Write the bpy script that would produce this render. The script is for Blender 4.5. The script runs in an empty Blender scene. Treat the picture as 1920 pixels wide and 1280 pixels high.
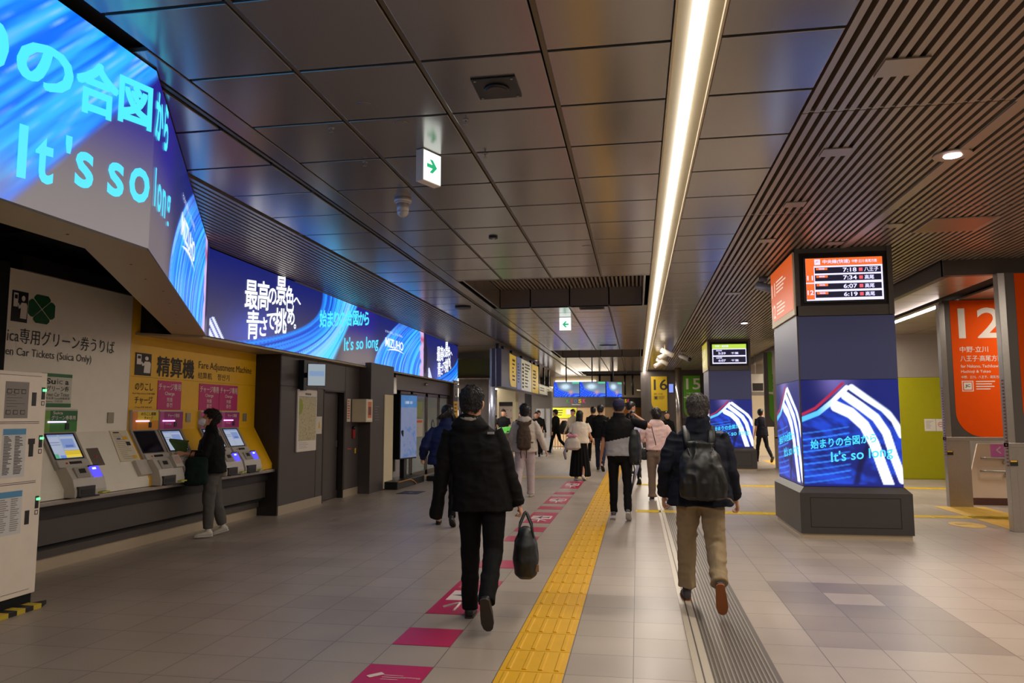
import bpy, bmesh, math, random
from mathutils import Vector, Matrix, noise, Quaternion
import numpy as np
random.seed(7)
SC = bpy.context.scene
COL = SC.collection
PI = math.pi

# ------------------------------------------------------------------ camera
CAMH = 1.52
YAW, PITCH, ROLL, FPX = 0.1652594, 0.0998160, -0.0015242, 1399.15
def cam_axes():
    cy, sy = math.cos(YAW), math.sin(YAW); cp, sp = math.cos(PITCH), math.sin(PITCH)
    f = Vector((-sy * cp, cy * cp, sp)); r = Vector((cy, sy, 0)); u = r.cross(f)
    cr, sr = math.cos(ROLL), math.sin(ROLL)
    return r * cr + u * sr, -r * sr + u * cr, f
_r, _u, _f = cam_axes()
cd = bpy.data.cameras.new('camera'); cam = bpy.data.objects.new('camera', cd); COL.objects.link(cam)
m3 = Matrix((( _r.x, _u.x, -_f.x), (_r.y, _u.y, -_f.y), (_r.z, _u.z, -_f.z)))
cam.matrix_world = Matrix.Translation((0, 0, CAMH)) @ m3.to_4x4()
cd.sensor_width = 36.0; cd.sensor_fit = 'HORIZONTAL'; cd.lens = FPX * 36.0 / 1920.0
cd.clip_start = 0.05; cd.clip_end = 300
cd.dof.use_dof = True; cd.dof.focus_distance = 6.6; cd.dof.aperture_fstop = 6.3
SC.camera = cam

# ------------------------------------------------------------------ world and exposure
w = bpy.data.worlds.new('hall_world'); SC.world = w; w.use_nodes = True
w.node_tree.nodes['Background'].inputs[0].default_value = (1.0, 0.90, 0.80, 1)
w.node_tree.nodes['Background'].inputs[1].default_value = 0.05
vs = SC.view_settings
vs.view_transform = 'Standard'; vs.look = 'None'; vs.exposure = -0.10; vs.gamma = 1.0; vs.use_curve_mapping = False

# ------------------------------------------------------------------ brightness of the lights the hall has
STRIP_E = 6.0        # long white tube in the ceiling
LED_E = 1.25         # advertising screens
DOWN_W = 30.0        # downlights in the slatted ceiling (W)
WARM = (1.0, 0.90, 0.77)

def area_lamp(name, loc, size, power, color=WARM, rot=(0, 0, 0), spread=PI):
    l = bpy.data.lights.new(name, 'AREA'); l.shape = 'RECTANGLE'; l.size, l.size_y = size
    l.energy = power; l.color = color; l.spread = spread
    o = bpy.data.objects.new(name, l); COL.objects.link(o); o.location = loc; o.rotation_euler = rot
    return o

# ------------------------------------------------------------------ materials
_M = {}
def mat(name, col=(0.5, 0.5, 0.5), rough=0.5, metal=0.0, emit=None, e=1.0, var=0.0, scale=8.0, bump=0.0, coat=0.0, alpha=1.0, trans=0.0, spec=None):
    if name in _M: return _M[name]
    m = bpy.data.materials.new(name); m.use_nodes = True; nt = m.node_tree; N = nt.nodes; L = nt.links
    b = N['Principled BSDF']
    c4 = (col[0], col[1], col[2], 1)
    b.inputs['Base Color'].default_value = c4; b.inputs['Roughness'].default_value = rough; b.inputs['Metallic'].default_value = metal
    if spec is not None: b.inputs['Specular IOR Level'].default_value = spec
    if coat: b.inputs['Coat Weight'].default_value = coat; b.inputs['Coat Roughness'].default_value = 0.12
    if trans: b.inputs['Transmission Weight'].default_value = trans; b.inputs['IOR'].default_value = 1.1
    if alpha < 1: b.inputs['Alpha'].default_value = alpha
    if emit:
        b.inputs['Emission Color'].default_value = (emit[0], emit[1], emit[2], 1); b.inputs['Emission Strength'].default_value = e
    tc = N.new('ShaderNodeTexCoord'); nz = N.new('ShaderNodeTexNoise'); nz.inputs['Scale'].default_value = scale; nz.inputs['Detail'].default_value = 4
    L.new(tc.outputs['Object'], nz.inputs['Vector'])
    v = var if var else 0.05
    if not emit:
        mx = N.new('ShaderNodeMix'); mx.data_type = 'RGBA'
        mx.inputs[6].default_value = tuple(x * (1 - v) for x in col) + (1,); mx.inputs[7].default_value = tuple(min(1, x * (1 + v)) for x in col) + (1,)
        L.new(nz.outputs['Fac'], mx.inputs[0]); L.new(mx.outputs[2], b.inputs['Base Color'])
    if bump:
        bp = N.new('ShaderNodeBump'); bp.inputs['Strength'].default_value = bump; bp.inputs['Distance'].default_value = 0.01
        L.new(nz.outputs['Fac'], bp.inputs['Height']); L.new(bp.outputs['Normal'], b.inputs['Normal'])
    _M[name] = m
    return m
def S(r, g, b):  # sRGB 0-255 to linear
    f = lambda c: ((c / 255 + 0.055) / 1.055) ** 2.4 if c > 10 else c / 255 / 12.92
    return (f(r), f(g), f(b))
def glow(name, col, e): return mat(name, (0.02, 0.02, 0.02), 0.4, emit=col, e=e)

# ------------------------------------------------------------------ mesh builder
class B:
    def __init__(s): s.bm = bmesh.new(); s.mats = []
    def mi(s, m):
        if m not in s.mats: s.mats.append(m)
        return s.mats.index(m)
    def _f(s, vs, m, smooth=False):
        try: f = s.bm.faces.new(vs)
        except ValueError: return None
        f.material_index = s.mi(m); f.smooth = smooth
        return f
    def box(s, a, b, m):
        x0, y0, z0 = a; x1, y1, z1 = b
        v = [s.bm.verts.new(p) for p in ((x0, y0, z0), (x1, y0, z0), (x1, y1, z0), (x0, y1, z0), (x0, y0, z1), (x1, y0, z1), (x1, y1, z1), (x0, y1, z1))]
        for q in ((3, 2, 1, 0), (4, 5, 6, 7), (0, 1, 5, 4), (1, 2, 6, 5), (2, 3, 7, 6), (3, 0, 4, 7)): s._f([v[i] for i in q], m)
        return s
    def prism(s, pts, d, m, smooth=False):
        """pts: 3D polygon; d: extrusion vector"""
        d = Vector(d); a = [s.bm.verts.new(p) for p in pts]; b = [s.bm.verts.new(Vector(p) + d) for p in pts]
        n = len(a); s._f(list(reversed(a)), m); s._f(b, m)
        for i in range(n): s._f([a[i], a[(i + 1) % n], b[(i + 1) % n], b[i]], m, smooth)
        return s
    def quad(s, pts, m): s._f([s.bm.verts.new(p) for p in pts], m); return s
    def cyl(s, p0, p1, r, m, n=12, r1=None, cap=True):
        p0 = Vector(p0); p1 = Vector(p1); r1 = r if r1 is None else r1
        ax = (p1 - p0).normalized(); t = Vector((0, 0, 1)) if abs(ax.z) < .9 else Vector((1, 0, 0))
        u = ax.cross(t).normalized(); v = ax.cross(u)
        A = [s.bm.verts.new(p0 + (u * math.cos(2 * PI * i / n) + v * math.sin(2 * PI * i / n)) * r) for i in range(n)]
        C = [s.bm.verts.new(p1 + (u * math.cos(2 * PI * i / n) + v * math.sin(2 * PI * i / n)) * r1) for i in range(n)]
        for i in range(n): s._f([A[i], A[(i + 1) % n], C[(i + 1) % n], C[i]], m, True)
        if cap: s._f(list(reversed(A)), m); s._f(C, m)
        return s
    def tube(s, pts, r, m, n=8):
        pts = [Vector(p) for p in pts]; rings = []
        for i, p in enumerate(pts):
            ax = (pts[min(i + 1, len(pts) - 1)] - pts[max(i - 1, 0)]).normalized()
            t = Vector((0, 0, 1)) if abs(ax.z) < .9 else Vector((1, 0, 0))
            u = ax.cross(t).normalized(); v = ax.cross(u); rr = r[i] if isinstance(r, (list, tuple)) else r
            rings.append([s.bm.verts.new(p + (u * math.cos(2 * PI * k / n) + v * math.sin(2 * PI * k / n)) * rr) for k in range(n)])
        for a, b in zip(rings, rings[1:]):
            for k in range(n): s._f([a[k], a[(k + 1) % n], b[(k + 1) % n], b[k]], m, True)
        s._f(list(reversed(rings[0])), m); s._f(rings[-1], m)
        return s
    def loft(s, secs, m, n=16, smooth=True, ex=2.0):
        """secs: (center, ax, ay) full vectors giving the two half axes; rounded by superellipse exponent ex"""
        rings = []
        for c, ax, ay in secs:
            c = Vector(c); ax = Vector(ax); ay = Vector(ay); ring = []
            for k in range(n):
                a = 2 * PI * k / n; ca, sa = math.cos(a), math.sin(a)
                ring.append(s.bm.verts.new(c + ax * (abs(ca) ** (2 / ex) * (1 if ca >= 0 else -1)) + ay * (abs(sa) ** (2 / ex) * (1 if sa >= 0 else -1))))
            rings.append(ring)
        for a, b in zip(rings, rings[1:]):
            for k in range(n): s._f([a[k], a[(k + 1) % n], b[(k + 1) % n], b[k]], m, smooth)
        s._f(list(reversed(rings[0])), m, smooth); s._f(rings[-1], m, smooth)
        return s
    def ell(s, c, r, m, n=16, rot=None):
        c = Vector(c); g = bmesh.ops.create_uvsphere(s.bm, u_segments=n, v_segments=max(6, n * 2 // 3), radius=1)
        for v in g['verts']:
            p = Vector((v.co.x * r[0], v.co.y * r[1], v.co.z * r[2]))
            if rot is not None: p = rot @ p
            v.co = p + c
        k = s.mi(m)
        for f in {f for v in g['verts'] for f in v.link_faces}: f.material_index = k; f.smooth = True
        return s
    def text(s, body, m, o, x, y, fit=None, size=0.1, bold=0.0, depth=0.0, align='c', warp=None):
        """flat lettering; o = origin (centre or left bottom of the box), x and y unit directions of reading and up"""
        cjk = any(ord(c) > 0x2fff for c in body)
        c = bpy.data.curves.new('t', 'FONT'); c.body = body; c.resolution_u = 3; c.offset = 0 if cjk else bold
        ob = bpy.data.objects.new('t', c); COL.objects.link(ob)
        dg = bpy.context.evaluated_depsgraph_get(); me = bpy.data.meshes.new_from_object(ob.evaluated_get(dg))
        bpy.data.objects.remove(ob)
        co = np.zeros(len(me.vertices) * 3); me.vertices.foreach_get('co', co); co = co.reshape(-1, 3)
        if not len(co): return s
        lo = co.min(0); hi = co.max(0); sz = np.maximum(hi - lo, 1e-6)
        if fit: kx = fit[0] / sz[0]; ky = fit[1] / sz[1] if len(fit) > 1 and fit[1] else kx
        else: kx = ky = size
        x = Vector(x); y = Vector(y); o = Vector(o); mid = (lo + hi) / 2
        d = bold * 1.0; nrm = x.cross(y); lay = ((-d, -d), (d, -d), (d, d), (-d, d)) if cjk and bold > .004 else ((0, 0),)
        if cjk and bold >= .02: lay = lay + ((0, 0), (-d, 0), (d, 0), (0, -d), (0, d))
        for li, (dx, dy) in enumerate(lay):
            vs = []
            for p in co:
                if align == 'c': a, b = (p[0] - mid[0] + dx) * kx, (p[1] - mid[1] + dy) * ky
                else: a, b = (p[0] - lo[0] + dx) * kx, (p[1] - lo[1] + dy) * ky
                vs.append(s.bm.verts.new(warp(a, b) if warp else o + x * a + y * b + nrm * (.0003 * li)))
            for poly in me.polygons: s._f([vs[i] for i in poly.vertices], m)
        bpy.data.meshes.remove(me)
        return s
    def bars(s, o, x, y, wdt, hgt, rows, m, nrm, fill=0.9, seed=1, th=0.35):
        """rows of unreadable small print drawn as thin lines"""
        rr = random.Random(seed); o = Vector(o); x = Vector(x); y = Vector(y); e = Vector(nrm) * 0.0015
        for i in range(rows):
            yy = hgt * (i + 0.5) / rows; l = wdt * fill * rr.uniform(0.45, 1.0); h = hgt / rows * th
            p = o + y * yy + e
            s.quad([p, p + x * l, p + x * l + y * h, p + y * h], m)
        return s
    def build(s, name, parent=None, label=None, cat=None, group=None, kind=None, bevel=0.0, loc=None, rotz=None, recalc=True):
        if recalc: bmesh.ops.recalc_face_normals(s.bm, faces=[f for f in s.bm.faces if len(f.verts) > 0])
        me = bpy.data.meshes.new(name); s.bm.to_mesh(me); s.bm.free()
        for m in s.mats: me.materials.append(m)
        ob = bpy.data.objects.new(name, me); COL.objects.link(ob)
        if bevel:
            bv = ob.modifiers.new('bevel', 'BEVEL'); bv.width = bevel; bv.segments = 2; bv.limit_method = 'ANGLE'; bv.angle_limit = 0.7
        if parent is not None: ob.parent = parent
        if loc is not None: ob.location = loc
        if rotz is not None: ob.rotation_euler = (0, 0, rotz)
        return tag(ob, label, cat, group, kind)
def tag(o, label=None, cat=None, group=None, kind=None):
    if label: o['label'] = label
    if cat: o['category'] = cat
    if group: o['group'] = group
    if kind: o['kind'] = kind
    return o
def thing(name, label, cat, loc=(0, 0, 0), rotz=0, group=None):
    o = bpy.data.objects.new(name, None); COL.objects.link(o); o.location = loc; o.rotation_euler = (0, 0, rotz); o.empty_display_size = 0.1
    return tag(o, label, cat, group)
def copy_tree(o, loc=None, label=None, rotz=None):
    def rec(a, par):
        c = a.copy(); COL.objects.link(c)
        if par is not None: c.parent = par
        for ch in list(a.children): rec(ch, c)
        return c
    c = rec(o, None)
    if loc is not None: c.location = loc
    if rotz is not None: c.rotation_euler = (0, 0, rotz)
    if label: c['label'] = label
    return c
X, Y, Z = Vector((1, 0, 0)), Vector((0, 1, 0)), Vector((0, 0, 1))

# common materials
m_dark = mat('charcoal_wall_panel', S(88, 80, 76), 0.42, 0.35, var=0.06, scale=2)
m_dark2 = mat('dark_metal_trim', S(52, 48, 47), 0.4, 0.4)
m_black = mat('black_plastic', (0.012, 0.012, 0.013), 0.4)
m_void = mat('unlit_black', (0.006, 0.006, 0.006), 0.9)
m_steel = mat('brushed_steel', S(176, 170, 164), 0.3, 0.9, var=0.08, scale=30)
m_white = mat('white_paint', S(214, 204, 190), 0.45)
m_cream = mat('cream_wall', S(226, 212, 176), 0.6)
m_paper = mat('paper', S(222, 214, 200), 0.7)
m_ink = mat('dark_ink', S(46, 40, 38), 0.6)
m_grey = mat('grey_plastic', S(165, 158, 148), 0.45)
m_lgrey = mat('light_grey_plastic', S(196, 188, 176), 0.42)
m_ceil = mat('metal_ceiling_panel', S(166, 160, 155), 0.20, 0.72, var=0.04, scale=1.2)
m_slat = mat('ceiling_slat_metal', S(172, 158, 142), 0.36, 0.5, var=0.05, scale=3)
m_rail = mat('ceiling_rail', S(112, 100, 78), 0.4, 0.5)
m_glass = mat('door_glass', (0.75, 0.85, 0.85), 0.05, alpha=0.35, spec=0.8)
m_yellow = mat('yellow_panel', S(238, 182, 6), 0.45)
m_orange = mat('orange_banner', S(240, 84, 0), 0.75, spec=.15)
m_green = mat('green_banner', S(92, 168, 20), 0.5)
m_lime = mat('lime_door_paint', S(164, 160, 8), 0.55, spec=.3)
m_ybanner = mat('mustard_banner', S(214, 178, 14), 0.5)
m_magenta = mat('magenta_panel', S(196, 24, 110), 0.45)
m_dgreen = mat('deep_green_panel', S(24, 108, 48), 0.45)
m_whiteprint = mat('white_print', S(236, 226, 214), 0.5)
m_skin = mat('skin', S(206, 150, 118), 0.5, var=0.05)
m_hair = mat('black_hair', (0.010, 0.008, 0.007), 0.45, var=0.3, scale=60)

# ================================================================== THE SETTING
H = 3.68
# ---- floor
def floor_material():
    m = bpy.data.materials.new('floor_tile'); m.use_nodes = True; nt = m.node_tree; N = nt.nodes; L = nt.links
    b = N['Principled BSDF']; tc = N.new('ShaderNodeTexCoord'); sp = N.new('ShaderNodeSeparateXYZ'); L.new(tc.outputs['Object'], sp.inputs[0])
    def mth(op, a, bb=None, c=None):
        n = N.new('ShaderNodeMath'); n.operation = op
        for i, v in enumerate((a, bb, c)):
            if v is None: continue
            if isinstance(v, (int, float)): n.inputs[i].default_value = v
            else: L.new(v, n.inputs[i])
        return n.outputs[0]
    def cell(o, off):
        t = mth('DIVIDE', mth('SUBTRACT', o, off), 0.4); fl = mth('FLOOR', t); fr = mth('SUBTRACT', t, fl)
        d = mth('MINIMUM', fr, mth('SUBTRACT', 1.0, fr)); return fl, mth('LESS_THAN', d, 0.0065)
    fx, gx = cell(sp.outputs[0], -0.05); fy, gy = cell(sp.outputs[1], 0.18)
    g = mth('MAXIMUM', gx, gy)
    cv = N.new('ShaderNodeCombineXYZ'); L.new(fx, cv.inputs[0]); L.new(fy, cv.inputs[1])
    wn = N.new('ShaderNodeTexWhiteNoise'); wn.noise_dimensions = '2D'; L.new(cv.outputs[0], wn.inputs['Vector'])
    nz = N.new('ShaderNodeTexNoise'); nz.inputs['Scale'].default_value = 220; nz.inputs['Detail'].default_value = 2; L.new(tc.outputs['Object'], nz.inputs['Vector'])
    nw = N.new('ShaderNodeTexNoise'); nw.inputs['Scale'].default_value = 0.9; nw.inputs['Detail'].default_value = 5; L.new(tc.outputs['Object'], nw.inputs['Vector'])
    # a patch of darker tiles with a lighter middle, set into the floor on the right
    def inside(o, a, c): return mth('MULTIPLY', mth('GREATER_THAN', o, a), mth('LESS_THAN', o, c))
    p1 = mth('MULTIPLY', inside(sp.outputs[0], 1.15, 2.35), inside(sp.outputs[1], 5.38, 7.38))
    p2 = mth('MULTIPLY', inside(sp.outputs[0], 1.55, 1.95), inside(sp.outputs[1], 6.58, 6.98))
    patch = mth('SUBTRACT', p1, p2)
    val = mth('ADD', mth('MULTIPLY', wn.outputs['Value'], 0.10), mth('ADD', mth('MULTIPLY', nz.outputs['Fac'], 0.28), mth('MULTIPLY', nw.outputs['Fac'], 0.55)))
    val = mth('SUBTRACT', val, mth('MULTIPLY', patch, 0.26))
    cr = N.new('ShaderNodeValToRGB'); e = cr.color_ramp.elements
    e[0].position = 0.0; e[0].color = S(116, 104, 94) + (1,); e[1].position = 0.9; e[1].color = S(196, 180, 164) + (1,)
    L.new(val, cr.inputs[0])
    mx = N.new('ShaderNodeMix'); mx.data_type = 'RGBA'; L.new(g, mx.inputs[0]); L.new(cr.outputs[0], mx.inputs[6]); mx.inputs[7].default_value = S(92, 82, 74) + (1,)
    L.new(mx.outputs[2], b.inputs['Base Color'])
    rg = mth('ADD', 0.30, mth('MULTIPLY', nw.outputs['Fac'], 0.16)); L.new(rg, b.inputs['Roughness'])
    bp = N.new('ShaderNodeBump'); bp.inputs['Strength'].default_value = 0.25; bp.inputs['Distance'].default_value = 0.003; bp.invert = True
    L.new(g, bp.inputs['Height']); L.new(bp.outputs[0], b.inputs['Normal'])
    return m
m_floor = floor_material()
B().box((-24, -4, -0.2), (12, 60, 0), m_floor).build('floor', label='beige square floor tiles with fine dark joints', kind='structure')

# ---- tactile paving, gutter, cross lines
m_tac = mat('tactile_yellow', S(222, 166, 0), 0.45, var=0.10, scale=5)
m_tac3 = mat('tactile_cross_yellow', S(224, 190, 30), 0.5, var=0.08, scale=6)
m_tac2 = mat('tactile_yellow_pale', S(214, 172, 70), 0.5, var=0.08, scale=6)
b = B(); rows = [0.18 + 0.4 * k for k in range(5, 92)]
for y in rows:
    b.box((-0.845, y + 0.003, 0.0), (-0.455, y + 0.397, 0.004), m_tac)
    for i in range(4):
        x = -0.845 + 0.39 * (i + 0.5) / 4
        b.prism([(x - 0.017, y + 0.03, 0.004), (x + 0.017, y + 0.03, 0.004), (x + 0.009, y + 0.03, 0.0095), (x - 0.009, y + 0.03, 0.0095)], (0, 0.34, 0), m_tac)
b.build('floor_tactile_strip', label='yellow ribbed tactile strip running down the hall', kind='structure')
b = B()
for y0 in (12.18, 16.9):
    for x in [-3.25 + 0.4 * k for k in range(2 if y0 > 15 else 7, 38)]:
        if x < -0.2: continue
        if -0.9 < x < -0.4: continue
        b.box((x + .003, y0 + 0.05, 0), (x + .397, y0 + .35, 0.004), m_tac3)
        for i in range(3): b.box((x + .02, y0 + 0.09 + i * .1, 0.004), (x + .38, y0 + 0.12 + i * .1, 0.008), m_tac3)
for x in [-9.6 + .4 * k for k in range(0, 21)]: b.box((x + .003, 18.6, 0), (x + .397, 18.95, 0.004), m_tac2)
b.build('floor_tactile_cross', label='yellow tactile lines crossing the floor', kind='structure')
b = B(); m_gut = mat('expansion_joint_metal', S(164, 154, 142), 0.4, 0.5); m_gutl = mat('joint_pale_edge', S(200, 188, 170), 0.4, 0.2)
b.box((0.31, -1, 0), (0.352, 16.5, 0.004), m_gutl); b.box((0.362, -1, 0), (0.408, 16.5, 0.005), m_gutl)
x = 0.42
while x < 0.78:
    b.box((x, -1, 0), (x + .011, 16.5, 0.0055), m_gut); x += 0.026
b.box((0.352, -1, 0), (0.8, 16.5, 0.0015), mat('joint_groove', S(108, 100, 92), .5, .3))
b.build('floor_grooved_strip', label='grooved metal expansion joint strip in the floor', kind='structure')

# ---- ceiling panels
def joints(y0, y1):
    k = math.floor((y0 - 5.03) / 0.805); out = []
    while 5.03 + .805 * k < y1: out.append(5.03 + .805 * k); k += 1
    return out
cols = [(-2.81, -2.10), (-2.06, -1.31), (-1.27, -0.53), (-0.49, 0.232), (0.518, 1.19)]
recess = [(11.55, 14.72), (24.5, 27.6), (36.2, 39.2)]
b = B(); bb = B()
for y in joints(-3, 44):
    if y < -3: continue
    ya, yb = y + 0.015, y + .805 - 0.015
    hit = [r for r in recess if ya < r[1] and yb > r[0]]
    for (xa, xb) in cols:
        segs = [(ya, yb)]
        if hit and xb < 0.4:
            r = hit[0]; segs = []
            if ya < r[0] - .05: segs.append((ya, r[0]))
            if yb > r[1] + .05: segs.append((r[1], yb))
        for s0, s1 in segs: b.box((xa, s0, H), (xb, s1, H + .025), m_ceil)
    xl0 = -6.4 if y < 5.0 else -3.9
    if y < 3.7: pass
    elif y < 5.0:
        b.box((xl0, ya, H), (-3.08, yb, H + .025), m_ceil)
    else:
        b.box((-3.9, ya, H), (-3.08, yb, H + .025), m_ceil)
# plain continuous strip beside the left rail
b.box((-2.99, 3.82, H - .002), (-2.825, 44, H + .03), m_ceil)
b.build('ceiling_panels', label='grey metal ceiling panels with dark joints', kind='structure', bevel=0.004)
bb = B()
for x in (-3.04, -2.08, -1.29, -0.51):
    for y0, y1 in ((-3, 11.55), (14.72, 24.5), (27.6, 36.2), (39.2, 44)):
        if x == -3.04: y0, y1 = (3.82, 44)
        bb.box((x - .010, y0, H + .006), (x + .020, y1, H + .03), m_rail)
        if x == -3.04: break
bb.build('ceiling_rails', label='dull brass rails between the ceiling panels', kind='structure')
bb = B().box((-7, -4, 4.55), (12, 46, 4.65), m_void)
bb.box((-7, -4, H + 0.06), (-2.9, 11.4, H + .08), m_void); bb.box((-2.9, -4, H + .06), (.2, 11.5, H + .08), m_void); bb.box((-2.7, 14.8, H + .06), (.2, 24.4, H + .08), m_void)
bb.box((-2.7, 27.7, H + .06), (.2, 36.1, H + .08), m_void); bb.box((.55, -4, H + .06), (1.2, 44, H + .08), m_void); bb.box((-5.4, 11.4, H + .06), (-2.9, 44, H + .08), m_void)
bb.box((1.2, -4, H + .12), (9, 44, H + .14), m_void)
bb.build('ceiling_void', label='dark void above the ceiling panels', kind='structure')
# recesses
for ri, (r0, r1) in enumerate(recess):
    rb = B(); zt = 4.12
    seams = [-2.70, -2.08, -1.29, -0.51, 0.14]
    for xa, xb in zip(seams, seams[1:]): rb.box((xa + .012, r1, H), (xb - .012, r1 + .03, zt), m_ceil); rb.box((xa + .012, r0 - .03, H), (xb - .012, r0, zt), m_ceil)
    k = r0
    while k < r1 - .1: rb.box((-2.73, k + .01, H), (-2.70, min(k + .79, r1), zt), m_ceil); rb.box((.14, k + .01, H), (.17, min(k + .79, r1), zt), m_ceil); k += .8
    rb.box((-2.73, r0 - .05, zt), (.17, r1 + .05, zt + .03), m_void)
    if ri < 2:
        x = -2.68
        while x < .12: rb.box((x, r0, zt - .06), (x + .035, r1, zt), m_slat); x += .075
    rb.build('ceiling_recess', label=['slatted recess in the ceiling, first down the hall', 'slatted recess in the ceiling, second down the hall', 'dark recess in the ceiling before the kiosk'][ri], kind='structure')
# slats on the right and on the left
def slats(x0, x1, y0, y1, z, name, label, pitch=0.078, wd=0.042, skip=()):
    sb = B(); x = x0
    while x < x1 - .01:
        ys = y0
        for ye in [yy for yy in np.arange(5.45 - 5.6 * 2, y1, 2.8) if yy > y0] + [y1]:
            sb.box((x, ys + .006, z), (x + wd, ye - .006, z + .075), m_slat); ys = ye
        x += pitch
    for yy in np.arange(5.45 - 5.6, y1, 2.8):
        if yy > y0: sb.box((x0, yy - .008, z + .012), (x1, yy + .008, z + .03), m_slat)
    sb.build(name, label=label, kind='structure')
slats(1.21, 4.24, -2.5, 44, H, 'ceiling_slats', 'beige slatted ceiling right of the long light')
slats(4.24, 8.6, -2.5, 11.15, H, 'ceiling_slats', 'beige slatted ceiling over the ticket passage')
slats(-5.36, -3.93, 5.9, 22.3, H, 'ceiling_slats', 'dark slatted ceiling above the wall screen', pitch=0.075)
slats(-6.6, -3.93, 22.4, 43, H, 'ceiling_slats', 'slatted ceiling beyond the wall screen', pitch=0.075)
# bright edge band and fascia of the slatted field on the right
fb = B(); m_fascia = mat('fascia_metal', S(96, 88, 84), 0.4, 0.5)
fb.box((4.26, 11.17, 3.46), (4.36, 44, 3.70), m_fascia); fb.box((4.26, 11.12, 3.46), (8.6, 11.22, 3.70), m_fascia)
fb.build('trim_beam', label='dark fascia beam around the slatted ceiling', kind='structure')
rb = B(); m_ceil2 = mat('side_ceiling_panel', S(176, 160, 136), 0.3, 0.45)
for y in joints(11.0, 44):
    for xa, xb in ((4.38, 5.1), (5.5, 6.6), (6.62, 7.7), (7.72, 8.6)):
        rb.box((xa, max(y, 11.24) + .008, 3.50), (xb, y + .797, 3.53), m_ceil2)
rb.box((4.3, 11.2, 3.56), (8.7, 44, 3.58), m_void)
rb.build('ceiling_side_panels', label='pale ceiling panels over the platform stairs', kind='structure')

# ---- long light
tb = B(); m_cove = mat('light_housing', S(226, 208, 170), 0.45); m_ch = mat('light_channel', S(150, 136, 106), 0.5)
tb.box((0.238, -3, H - .012), (0.252, 39.6, H + .05), m_cove); tb.box((0.498, -3, H - .012), (0.512, 39.6, H + .05), m_cove); tb.prism([(0.25, -3, H + .02), (0.33, -3, H + .035), (0.33, -3, H + .05), (0.25, -3, H + .05)], (0, 42.6, 0), m_ch); tb.prism([(0.50, -3, H + .02), (0.42, -3, H + .035), (0.42, -3, H + .05), (0.50, -3, H + .05)], (0, 42.6, 0), m_ch); tb.box((0.25, -3, H + .05), (.50, 39.6, H + .06), m_cove)
hs = thing('ceiling_strip_light', 'long white tube light in a cream ceiling channel', 'ceiling light', (0, 0, 0))
tb.build('housing', parent=hs)
tb = B(); m_tube = glow('tube_light', (1.0, 0.95, 0.92), STRIP_E)
for k in range(28): tb.box((0.342, -3 + 1.52 * k, H - .006), (.408, -3 + 1.52 * k + 1.512, H + .04), m_tube)
tb.build('light_tube', parent=hs)
# lamp inside the channel throwing light down the hall
for k in range(6): area_lamp('strip_lamp', (0.375, 1.0 + 6.6 * k, H - .012), (0.12, 6.4), 96, (1.0, 0.91, 0.79))

# tubes over the stairs on the right
for (xx, y0, y1, lb) in ((5.3, 13.9, 16.6, 'thin white tube light over the stairs before the lime door'), (5.3, 17.6, 20.3, 'thin white tube light beyond the first stairs'), (6.9, 24, 29, 'white tube light over the far stairs')):
    t = thing('tube_light', lb, 'ceiling light', (xx, y0, 3.43))
    B().box((-.045, 0, 0.03), (.045, y1 - y0, .07), m_cove).build('fixture', parent=t)
    B().cyl((0, .03, .015), (0, y1 - y0 - .03, .015), .024, glow('stair_tube', (1.0, .86, .86), 22), 10).build('tube', parent=t)
    area_lamp('tube_lamp', (xx, (y0 + y1) / 2, 3.38), (.1, y1 - y0), 80, (1, .91, .8))

# ---- left wall beyond the ticket machines (plane X = -5.5)
WL = -5.5
wb = B()
wb.box((-5.75, 10.95, 0.14), (WL, 12.58, 2.6), m_dark); wb.box((-5.75, 12.58, 2.0), (WL, 13.56, 2.6), m_dark); wb.box((-5.75, 13.56, 0.14), (WL, 14.3, 2.6), m_dark)
wb.box((-5.75, 10.95, 2.0), (WL + .006, 12.58, 2.012), m_dark2); wb.box((WL, 12.30, .14), (WL + .003, 12.312, 2.6), m_dark2); wb.box((WL, 13.58, .14), (WL + .003, 13.592, 2.6), m_dark2)
wb.box((-5.75, 14.3, 0.0), (-5.25, 15.72, 2.6), m_dark)
wb.box((-5.75, 12.60, .0), (-5.69, 13.54, 2.0), m_dark2)
wb.build('wall_left', label='charcoal metal wall panels below the long screen', kind='structure')
bs = B(); m_base = mat('skirting_metal', S(186, 170, 146), 0.4, 0.4)
bs.box((-5.74, 10.96, 0), (WL + .006, 12.58, .14), m_base); bs.box((-5.74, 13.56, 0), (WL + .006, 14.3, .14), m_base)
bs.build('baseboard_left', label='dull metal baseboard under the charcoal wall', kind='structure')
db = thing('door_1', 'flush charcoal metal door in a recess by the station map', 'door', (-5.62, 12.62, 0)); db['kind'] = 'structure'
B().box((-.05, 0, 0.01), (0, .9, 1.97), m_dark).build('door_leaf', parent=db, bevel=.003)
B().box((0, .80, .95), (.03, .84, 1.07), m_steel).build('door_handle', parent=db)
B().box((-5.60, 12.58, 0), (-5.495, 12.62, 2.0), m_dark2).box((-5.60, 13.52, 0), (-5.495, 13.56, 2.0), m_dark2).box((-5.6, 12.58, 1.97), (-5.495, 13.56, 2.0), m_dark2).build('trim_1', label='dark frame around the flush door', kind='structure')
B().box((-5.25, 15.10, .02), (-5.235, 15.66, 1.98), m_cream).build('door_2', label='narrow cream service door on the wall pier', kind='structure')
B().box((-5.8, 15.72, 2.6), (-5.42, 22.3, 2.5), m_dark2).build('trim_2', label='lintel above the glass doors', kind='structure')
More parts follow.
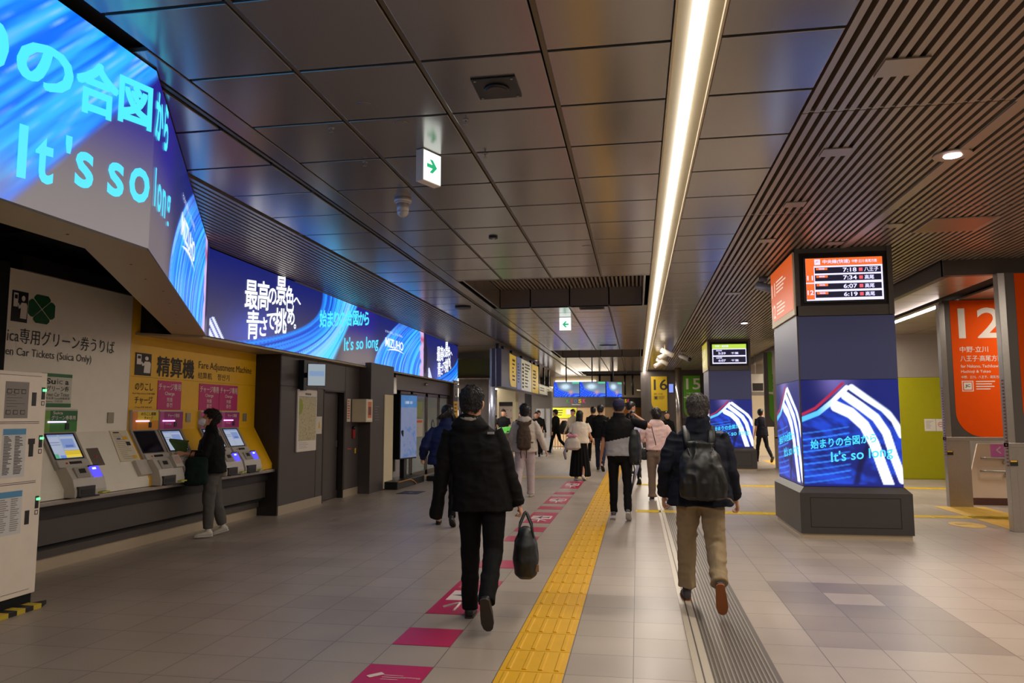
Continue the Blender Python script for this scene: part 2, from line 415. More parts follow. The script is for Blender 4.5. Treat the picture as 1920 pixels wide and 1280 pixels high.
# recessed back wall and header around the sliding doors
wb = B(); m_bronze = mat('bronze_frame', S(112, 98, 88), 0.38, 0.6)
wb.box((-6.1, 15.72, 0), (-5.75, 16.6, 2.6), m_dark2)
wb.box((-5.75, 16.6, 2.14), (-5.5, 21.7, 2.6), m_bronze); wb.box((-5.75, 21.7, 0), (-5.4, 22.3, 2.6), m_dark)
wb.build('wall_left', label='dark pier and bronze header around the sliding doors', kind='structure')
B().box((-9, 16, 0), (-8.9, 22.2, 2.7), mat('office_wall', S(150, 140, 126), .7)).box((-8.9, 22.1, 0), (-5.75, 22.2, 2.6), m_dark).build('wall_back', label='pale wall of the office behind the glass doors', kind='structure')

# ---- ticket machine alcove
TX = -5.92
m_tw = mat('ticket_wall_white', S(242, 234, 216), 0.5)
tp = [(TX, 2.95), (TX, 1.36), (-5.60, .80), (-5.60, .72), (-6.2, .72), (-6.2, 2.95)]
B().prism([(x, 6.17, z) for x, z in tp], (0, 7.965 - 6.17, 0), m_tw).build('wall_ticket_white', label='off-white ticket wall that slopes out to the counter', kind='structure')
B().prism([(x, 7.965, z) for x, z in tp], (0, 10.93 - 7.965, 0), m_yellow).build('wall_ticket_yellow', label='yellow fare adjustment wall that slopes out to the counter', kind='structure')
kb = B(); m_kick = mat('kick_panel_dark', S(88, 81, 75), 0.45, 0.3); m_kick2 = mat('kick_plate_metal', S(196, 178, 150), 0.4, 0.4)
kb.box((-6.2, 3.0, .54), (-5.66, 10.93, .66), m_dark2); kb.box((-6.2, 3.0, .28), (-5.70, 10.93, .54), m_kick); kb.box((-6.2, 3, .24), (-5.74, 10.93, .28), m_void); kb.box((-6.2, 3, .13), (-5.80, 10.93, .24), m_kick)
kb.box((-6.2, 3, 0), (-5.83, 10.93, .13), m_kick2)
kb.box((-6.2, 10.93, 0), (-5.5, 10.96, 2.6), m_dark2)
kb.build('wall_counter_front', label='charcoal stepped front below the ticket counter', kind='structure')
B().box((-5.95, 3.0, .672), (-5.545, 10.93, .715), m_steel).build('counter_ledge', label='long steel counter ledge in front of the ticket machines', cat='counter', bevel=.006)
wb = B()
wb.box((-6.4, -3, 0), (-5.55, 3.0, H), m_dark2); wb.box((-6.35, 3.0, .7), (-6.2, 11, H), m_void)
wb.box((-6.2, 5.5, .72), (-5.91, 6.17, 3.0), m_void)
wb.build('wall_left', label='black unlit wall left of the ticket machines', kind='structure')
B().box((-6.2, 6.28, 2.95), (-5.88, 10.9, 3.1), m_dark2).build('trim_3', label='dark header above the ticket wall', kind='structure')

# ---- right side
rbw = B(); m_rw = mat('stair_wall_grey', S(150, 140, 128), 0.6)
rbw.box((4.36, 19.5, 2.45), (8.7, 19.7, 3.5), m_rw); rbw.box((4.6, 19.5, 0), (6.22, 19.7, 2.45), m_rw)
rbw.box((8.6, -3, 0), (8.75, 44, 3.7), m_rw)
rbw.build('wall_right', label='grey wall above and beside the lime door', kind='structure')
gd = thing('door_3', 'lime green metal door with two notices in the grey wall', 'door', (6.22, 19.48, 0)); gd['kind'] = 'structure'
g = B().box((0, 0, 0.0), (1.3, .05, 2.44), m_lime); g.build('door_frame', parent=gd)
B().box((.06, -.012, .02), (1.24, 0, 2.06), m_lime).build('door_leaf', parent=gd, bevel=.003)
B().cyl((1.12, -.03, 1.02), (1.12, -.012, 1.02), .03, m_steel).box((1.10, -.05, .94), (1.14, -.02, 1.1), m_steel).build('door_handle', parent=gd)
nb = B().box((.60, -.016, 1.15), (.85, -.012, 1.44), m_paper).box((.862, -.016, 1.15), (1.06, -.012, 1.44), m_paper)
nb.bars((.63, -.0165, 1.2), X, Z, .2, .2, 7, m_ink, -Y, seed=4, th=.2)
rr = mat('red_print', S(190, 60, 50), .6); nb.tube([(.96 + .055 * math.cos(a), -.018, 1.31 + .055 * math.sin(a)) for a in np.linspace(0, 2 * PI, 20)], .006, rr, 6); nb.box((.92, -.018, 1.305), (1.0, -.017, 1.318), rr)
nb.build('notice', parent=gd)

# wall behind camera, end wall and hidden fills that the place has
B().box((-6.4, -4, 0), (8.7, -3.9, H), mat('rear_wall', S(110, 100, 92), .7)).build('wall_back', label='wall behind the camera', kind='structure')

# ================================================================== SCREENS
def _h(ix, iy=0):
    v = np.sin(ix * 127.1 + iy * 311.7) * 43758.5453
    return v - np.floor(v)
def vn(x, y=0.0):
    x = np.asarray(x, float); y = np.asarray(y, float) + 0 * x
    i = np.floor(x); f = x - i; j = np.floor(y); g = y - j; f = f * f * (3 - 2 * f); g = g * g * (3 - 2 * g)
    return (_h(i, j) * (1 - f) + _h(i + 1, j) * f) * (1 - g) + (_h(i, j + 1) * (1 - f) + _h(i + 1, j + 1) * f) * g
def fbm(x, y): return .5 * vn(x, y) + .3 * vn(x * 2.1, y * 2.1) + .2 * vn(x * 4.3, y * 4.3)
def lerp(a, b, t): return a + (b - a) * t
def sst(a, b, x): t = np.clip((x - a) / (b - a), 0, 1); return t * t * (3 - 2 * t)
def cmix(c, col, a): return c * (1 - a[..., None]) + np.array(col) * a[..., None]

def led_material(name, e=LED_E):
    if name in _M: return _M[name]
    m = bpy.data.materials.new(name); m.use_nodes = True; nt = m.node_tree; b = nt.nodes['Principled BSDF']
    b.inputs['Base Color'].default_value = (.01, .01, .012, 1); b.inputs['Roughness'].default_value = .35
    at = nt.nodes.new('ShaderNodeVertexColor'); at.layer_name = 'screen'
    nt.links.new(at.outputs[0], b.inputs['Emission Color']); b.inputs['Emission Strength'].default_value = e
    _M[name] = m
    return m
def led(path, z0, z1, fn, name, parent=None, cell=.02, mname='screen_picture', back=0.0, e=LED_E, **kw):
    """picture surface along a bent path; fn(S, v) -> rgb"""
    P = [Vector((p[0], p[1], 0)) for p in path]; L = [0]
    for a, c in zip(P, P[1:]): L.append(L[-1] + (c - a).length)
    us = []
    for k in range(len(P) - 1):
        n = max(1, int(round((L[k + 1] - L[k]) / cell))); us += [L[k] + (L[k + 1] - L[k]) * i / n for i in range(n)]
    us.append(L[-1]); nz_ = max(1, int(round((z1 - z0) / cell))); zs = np.linspace(z0, z1, nz_ + 1)
    def pt(u):
        k = 0
        while k < len(P) - 2 and u > L[k + 1] + 1e-9: k += 1
        return P[k].lerp(P[k + 1], (u - L[k]) / (L[k + 1] - L[k]))
    base = [pt(u) for u in us]; nu = len(us)
    verts = [(p.x, p.y, z) for z in zs for p in base]
    faces = [(j * nu + i, j * nu + i + 1, (j + 1) * nu + i + 1, (j + 1) * nu + i) for j in range(nz_) for i in range(nu - 1)]
    me = bpy.data.meshes.new(name); me.from_pydata(verts, [], faces)
    U, V = np.meshgrid(np.array(us), (zs - z0) / (z1 - z0))
    col = fn(U, V); col = np.clip(col, 0, 3)
    a = me.color_attributes.new('screen', 'FLOAT_COLOR', 'POINT')
    buf = np.ones((len(verts), 4)); buf[:, :3] = col.reshape(-1, 3); a.data.foreach_set('color', buf.ravel())
    me.materials.append(led_material(mname, e))
    ob = bpy.data.objects.new(name, me); COL.objects.link(ob)
    if parent is not None: ob.parent = parent
    return tag(ob, **kw)

# ---- the long advertising screen: one strip bent round a corner
LZ0, LZ1 = 2.54, 3.665
LP = [(-2.92, 0.6), (-2.92, 4.04), (-5.355, 8.62), (-5.41, 22.3)]
S_OFF = 3.44 - 3.44                        # path length at the first corner equals S = 3.44
PER = 10.3
def ad(U, V):
    Sx = U + S_OFF
    s = np.mod(Sx - 8.62, PER) + 8.62; v = V
    c = np.zeros(s.shape + (3,))
    # ground: navy above, warm grey below
    t = sst(0, 1, v)
    c[...] = lerp(np.array((.048, .042, .070)), np.array((.004, .010, .135)), t[..., None])
    zone = sst(12.6, 13.4, s) * (1 - sst(14.4, 15.2, s))
    c = c * (1 - zone[..., None]) + lerp(np.array((.15, .12, .13)), np.array((.014, .010, .22)), sst(0.1, .75, v)[..., None]) * zone[..., None]
    gl = np.exp(-((v - .15) / .3) ** 2) * np.exp(-((s - 9.6 - v) / .7) ** 2); c += gl[..., None] * np.array((.01, .03, .30))
    # first sweep of light
    SL = 12.15 - 2.75 * (1 - v) ** 2.6; SR = 12.72 + 1.08 * v
    t = (s - SL) / np.maximum(SR - SL, .15); ins = sst(-.03, .05, t) * (1 - sst(.93, 1.03, t))
    st = fbm(t * 26, v * .5 + 3); st2 = fbm(t * 60 + 7, v * .7)
    blue = lerp(np.array((.004, .05, .62)), np.array((.02, .30, 1.0)), sst(.3, .7, st)[..., None])
    cy = lerp(np.array((.01, .20, .95)), np.array((.06, .66, 1.15)), sst(.25, .65, st)[..., None])
    br = sst(.42, .78, t + .18 * v); sw = blue * (1 - br[..., None]) + cy * br[..., None]
    wh = sst(.62, .85, st2) * br * .8; sw = cmix(sw, (.75, .85, 1.25), wh)
    lil = np.exp(-((t - .72) / .10) ** 2) * .5; sw = cmix(sw, (.50, .50, 1.0), lil * sst(.2, .8, st))
    dk = sst(.55, .75, 1 - st) * (1 - br) * .7; sw = cmix(sw, (.003, .01, .15), dk)
    c = c * (1 - ins[..., None]) + sw * ins[..., None]
    # the face nearest the camera: straight slanting rays
    f1 = (Sx < 3.47); q = (2.44 + 1.06 * v) - Sx; ins = sst(-.02, .05, q) * f1
    st = fbm(q * 17 + 40, Sx * .35 + v * .5); st2 = fbm(q * 52 + 11, Sx * .5 + v * .6)
    sw = lerp(np.array((.002, .14, .85)), np.array((.03, .46, 1.05)), sst(.25, .65, st)[..., None]); sw = cmix(sw, (.34, .66, 1.1), sst(.55, .82, st2) * .65); sw = cmix(sw, (.30, .36, .75), sst(.62, .85, fbm(q * 5 + 3, Sx)) * .45)
    sw = cmix(sw, (.16, .14, .34), sst(.26, .0, v) * .8); ed = np.exp(-((q - .05) / .05) ** 2) * .5; sw = cmix(sw, (.01, .16, .9), ed)
    kf = f1[..., None]; base = lerp(np.array((.17, .145, .15)), np.array((.014, .010, .24)), sst(0.15, .8, v)[..., None])
    c = np.where(kf, base * (1 - ins[..., None]) + sw * ins[..., None], c)
    # second sweep
    SL2 = 14.75 + 1.65 * v ** 1.7; ins = sst(0, .10, s - SL2) * (1 - sst(18.2, 18.32, s)) * sst(14.4, 15, s)
    q = (s - SL2); st = fbm(q * 7.5, v * .6 + 9); st2 = fbm(q * 21, v * .8)
    sw = lerp(np.array((.006, .12, .78)), np.array((.05, .50, 1.05)), sst(.3, .7, st)[..., None])
    sw = cmix(sw, (.35, .75, 1.15), sst(.55, .8, st2) * .6); sw = cmix(sw, (.01, .04, .55), sst(.6, 1.0, v) * sst(1.2, 0.2, q) * .7)
    c = c * (1 - ins[..., None]) + sw * ins[..., None]
    # face in profile with dark hair, striped sleeve
    wob = .05 * np.sin(v * 14) + .04 * np.sin(v * 31 + 1)
    fa = sst(18.17, 18.27, s + wob) * (1 - sst(18.5, 18.6, s + .6 * wob)); c = cmix(c, (.62, .42, .72), fa); c = cmix(c, (.5, .09, .22), fa * np.exp(-((v - .83) / .07) ** 2))
    hw = 18.56 + .30 * np.sin(np.clip(v, 0, 1) * PI) ** .7
    for ss in (s, s + PER):
        ha = sst(18.48, 18.56, ss) * (1 - sst(0, .06, ss - hw)) * sst(.04, .12, v); c = cmix(c, (.012, .010, .03), ha)
        k = (ss - (18.92 - PER * 0)); yl = v
        a0 = (ss > 18.98 + .22 * (0.02)) & (ss < 19.34 - .30 * v / .28 * .0 - .28 * (v / .25)) & (v < .22) & (ss > 18.97)
        str_ = a0 & (np.mod((ss - 18.97) + .28 * v * 4, .13) > .035); c[str_] = (.75, .8, 1.1); c[a0 & ~str_] = (.02, .03, .25)
    return c
scr = thing('advertising_screen', 'long bent screen with blue light streaks and white and cyan slogans above the left wall', 'screen', (0, 0, 0))
led(LP, LZ0, LZ1, ad, 'display', scr, cell=.022)
def lpt(Sx, z, off=.006):
    P = [Vector((p[0], p[1], 0)) for p in LP]; u = Sx
    for a, c in zip(P, P[1:]):
        d = (c - a).length
        if u <= d or c is P[-1]:
            t = (c - a) / d; n = Vector((t.y, -t.x, 0)); p = a + t * u + n * off; return Vector((p.x, p.y, z))
        u -= d
m_cyan = glow('cyan_lettering', (.07, .68, 1.0), 1.3); m_wl = glow('white_lettering', (.9, .93, 1.0), 1.3); m_pl = glow('pale_lettering', (.55, .66, 1.0), .9)
def ad_text(tb, body, s0, z0, wdt, hgt, tilt, m, bold=.02):
    tb.text(body, m, (0, 0, 0), X, Z, fit=(wdt, hgt), bold=bold, align='l', warp=lambda a, c: lpt(s0 + a, z0 + c + tilt * a))
tb = B()
for k in (-1, 0, 1):
    o = PER * k
    if k == 0:
        for ch, w0, h0, s0 in zip('始まりの合図から', [.29, .24, .22, .28, .32, .28, .30, .24], [.29, .27, .26, .25, .29, .28, .26, .26], [12.04, 12.37, 12.67, 12.92, 13.23, 13.58, 13.89, 14.21]):
            ad_text(tb, ch, s0, 3.05 + .138 * (s0 - 12.04), w0, h0, .138, m_cyan, .024)
        ad_text(tb, "It's so long", 13.16, 2.66, 1.88, .33, .125, m_cyan, .012)
    if k == -1:
        for ch, s0, z0, w0, h0 in (('始', 1.45, 3.04, .29, .28), ('ま', 1.80, 3.08, .24, .26), ('り', 2.12, 3.08, .22, .27), ('の', 2.41, 3.14, .34, .22), ('合', 2.79, 3.155, .31, .29), ('図', 3.12, 3.225, .28, .26), ('か', 3.47, 3.27, .32, .29), ('ら', 3.87, 3.33, .20, .30)):
            ad_text(tb, ch, s0, z0, w0, h0, .15, m_cyan, .030)
        for ch, s0, z0, w0, h0 in (("I", 2.44, 2.665, .055, .265), ("t", 2.545, 2.675, .12, .24), ("'", 2.735, 2.89, .045, .095), ("s", 2.81, 2.735, .135, .20), ("s", 3.055, 2.76, .135, .20), ("o", 3.235, 2.78, .185, .215), ("l", 3.56, 2.84, .05, .25), ("o", 3.69, 2.845, .19, .19), ("n", 3.94, 2.875, .17, .19), ("g", 4.18, 2.83, .20, .27)):
            ad_text(tb, ch, s0, z0, w0, h0, .125, m_cyan, .02)
    if k < 1:
        ad_text(tb, 'MIZUHO', 15.5 + o, 3.04, 1.28, .2, 0.0, m_wl, .015); ad_text(tb, 'ともに挑む。ともに実る。', 15.49 + o, 3.35, 1.24, .055, 0, m_pl)
        sw = [(15.62 + 1.22 * t, 2.965 - .02 * t - .09 * math.sin(t * 2.4) * 0 + .055 * math.sin(PI * t * .8)) for t in np.linspace(0, 1, 14)]
        for i, ((a0, b0), (a1, b1)) in enumerate(zip(sw, sw[1:])):
            w0 = .028 * math.sin(PI * min(1, (i + .3) / 13)) + .004; w1 = .028 * math.sin(PI * min(1, (i + 1.3) / 13.3)) + .003
            tb.quad([lpt(a0 + o, b0), lpt(a1 + o, b1), lpt(a1 + o, b1 + w1), lpt(a0 + o, b0 + w0)], m_wl)
    if k >= 0:
        for ch, s0, z0, w0, h0 in (('最', 9.53, 3.02, .34, .40), ('高', 9.88, 3.05, .33, .42), ('の', 10.20, 3.18, .24, .24), ('景', 10.44, 3.21, .32, .43), ('色', 10.75, 3.15, .28, .40), ('へ', 11.02, 3.30, .26, .11),
                                   ('青', 9.60, 2.60, .34, .40), ('さ', 9.96, 2.68, .22, .27), ('で', 10.17, 2.80, .26, .24), ('挑', 10.42, 2.77, .38, .38), ('め', 10.83, 2.95, .24, .23), ('。', 11.06, 2.91, .07, .07)):
            if s0 + o < 22.2: ad_text(tb, ch, s0 + o, z0, w0, h0, .10, m_wl, .018)
tb.build('lettering', parent=scr, recalc=False)
# housing of the screen: soffit and top trim
hb = B(); m_soff = mat('screen_soffit', S(176, 160, 130), 0.42, 0.45)
def off(p, d): return (p[0] + d[0], p[1] + d[1])
back = [(-3.26, 0.6), (-3.26, 3.93), (-5.73, 8.5), (-5.75, 22.3)]
front = LP
for a, c, d, e in zip(front, front[1:], back, back[1:]):
    hb.quad([(a[0], a[1], LZ0 - .012), (c[0], c[1], LZ0 - .012), (e[0], e[1], LZ0 - .012), (d[0], d[1], LZ0 - .012)], m_soff)
    hb.quad([(a[0], a[1], LZ0 - .012), (c[0], c[1], LZ0 - .012), (c[0], c[1], LZ0), (a[0], a[1], LZ0)], m_dark2)
    hb.quad([(d[0], d[1], LZ0 - .012), (e[0], e[1], LZ0 - .012), (e[0], e[1], LZ1), (d[0], d[1], LZ1)], m_void)
    hb.quad([(a[0], a[1], LZ1), (c[0], c[1], LZ1), (e[0], e[1], LZ1), (d[0], d[1], LZ1)], m_void)
hb.quad([(-5.41, 22.3, LZ0 - .012), (-5.75, 22.3, LZ0 - .012), (-5.75, 22.3, LZ1), (-5.41, 22.3, LZ1)], m_dark2)
hb.quad([(-2.92, .6, LZ0 - .012), (-3.26, .6, LZ0 - .012), (-3.26, .6, LZ1), (-2.92, .6, LZ1)], m_dark2)
for p in ((-3.1, 2.6), (-3.1, 3.1), (-3.1, 3.6), (-3.3, 4.4), (-3.55, 4.9), (-3.75, 5.4), (-4.1, 6.0), (-4.5, 6.7), (-4.9, 7.3)): hb.cyl((p[0], p[1], LZ0 - .014), (p[0], p[1], LZ0 - .01), .008, m_ink, 8)
hb.build('housing', parent=scr, recalc=False)
# soffit strip behind the long screen, above the yellow wall
B().prism([(-5.36, 8.55, 2.50), (-5.36, 22.3, 2.50), (-5.95, 22.3, 2.50), (-5.95, 8.0, 2.50)], (0, 0, .026), m_soff).build('ceiling_soffit', label='brown metal soffit strip over the yellow wall', kind='structure')
B().box((-6.3, 6.2, 3.3), (-5.8, 8.3, 3.5), m_void).prism([(-5.93, 8.12, 2.53), (-5.75, 8.12, 2.53), (-5.75, 8.6, 2.53), (-5.93, 8.6, 2.53)], (0, 0, .5), m_void).build('ceiling_soffit', label='black box between screen and yellow wall', kind='structure')

# ---- pillars with screens
def seg_d(x, y, pts):
    d = np.full(x.shape, 9.0)
    for (ax, ay), (bx, by) in zip(pts, pts[1:]):
        t = np.clip(((x - ax) * (bx - ax) + (y - ay) * (by - ay)) / ((bx - ax) ** 2 + (by - ay) ** 2), 0, 1)
        d = np.minimum(d, np.hypot(x - ax - t * (bx - ax), y - ay - t * (by - ay)))
    return d
def shirt(U, V, W=1.2):
    x = U / W; y = (1 - V)
    c = np.zeros(x.shape + (3,)); c[...] = (.006, .010, .10)
    c += (sst(.0, .9, x) * .8)[..., None] * np.array((.0, .004, .06))
    ne = np.exp(-((x - .36) / .15) ** 2) * sst(.26, .0, y) ; c = cmix(c, (.22, .17, .52), ne * .7)
    sh = sst(-.01, .02, y - np.interp(x, [0, .17, .32, .45, .52, .7, .9, 1], [.36, .30, .2, .06, .03, .16, .30, .44]))
    fold = fbm(x * 4 + y * 3, y * 9 - x * 4)
    body = lerp(np.array((.006, .014, .17)), np.array((.012, .06, .60)), sst(.35, .75, fold)[..., None]); c = c * (1 - sh[..., None]) + body * sh[..., None]
    for k in range(9):
        yy = .48 + .058 * k; l = seg_d(x, y, [(0, yy + .03), (.25, yy - .0), (.47, yy - .035)]); a = (1 - sst(.004, .010, l)) * sh * (x < .49)
        c = cmix(c, (.03, .22, 1.0), a * (.9 if k % 2 else .6))
    dk = (1 - sst(.01, .05, seg_d(x, y, [(.68, .60), (.58, .78), (.52, .99)]))); c = cmix(c, (.003, .004, .05), dk * .9)
    red = (1 - sst(.008, .018, seg_d(x, y, [(0, .33), (.14, .27), (.28, .16), (.43, .035)]))); c = cmix(c, (.42, .02, .07), red)
    cl = (1 - sst(.018, .028, seg_d(x, y, [(0, .375), (.17, .315), (.32, .205), (.47, .075)]))); cc = lerp(np.array((.10, .55, 1.2)), np.array((1.0, 1.1, 1.3)), sst(.15, .4, x)[..., None]); c = c * (1 - cl[..., None]) + cc * cl[..., None]
    W1 = lambda pts, wd: (1 - sst(wd - .006, wd + .004, seg_d(x, y, pts)))
    for pts, wd in (([(.35, .25), (.50, .315), (.63, .43), (.72, .60), (.785, .80), (.855, 1.0)], .052), ([(.45, .15), (.60, .25), (.75, .36), (.845, .50), (.91, .72), (.985, .93)], .042), ([(.52, .075), (.66, .17), (.83, .275), (.93, .38), (.995, .52)], .033)):
        c = cmix(c, (1.0, 1.1, 1.35), W1(pts, wd) * sh)
    c = cmix(c, (.006, .01, .16), sst(.97, .985, y) )
    return c
def dim(U, V): c = np.zeros(U.shape + (3,)); c[...] = (.022, .022, .046); return c * (1.0 + .25 * (V < .5))[..., None]
m_pill = mat('pillar_charcoal', S(92, 86, 82), .42, .3, var=.05, scale=2); m_pill2 = mat('pillar_base_charcoal', S(70, 66, 64), .45, .3, var=.05, scale=2)
m_soft = mat('sign_box_cream', S(222, 206, 176), .5)
def pillar(x0, x1, y0, y1, label, tint, lines_, side_label, board_rows):
    pb = B()
    pb.box((x0 + .02, y0 + .02, 0), (x1 - .02, y1 - .02, H), m_dark2)
    # base with chamfered top, set on a recessed plinth
    b0, b1, c0, c1 = x0 - .06, x1 + .08, y0 - .06, y1 + .06
    pb.box((b0 + .02, c0 + .02, 0), (b1 - .02, c1 - .02, .06), m_kick2)
    pb.loft([(((b0 + b1) / 2, (c0 + c1) / 2, .06), ((b1 - b0) / 2 * 1.0, 0, 0), (0, (c1 - c0) / 2, 0))], m_pill2) if False else None
    def ring(z, d): return [(b0 + d, c0 + d, z), (b1 - d, c0 + d, z), (b1 - d, c1 - d, z), (b0 + d, c1 - d, z)]
    R = [ring(.06, 0), ring(.56, 0), ring(.635, .07)]
    for a, c in zip(R, R[1:]):
        for i in range(4): pb.quad([a[i], a[(i + 1) % 4], c[(i + 1) % 4], c[i]], m_pill2 if a[0][2] < .1 else m_pill)
    pb.quad(R[-1], m_pill2)
    for yy, s in ((c0 - .001, 1),):
        for (xa, xb, za, zb) in ((b0 + .12, b1 - .14, .14, .146), (b0 + .12, b1 - .14, .50, .506), (b0 + .12, b0 + .126, .14, .5), (b1 - .146, b1 - .14, .14, .5)): pb.box((xa, yy - .001, za), (xb, yy + .002, zb), m_void)
    # head: frame round the departure board
    pb.box((x0, y0, 2.80), (x1, y0 + .04, 2.93), m_pill); pb.box((x0, y0, 3.62), (x1, y0 + .04, H), m_pill)
    pb.box((x0, y0 - .015, 2.93), (x0 + .05, y0 + .04, H), m_pill); pb.box((x1 - .06, y0 - .015, 2.80), (x1, y0 + .04, H), m_pill)
    pb.box((x0 + .05, y0 + .03, 2.93), (x1 - .05, y0 + .06, 3.62), m_dark2)
    pb.box((x1 - .02, y0, .635), (x1, y1, H), m_pill); pb.box((x0, y1 - .02, .635), (x1, y1, H), m_pill); pb.box((x0, y0, 2.78), (x0 + .02, y1, H), m_pill)
    pb.box((x0 - .005, y0 - .005, .635), (x0 + .012, y0 + .012, 2.8), m_pill)
    pb.build('pillar', label=label, cat='pillar', kind='structure')
    sc = thing('pillar_screen', side_label, 'screen', (0, 0, 0), group=None)
    led([(x0 + .012, y0 - .001), (x1, y0 - .001)], .64, 1.975, lambda U, V: shirt(U, V, x1 - x0), 'front_display', sc, cell=.011)
    led([(x0 - .001, y1), (x0 - .001, y0 + .012)], .64, 1.975, lambda U, V: shirt(U, V, y1 - y0), 'side_display', sc, cell=.014)
    led([(x0 + .012, y0 - .001), (x1, y0 - .001)], 1.98, 2.79, dim, 'upper_display', sc, cell=.4); led([(x0 - .001, y1), (x0 - .001, y0 + .012)], 1.98, 2.79, dim, 'upper_side_display', sc, cell=.4)
    t = B(); wd = x1 - x0
    def w1(a, c): return Vector((x0 + .09 * wd + a, y0 - .006, 1.10 + c + .115 * a))
    t.text('始まりの合図から', m_cyan, (0, 0, 0), X, Z, fit=(.66 * wd, .115), bold=.014, align='l', warp=w1)
    t.text("It's so long", m_cyan, (0, 0, 0), X, Z, fit=(.62 * wd, .17), bold=.012, align='l', warp=lambda a, c: Vector((x0 + .29 * wd + a, y0 - .006, .90 + c + .115 * a)))
    dp = y1 - y0
    t.text('始まりの合図から', m_cyan, (0, 0, 0), X, Z, fit=(.66 * dp, .115), bold=.014, align='l', warp=lambda a, c: Vector((x0 - .006, y1 - .09 * dp - a, 1.10 + c + .115 * a)))
    t.text("It's so long", m_cyan, (0, 0, 0), X, Z, fit=(.62 * dp, .17), bold=.012, align='l', warp=lambda a, c: Vector((x0 - .006, y1 - .29 * dp - a, .90 + c + .115 * a)))
    t.build('lettering', parent=sc, recalc=False)
    # departure board
    d = thing('departure_board', board_rows['label'], 'display', ((x0 + x1) / 2, y0 - .03, 3.265))
    B().box((-.49, 0, -.30), (.49, .06, .30), m_black).build('casing', parent=d, bevel=.006)
    f = B(); lit = board_rows['glow']; W = glow('board_white', (.70, .68, 1.0), 1.5); Bk = glow('board_black', (.012, .010, .03), 1.0)
    f.box((-.465, -.004, -.275), (.465, -.002, .275), W)
    f.box((-.465, -.006, .175 if board_rows['n'] == 4 else .15), (.465, -.003, .275), lit)
    n = board_rows['n']
    if n == 4:
        f.box((-.465, -.006, -.26), (-.365, -.003, .175), lit)
        f.text('11', W, (-.415, -.008, .02), X, Z, fit=(.07, .06), bold=.02); f.text('12', W, (-.415, -.008, -.17), X, Z, fit=(.075, .06), bold=.02)
        f.box((-.465, -.0065, -.055), (-.365, -.0035, -.04), W)
        zs = (.115, .015, -.095, -.20)
    else: zs = (.045, -.16)
    hh = .078 if n == 4 else .165
    for z, (tm, dst) in zip(zs, board_rows['rows']):
        f.box((-.355 if n == 4 else -.44, -.007, z - hh / 2), (.445, -.004, z + hh / 2), Bk)
        f.text(tm, W, ((.07 if n == 4 else -.2), -.009, z - (.0 if n == 4 else .025)), X, Z, fit=(.165 if n == 4 else .2, .055 if n == 4 else .065), bold=.02)
        if n == 4:
            f.box((.18, -.009, z - .022), (.225, -.008, z + .022), glow('board_red', (.9, .12, .16), 1.1)); f.box((-.34, -.009, z + .005), (-.20, -.008, z + .034), lit)
            f.text('特快', W, (-.27, -.010, z + .02), X, Z, fit=(.07, .022), bold=.01)
            f.text(dst, W, (.245, -.009, z - .027), X, Z, fit=(.056 * len(dst), .054), bold=.015, align='l')
        else:
            f.text(dst, W, (.0 + .05, -.009, z - .055), X, Z, fit=(.2, .06), bold=.015, align='l'); f.text('各駅停車', W, (-.36, -.009, z + .03), X, Z, fit=(.16, .04), bold=.015, align='l')
    if n == 4:
        f.box((-.355, -.0085, .19), (-.285, -.0065, .26), W); f.text('JC', lit, (-.32, -.0095, .225), X, Z, fit=(.045, .032), bold=.03)
        f.text('中央線(快速)', W, (-.255, -.008, .195), X, Z, fit=(.33, .058), bold=.012, align='l'); f.text('中野·立川·高尾方面', W, (.10, -.008, .205), X, Z, fit=(.30, .04), bold=.008, align='l')
    else: f.text('中央・総武線', W, (-.38, -.008, .195), X, Z, fit=(.36, .055), bold=.012, align='l')
    f.build('display', parent=d, recalc=False)
    # tinted sign box on the side of the head
    sg = thing('platform_sign', board_rows['side'], 'sign', (x0 - .012, (y0 + y1) / 2, 3.24))
    g = B(); hl = (y1 - y0) / 2 - .01
    g.box((-.012, -hl, -.42), (.01, hl, .40), m_soft); g.build('sign_box', parent=sg)
    g = B(); tm_ = glow(tint[0], tint[1], tint[2])
    pts = [(-.016, -hl + .03, .39), (-.016, hl - .02, .39), (-.016, hl - .02, -.12)]
    for a in np.linspace(0, PI / 2, 8): pts.append((-.016, hl - .02 - .22 * (1 - math.cos(a)), -.12 - .22 * math.sin(a)))
    pts += [(-.016, -hl + .03, -.34)]
    g.prism(pts, (.003, 0, 0), tm_); Wt = glow('sign_white_print', (.95, .82, .66), .8)
    for a, zz in (lines_[0], .12), (lines_[1], -.20):
        g.text(a, Wt, (-.018, hl - .22, zz), -Y, Z, fit=(.26, .20), bold=.01)
        g.bars((-.017, hl - .45, zz - .10), -Y, Z, .8, .2, 4, Wt, -X, seed=int(a), th=.4)
    g.build('sign_face', parent=sg, recalc=False)
OR = ('orange_lit', S(240, 96, 20), .75); YL = ('yellow_lit', S(206, 190, 40), .75)
pillar(2.055, 3.235, 10.03, 11.66, 'big charcoal pillar with screens and the orange departure board', OR, ('11', '12'), 'white striped blue shirt advert wrapped round the big pillar near the lime door',
       dict(n=4, label='departure board with orange header and four rows on the big pillar', glow=glow('board_orange', (1.0, .17, .03), 1.1), rows=[('7:18', '八王子'), ('7:34', '高尾'), ('6:07', '高尾'), ('6:19', '高尾')], side='orange platform 11 and 12 sign on the side of the big pillar'))
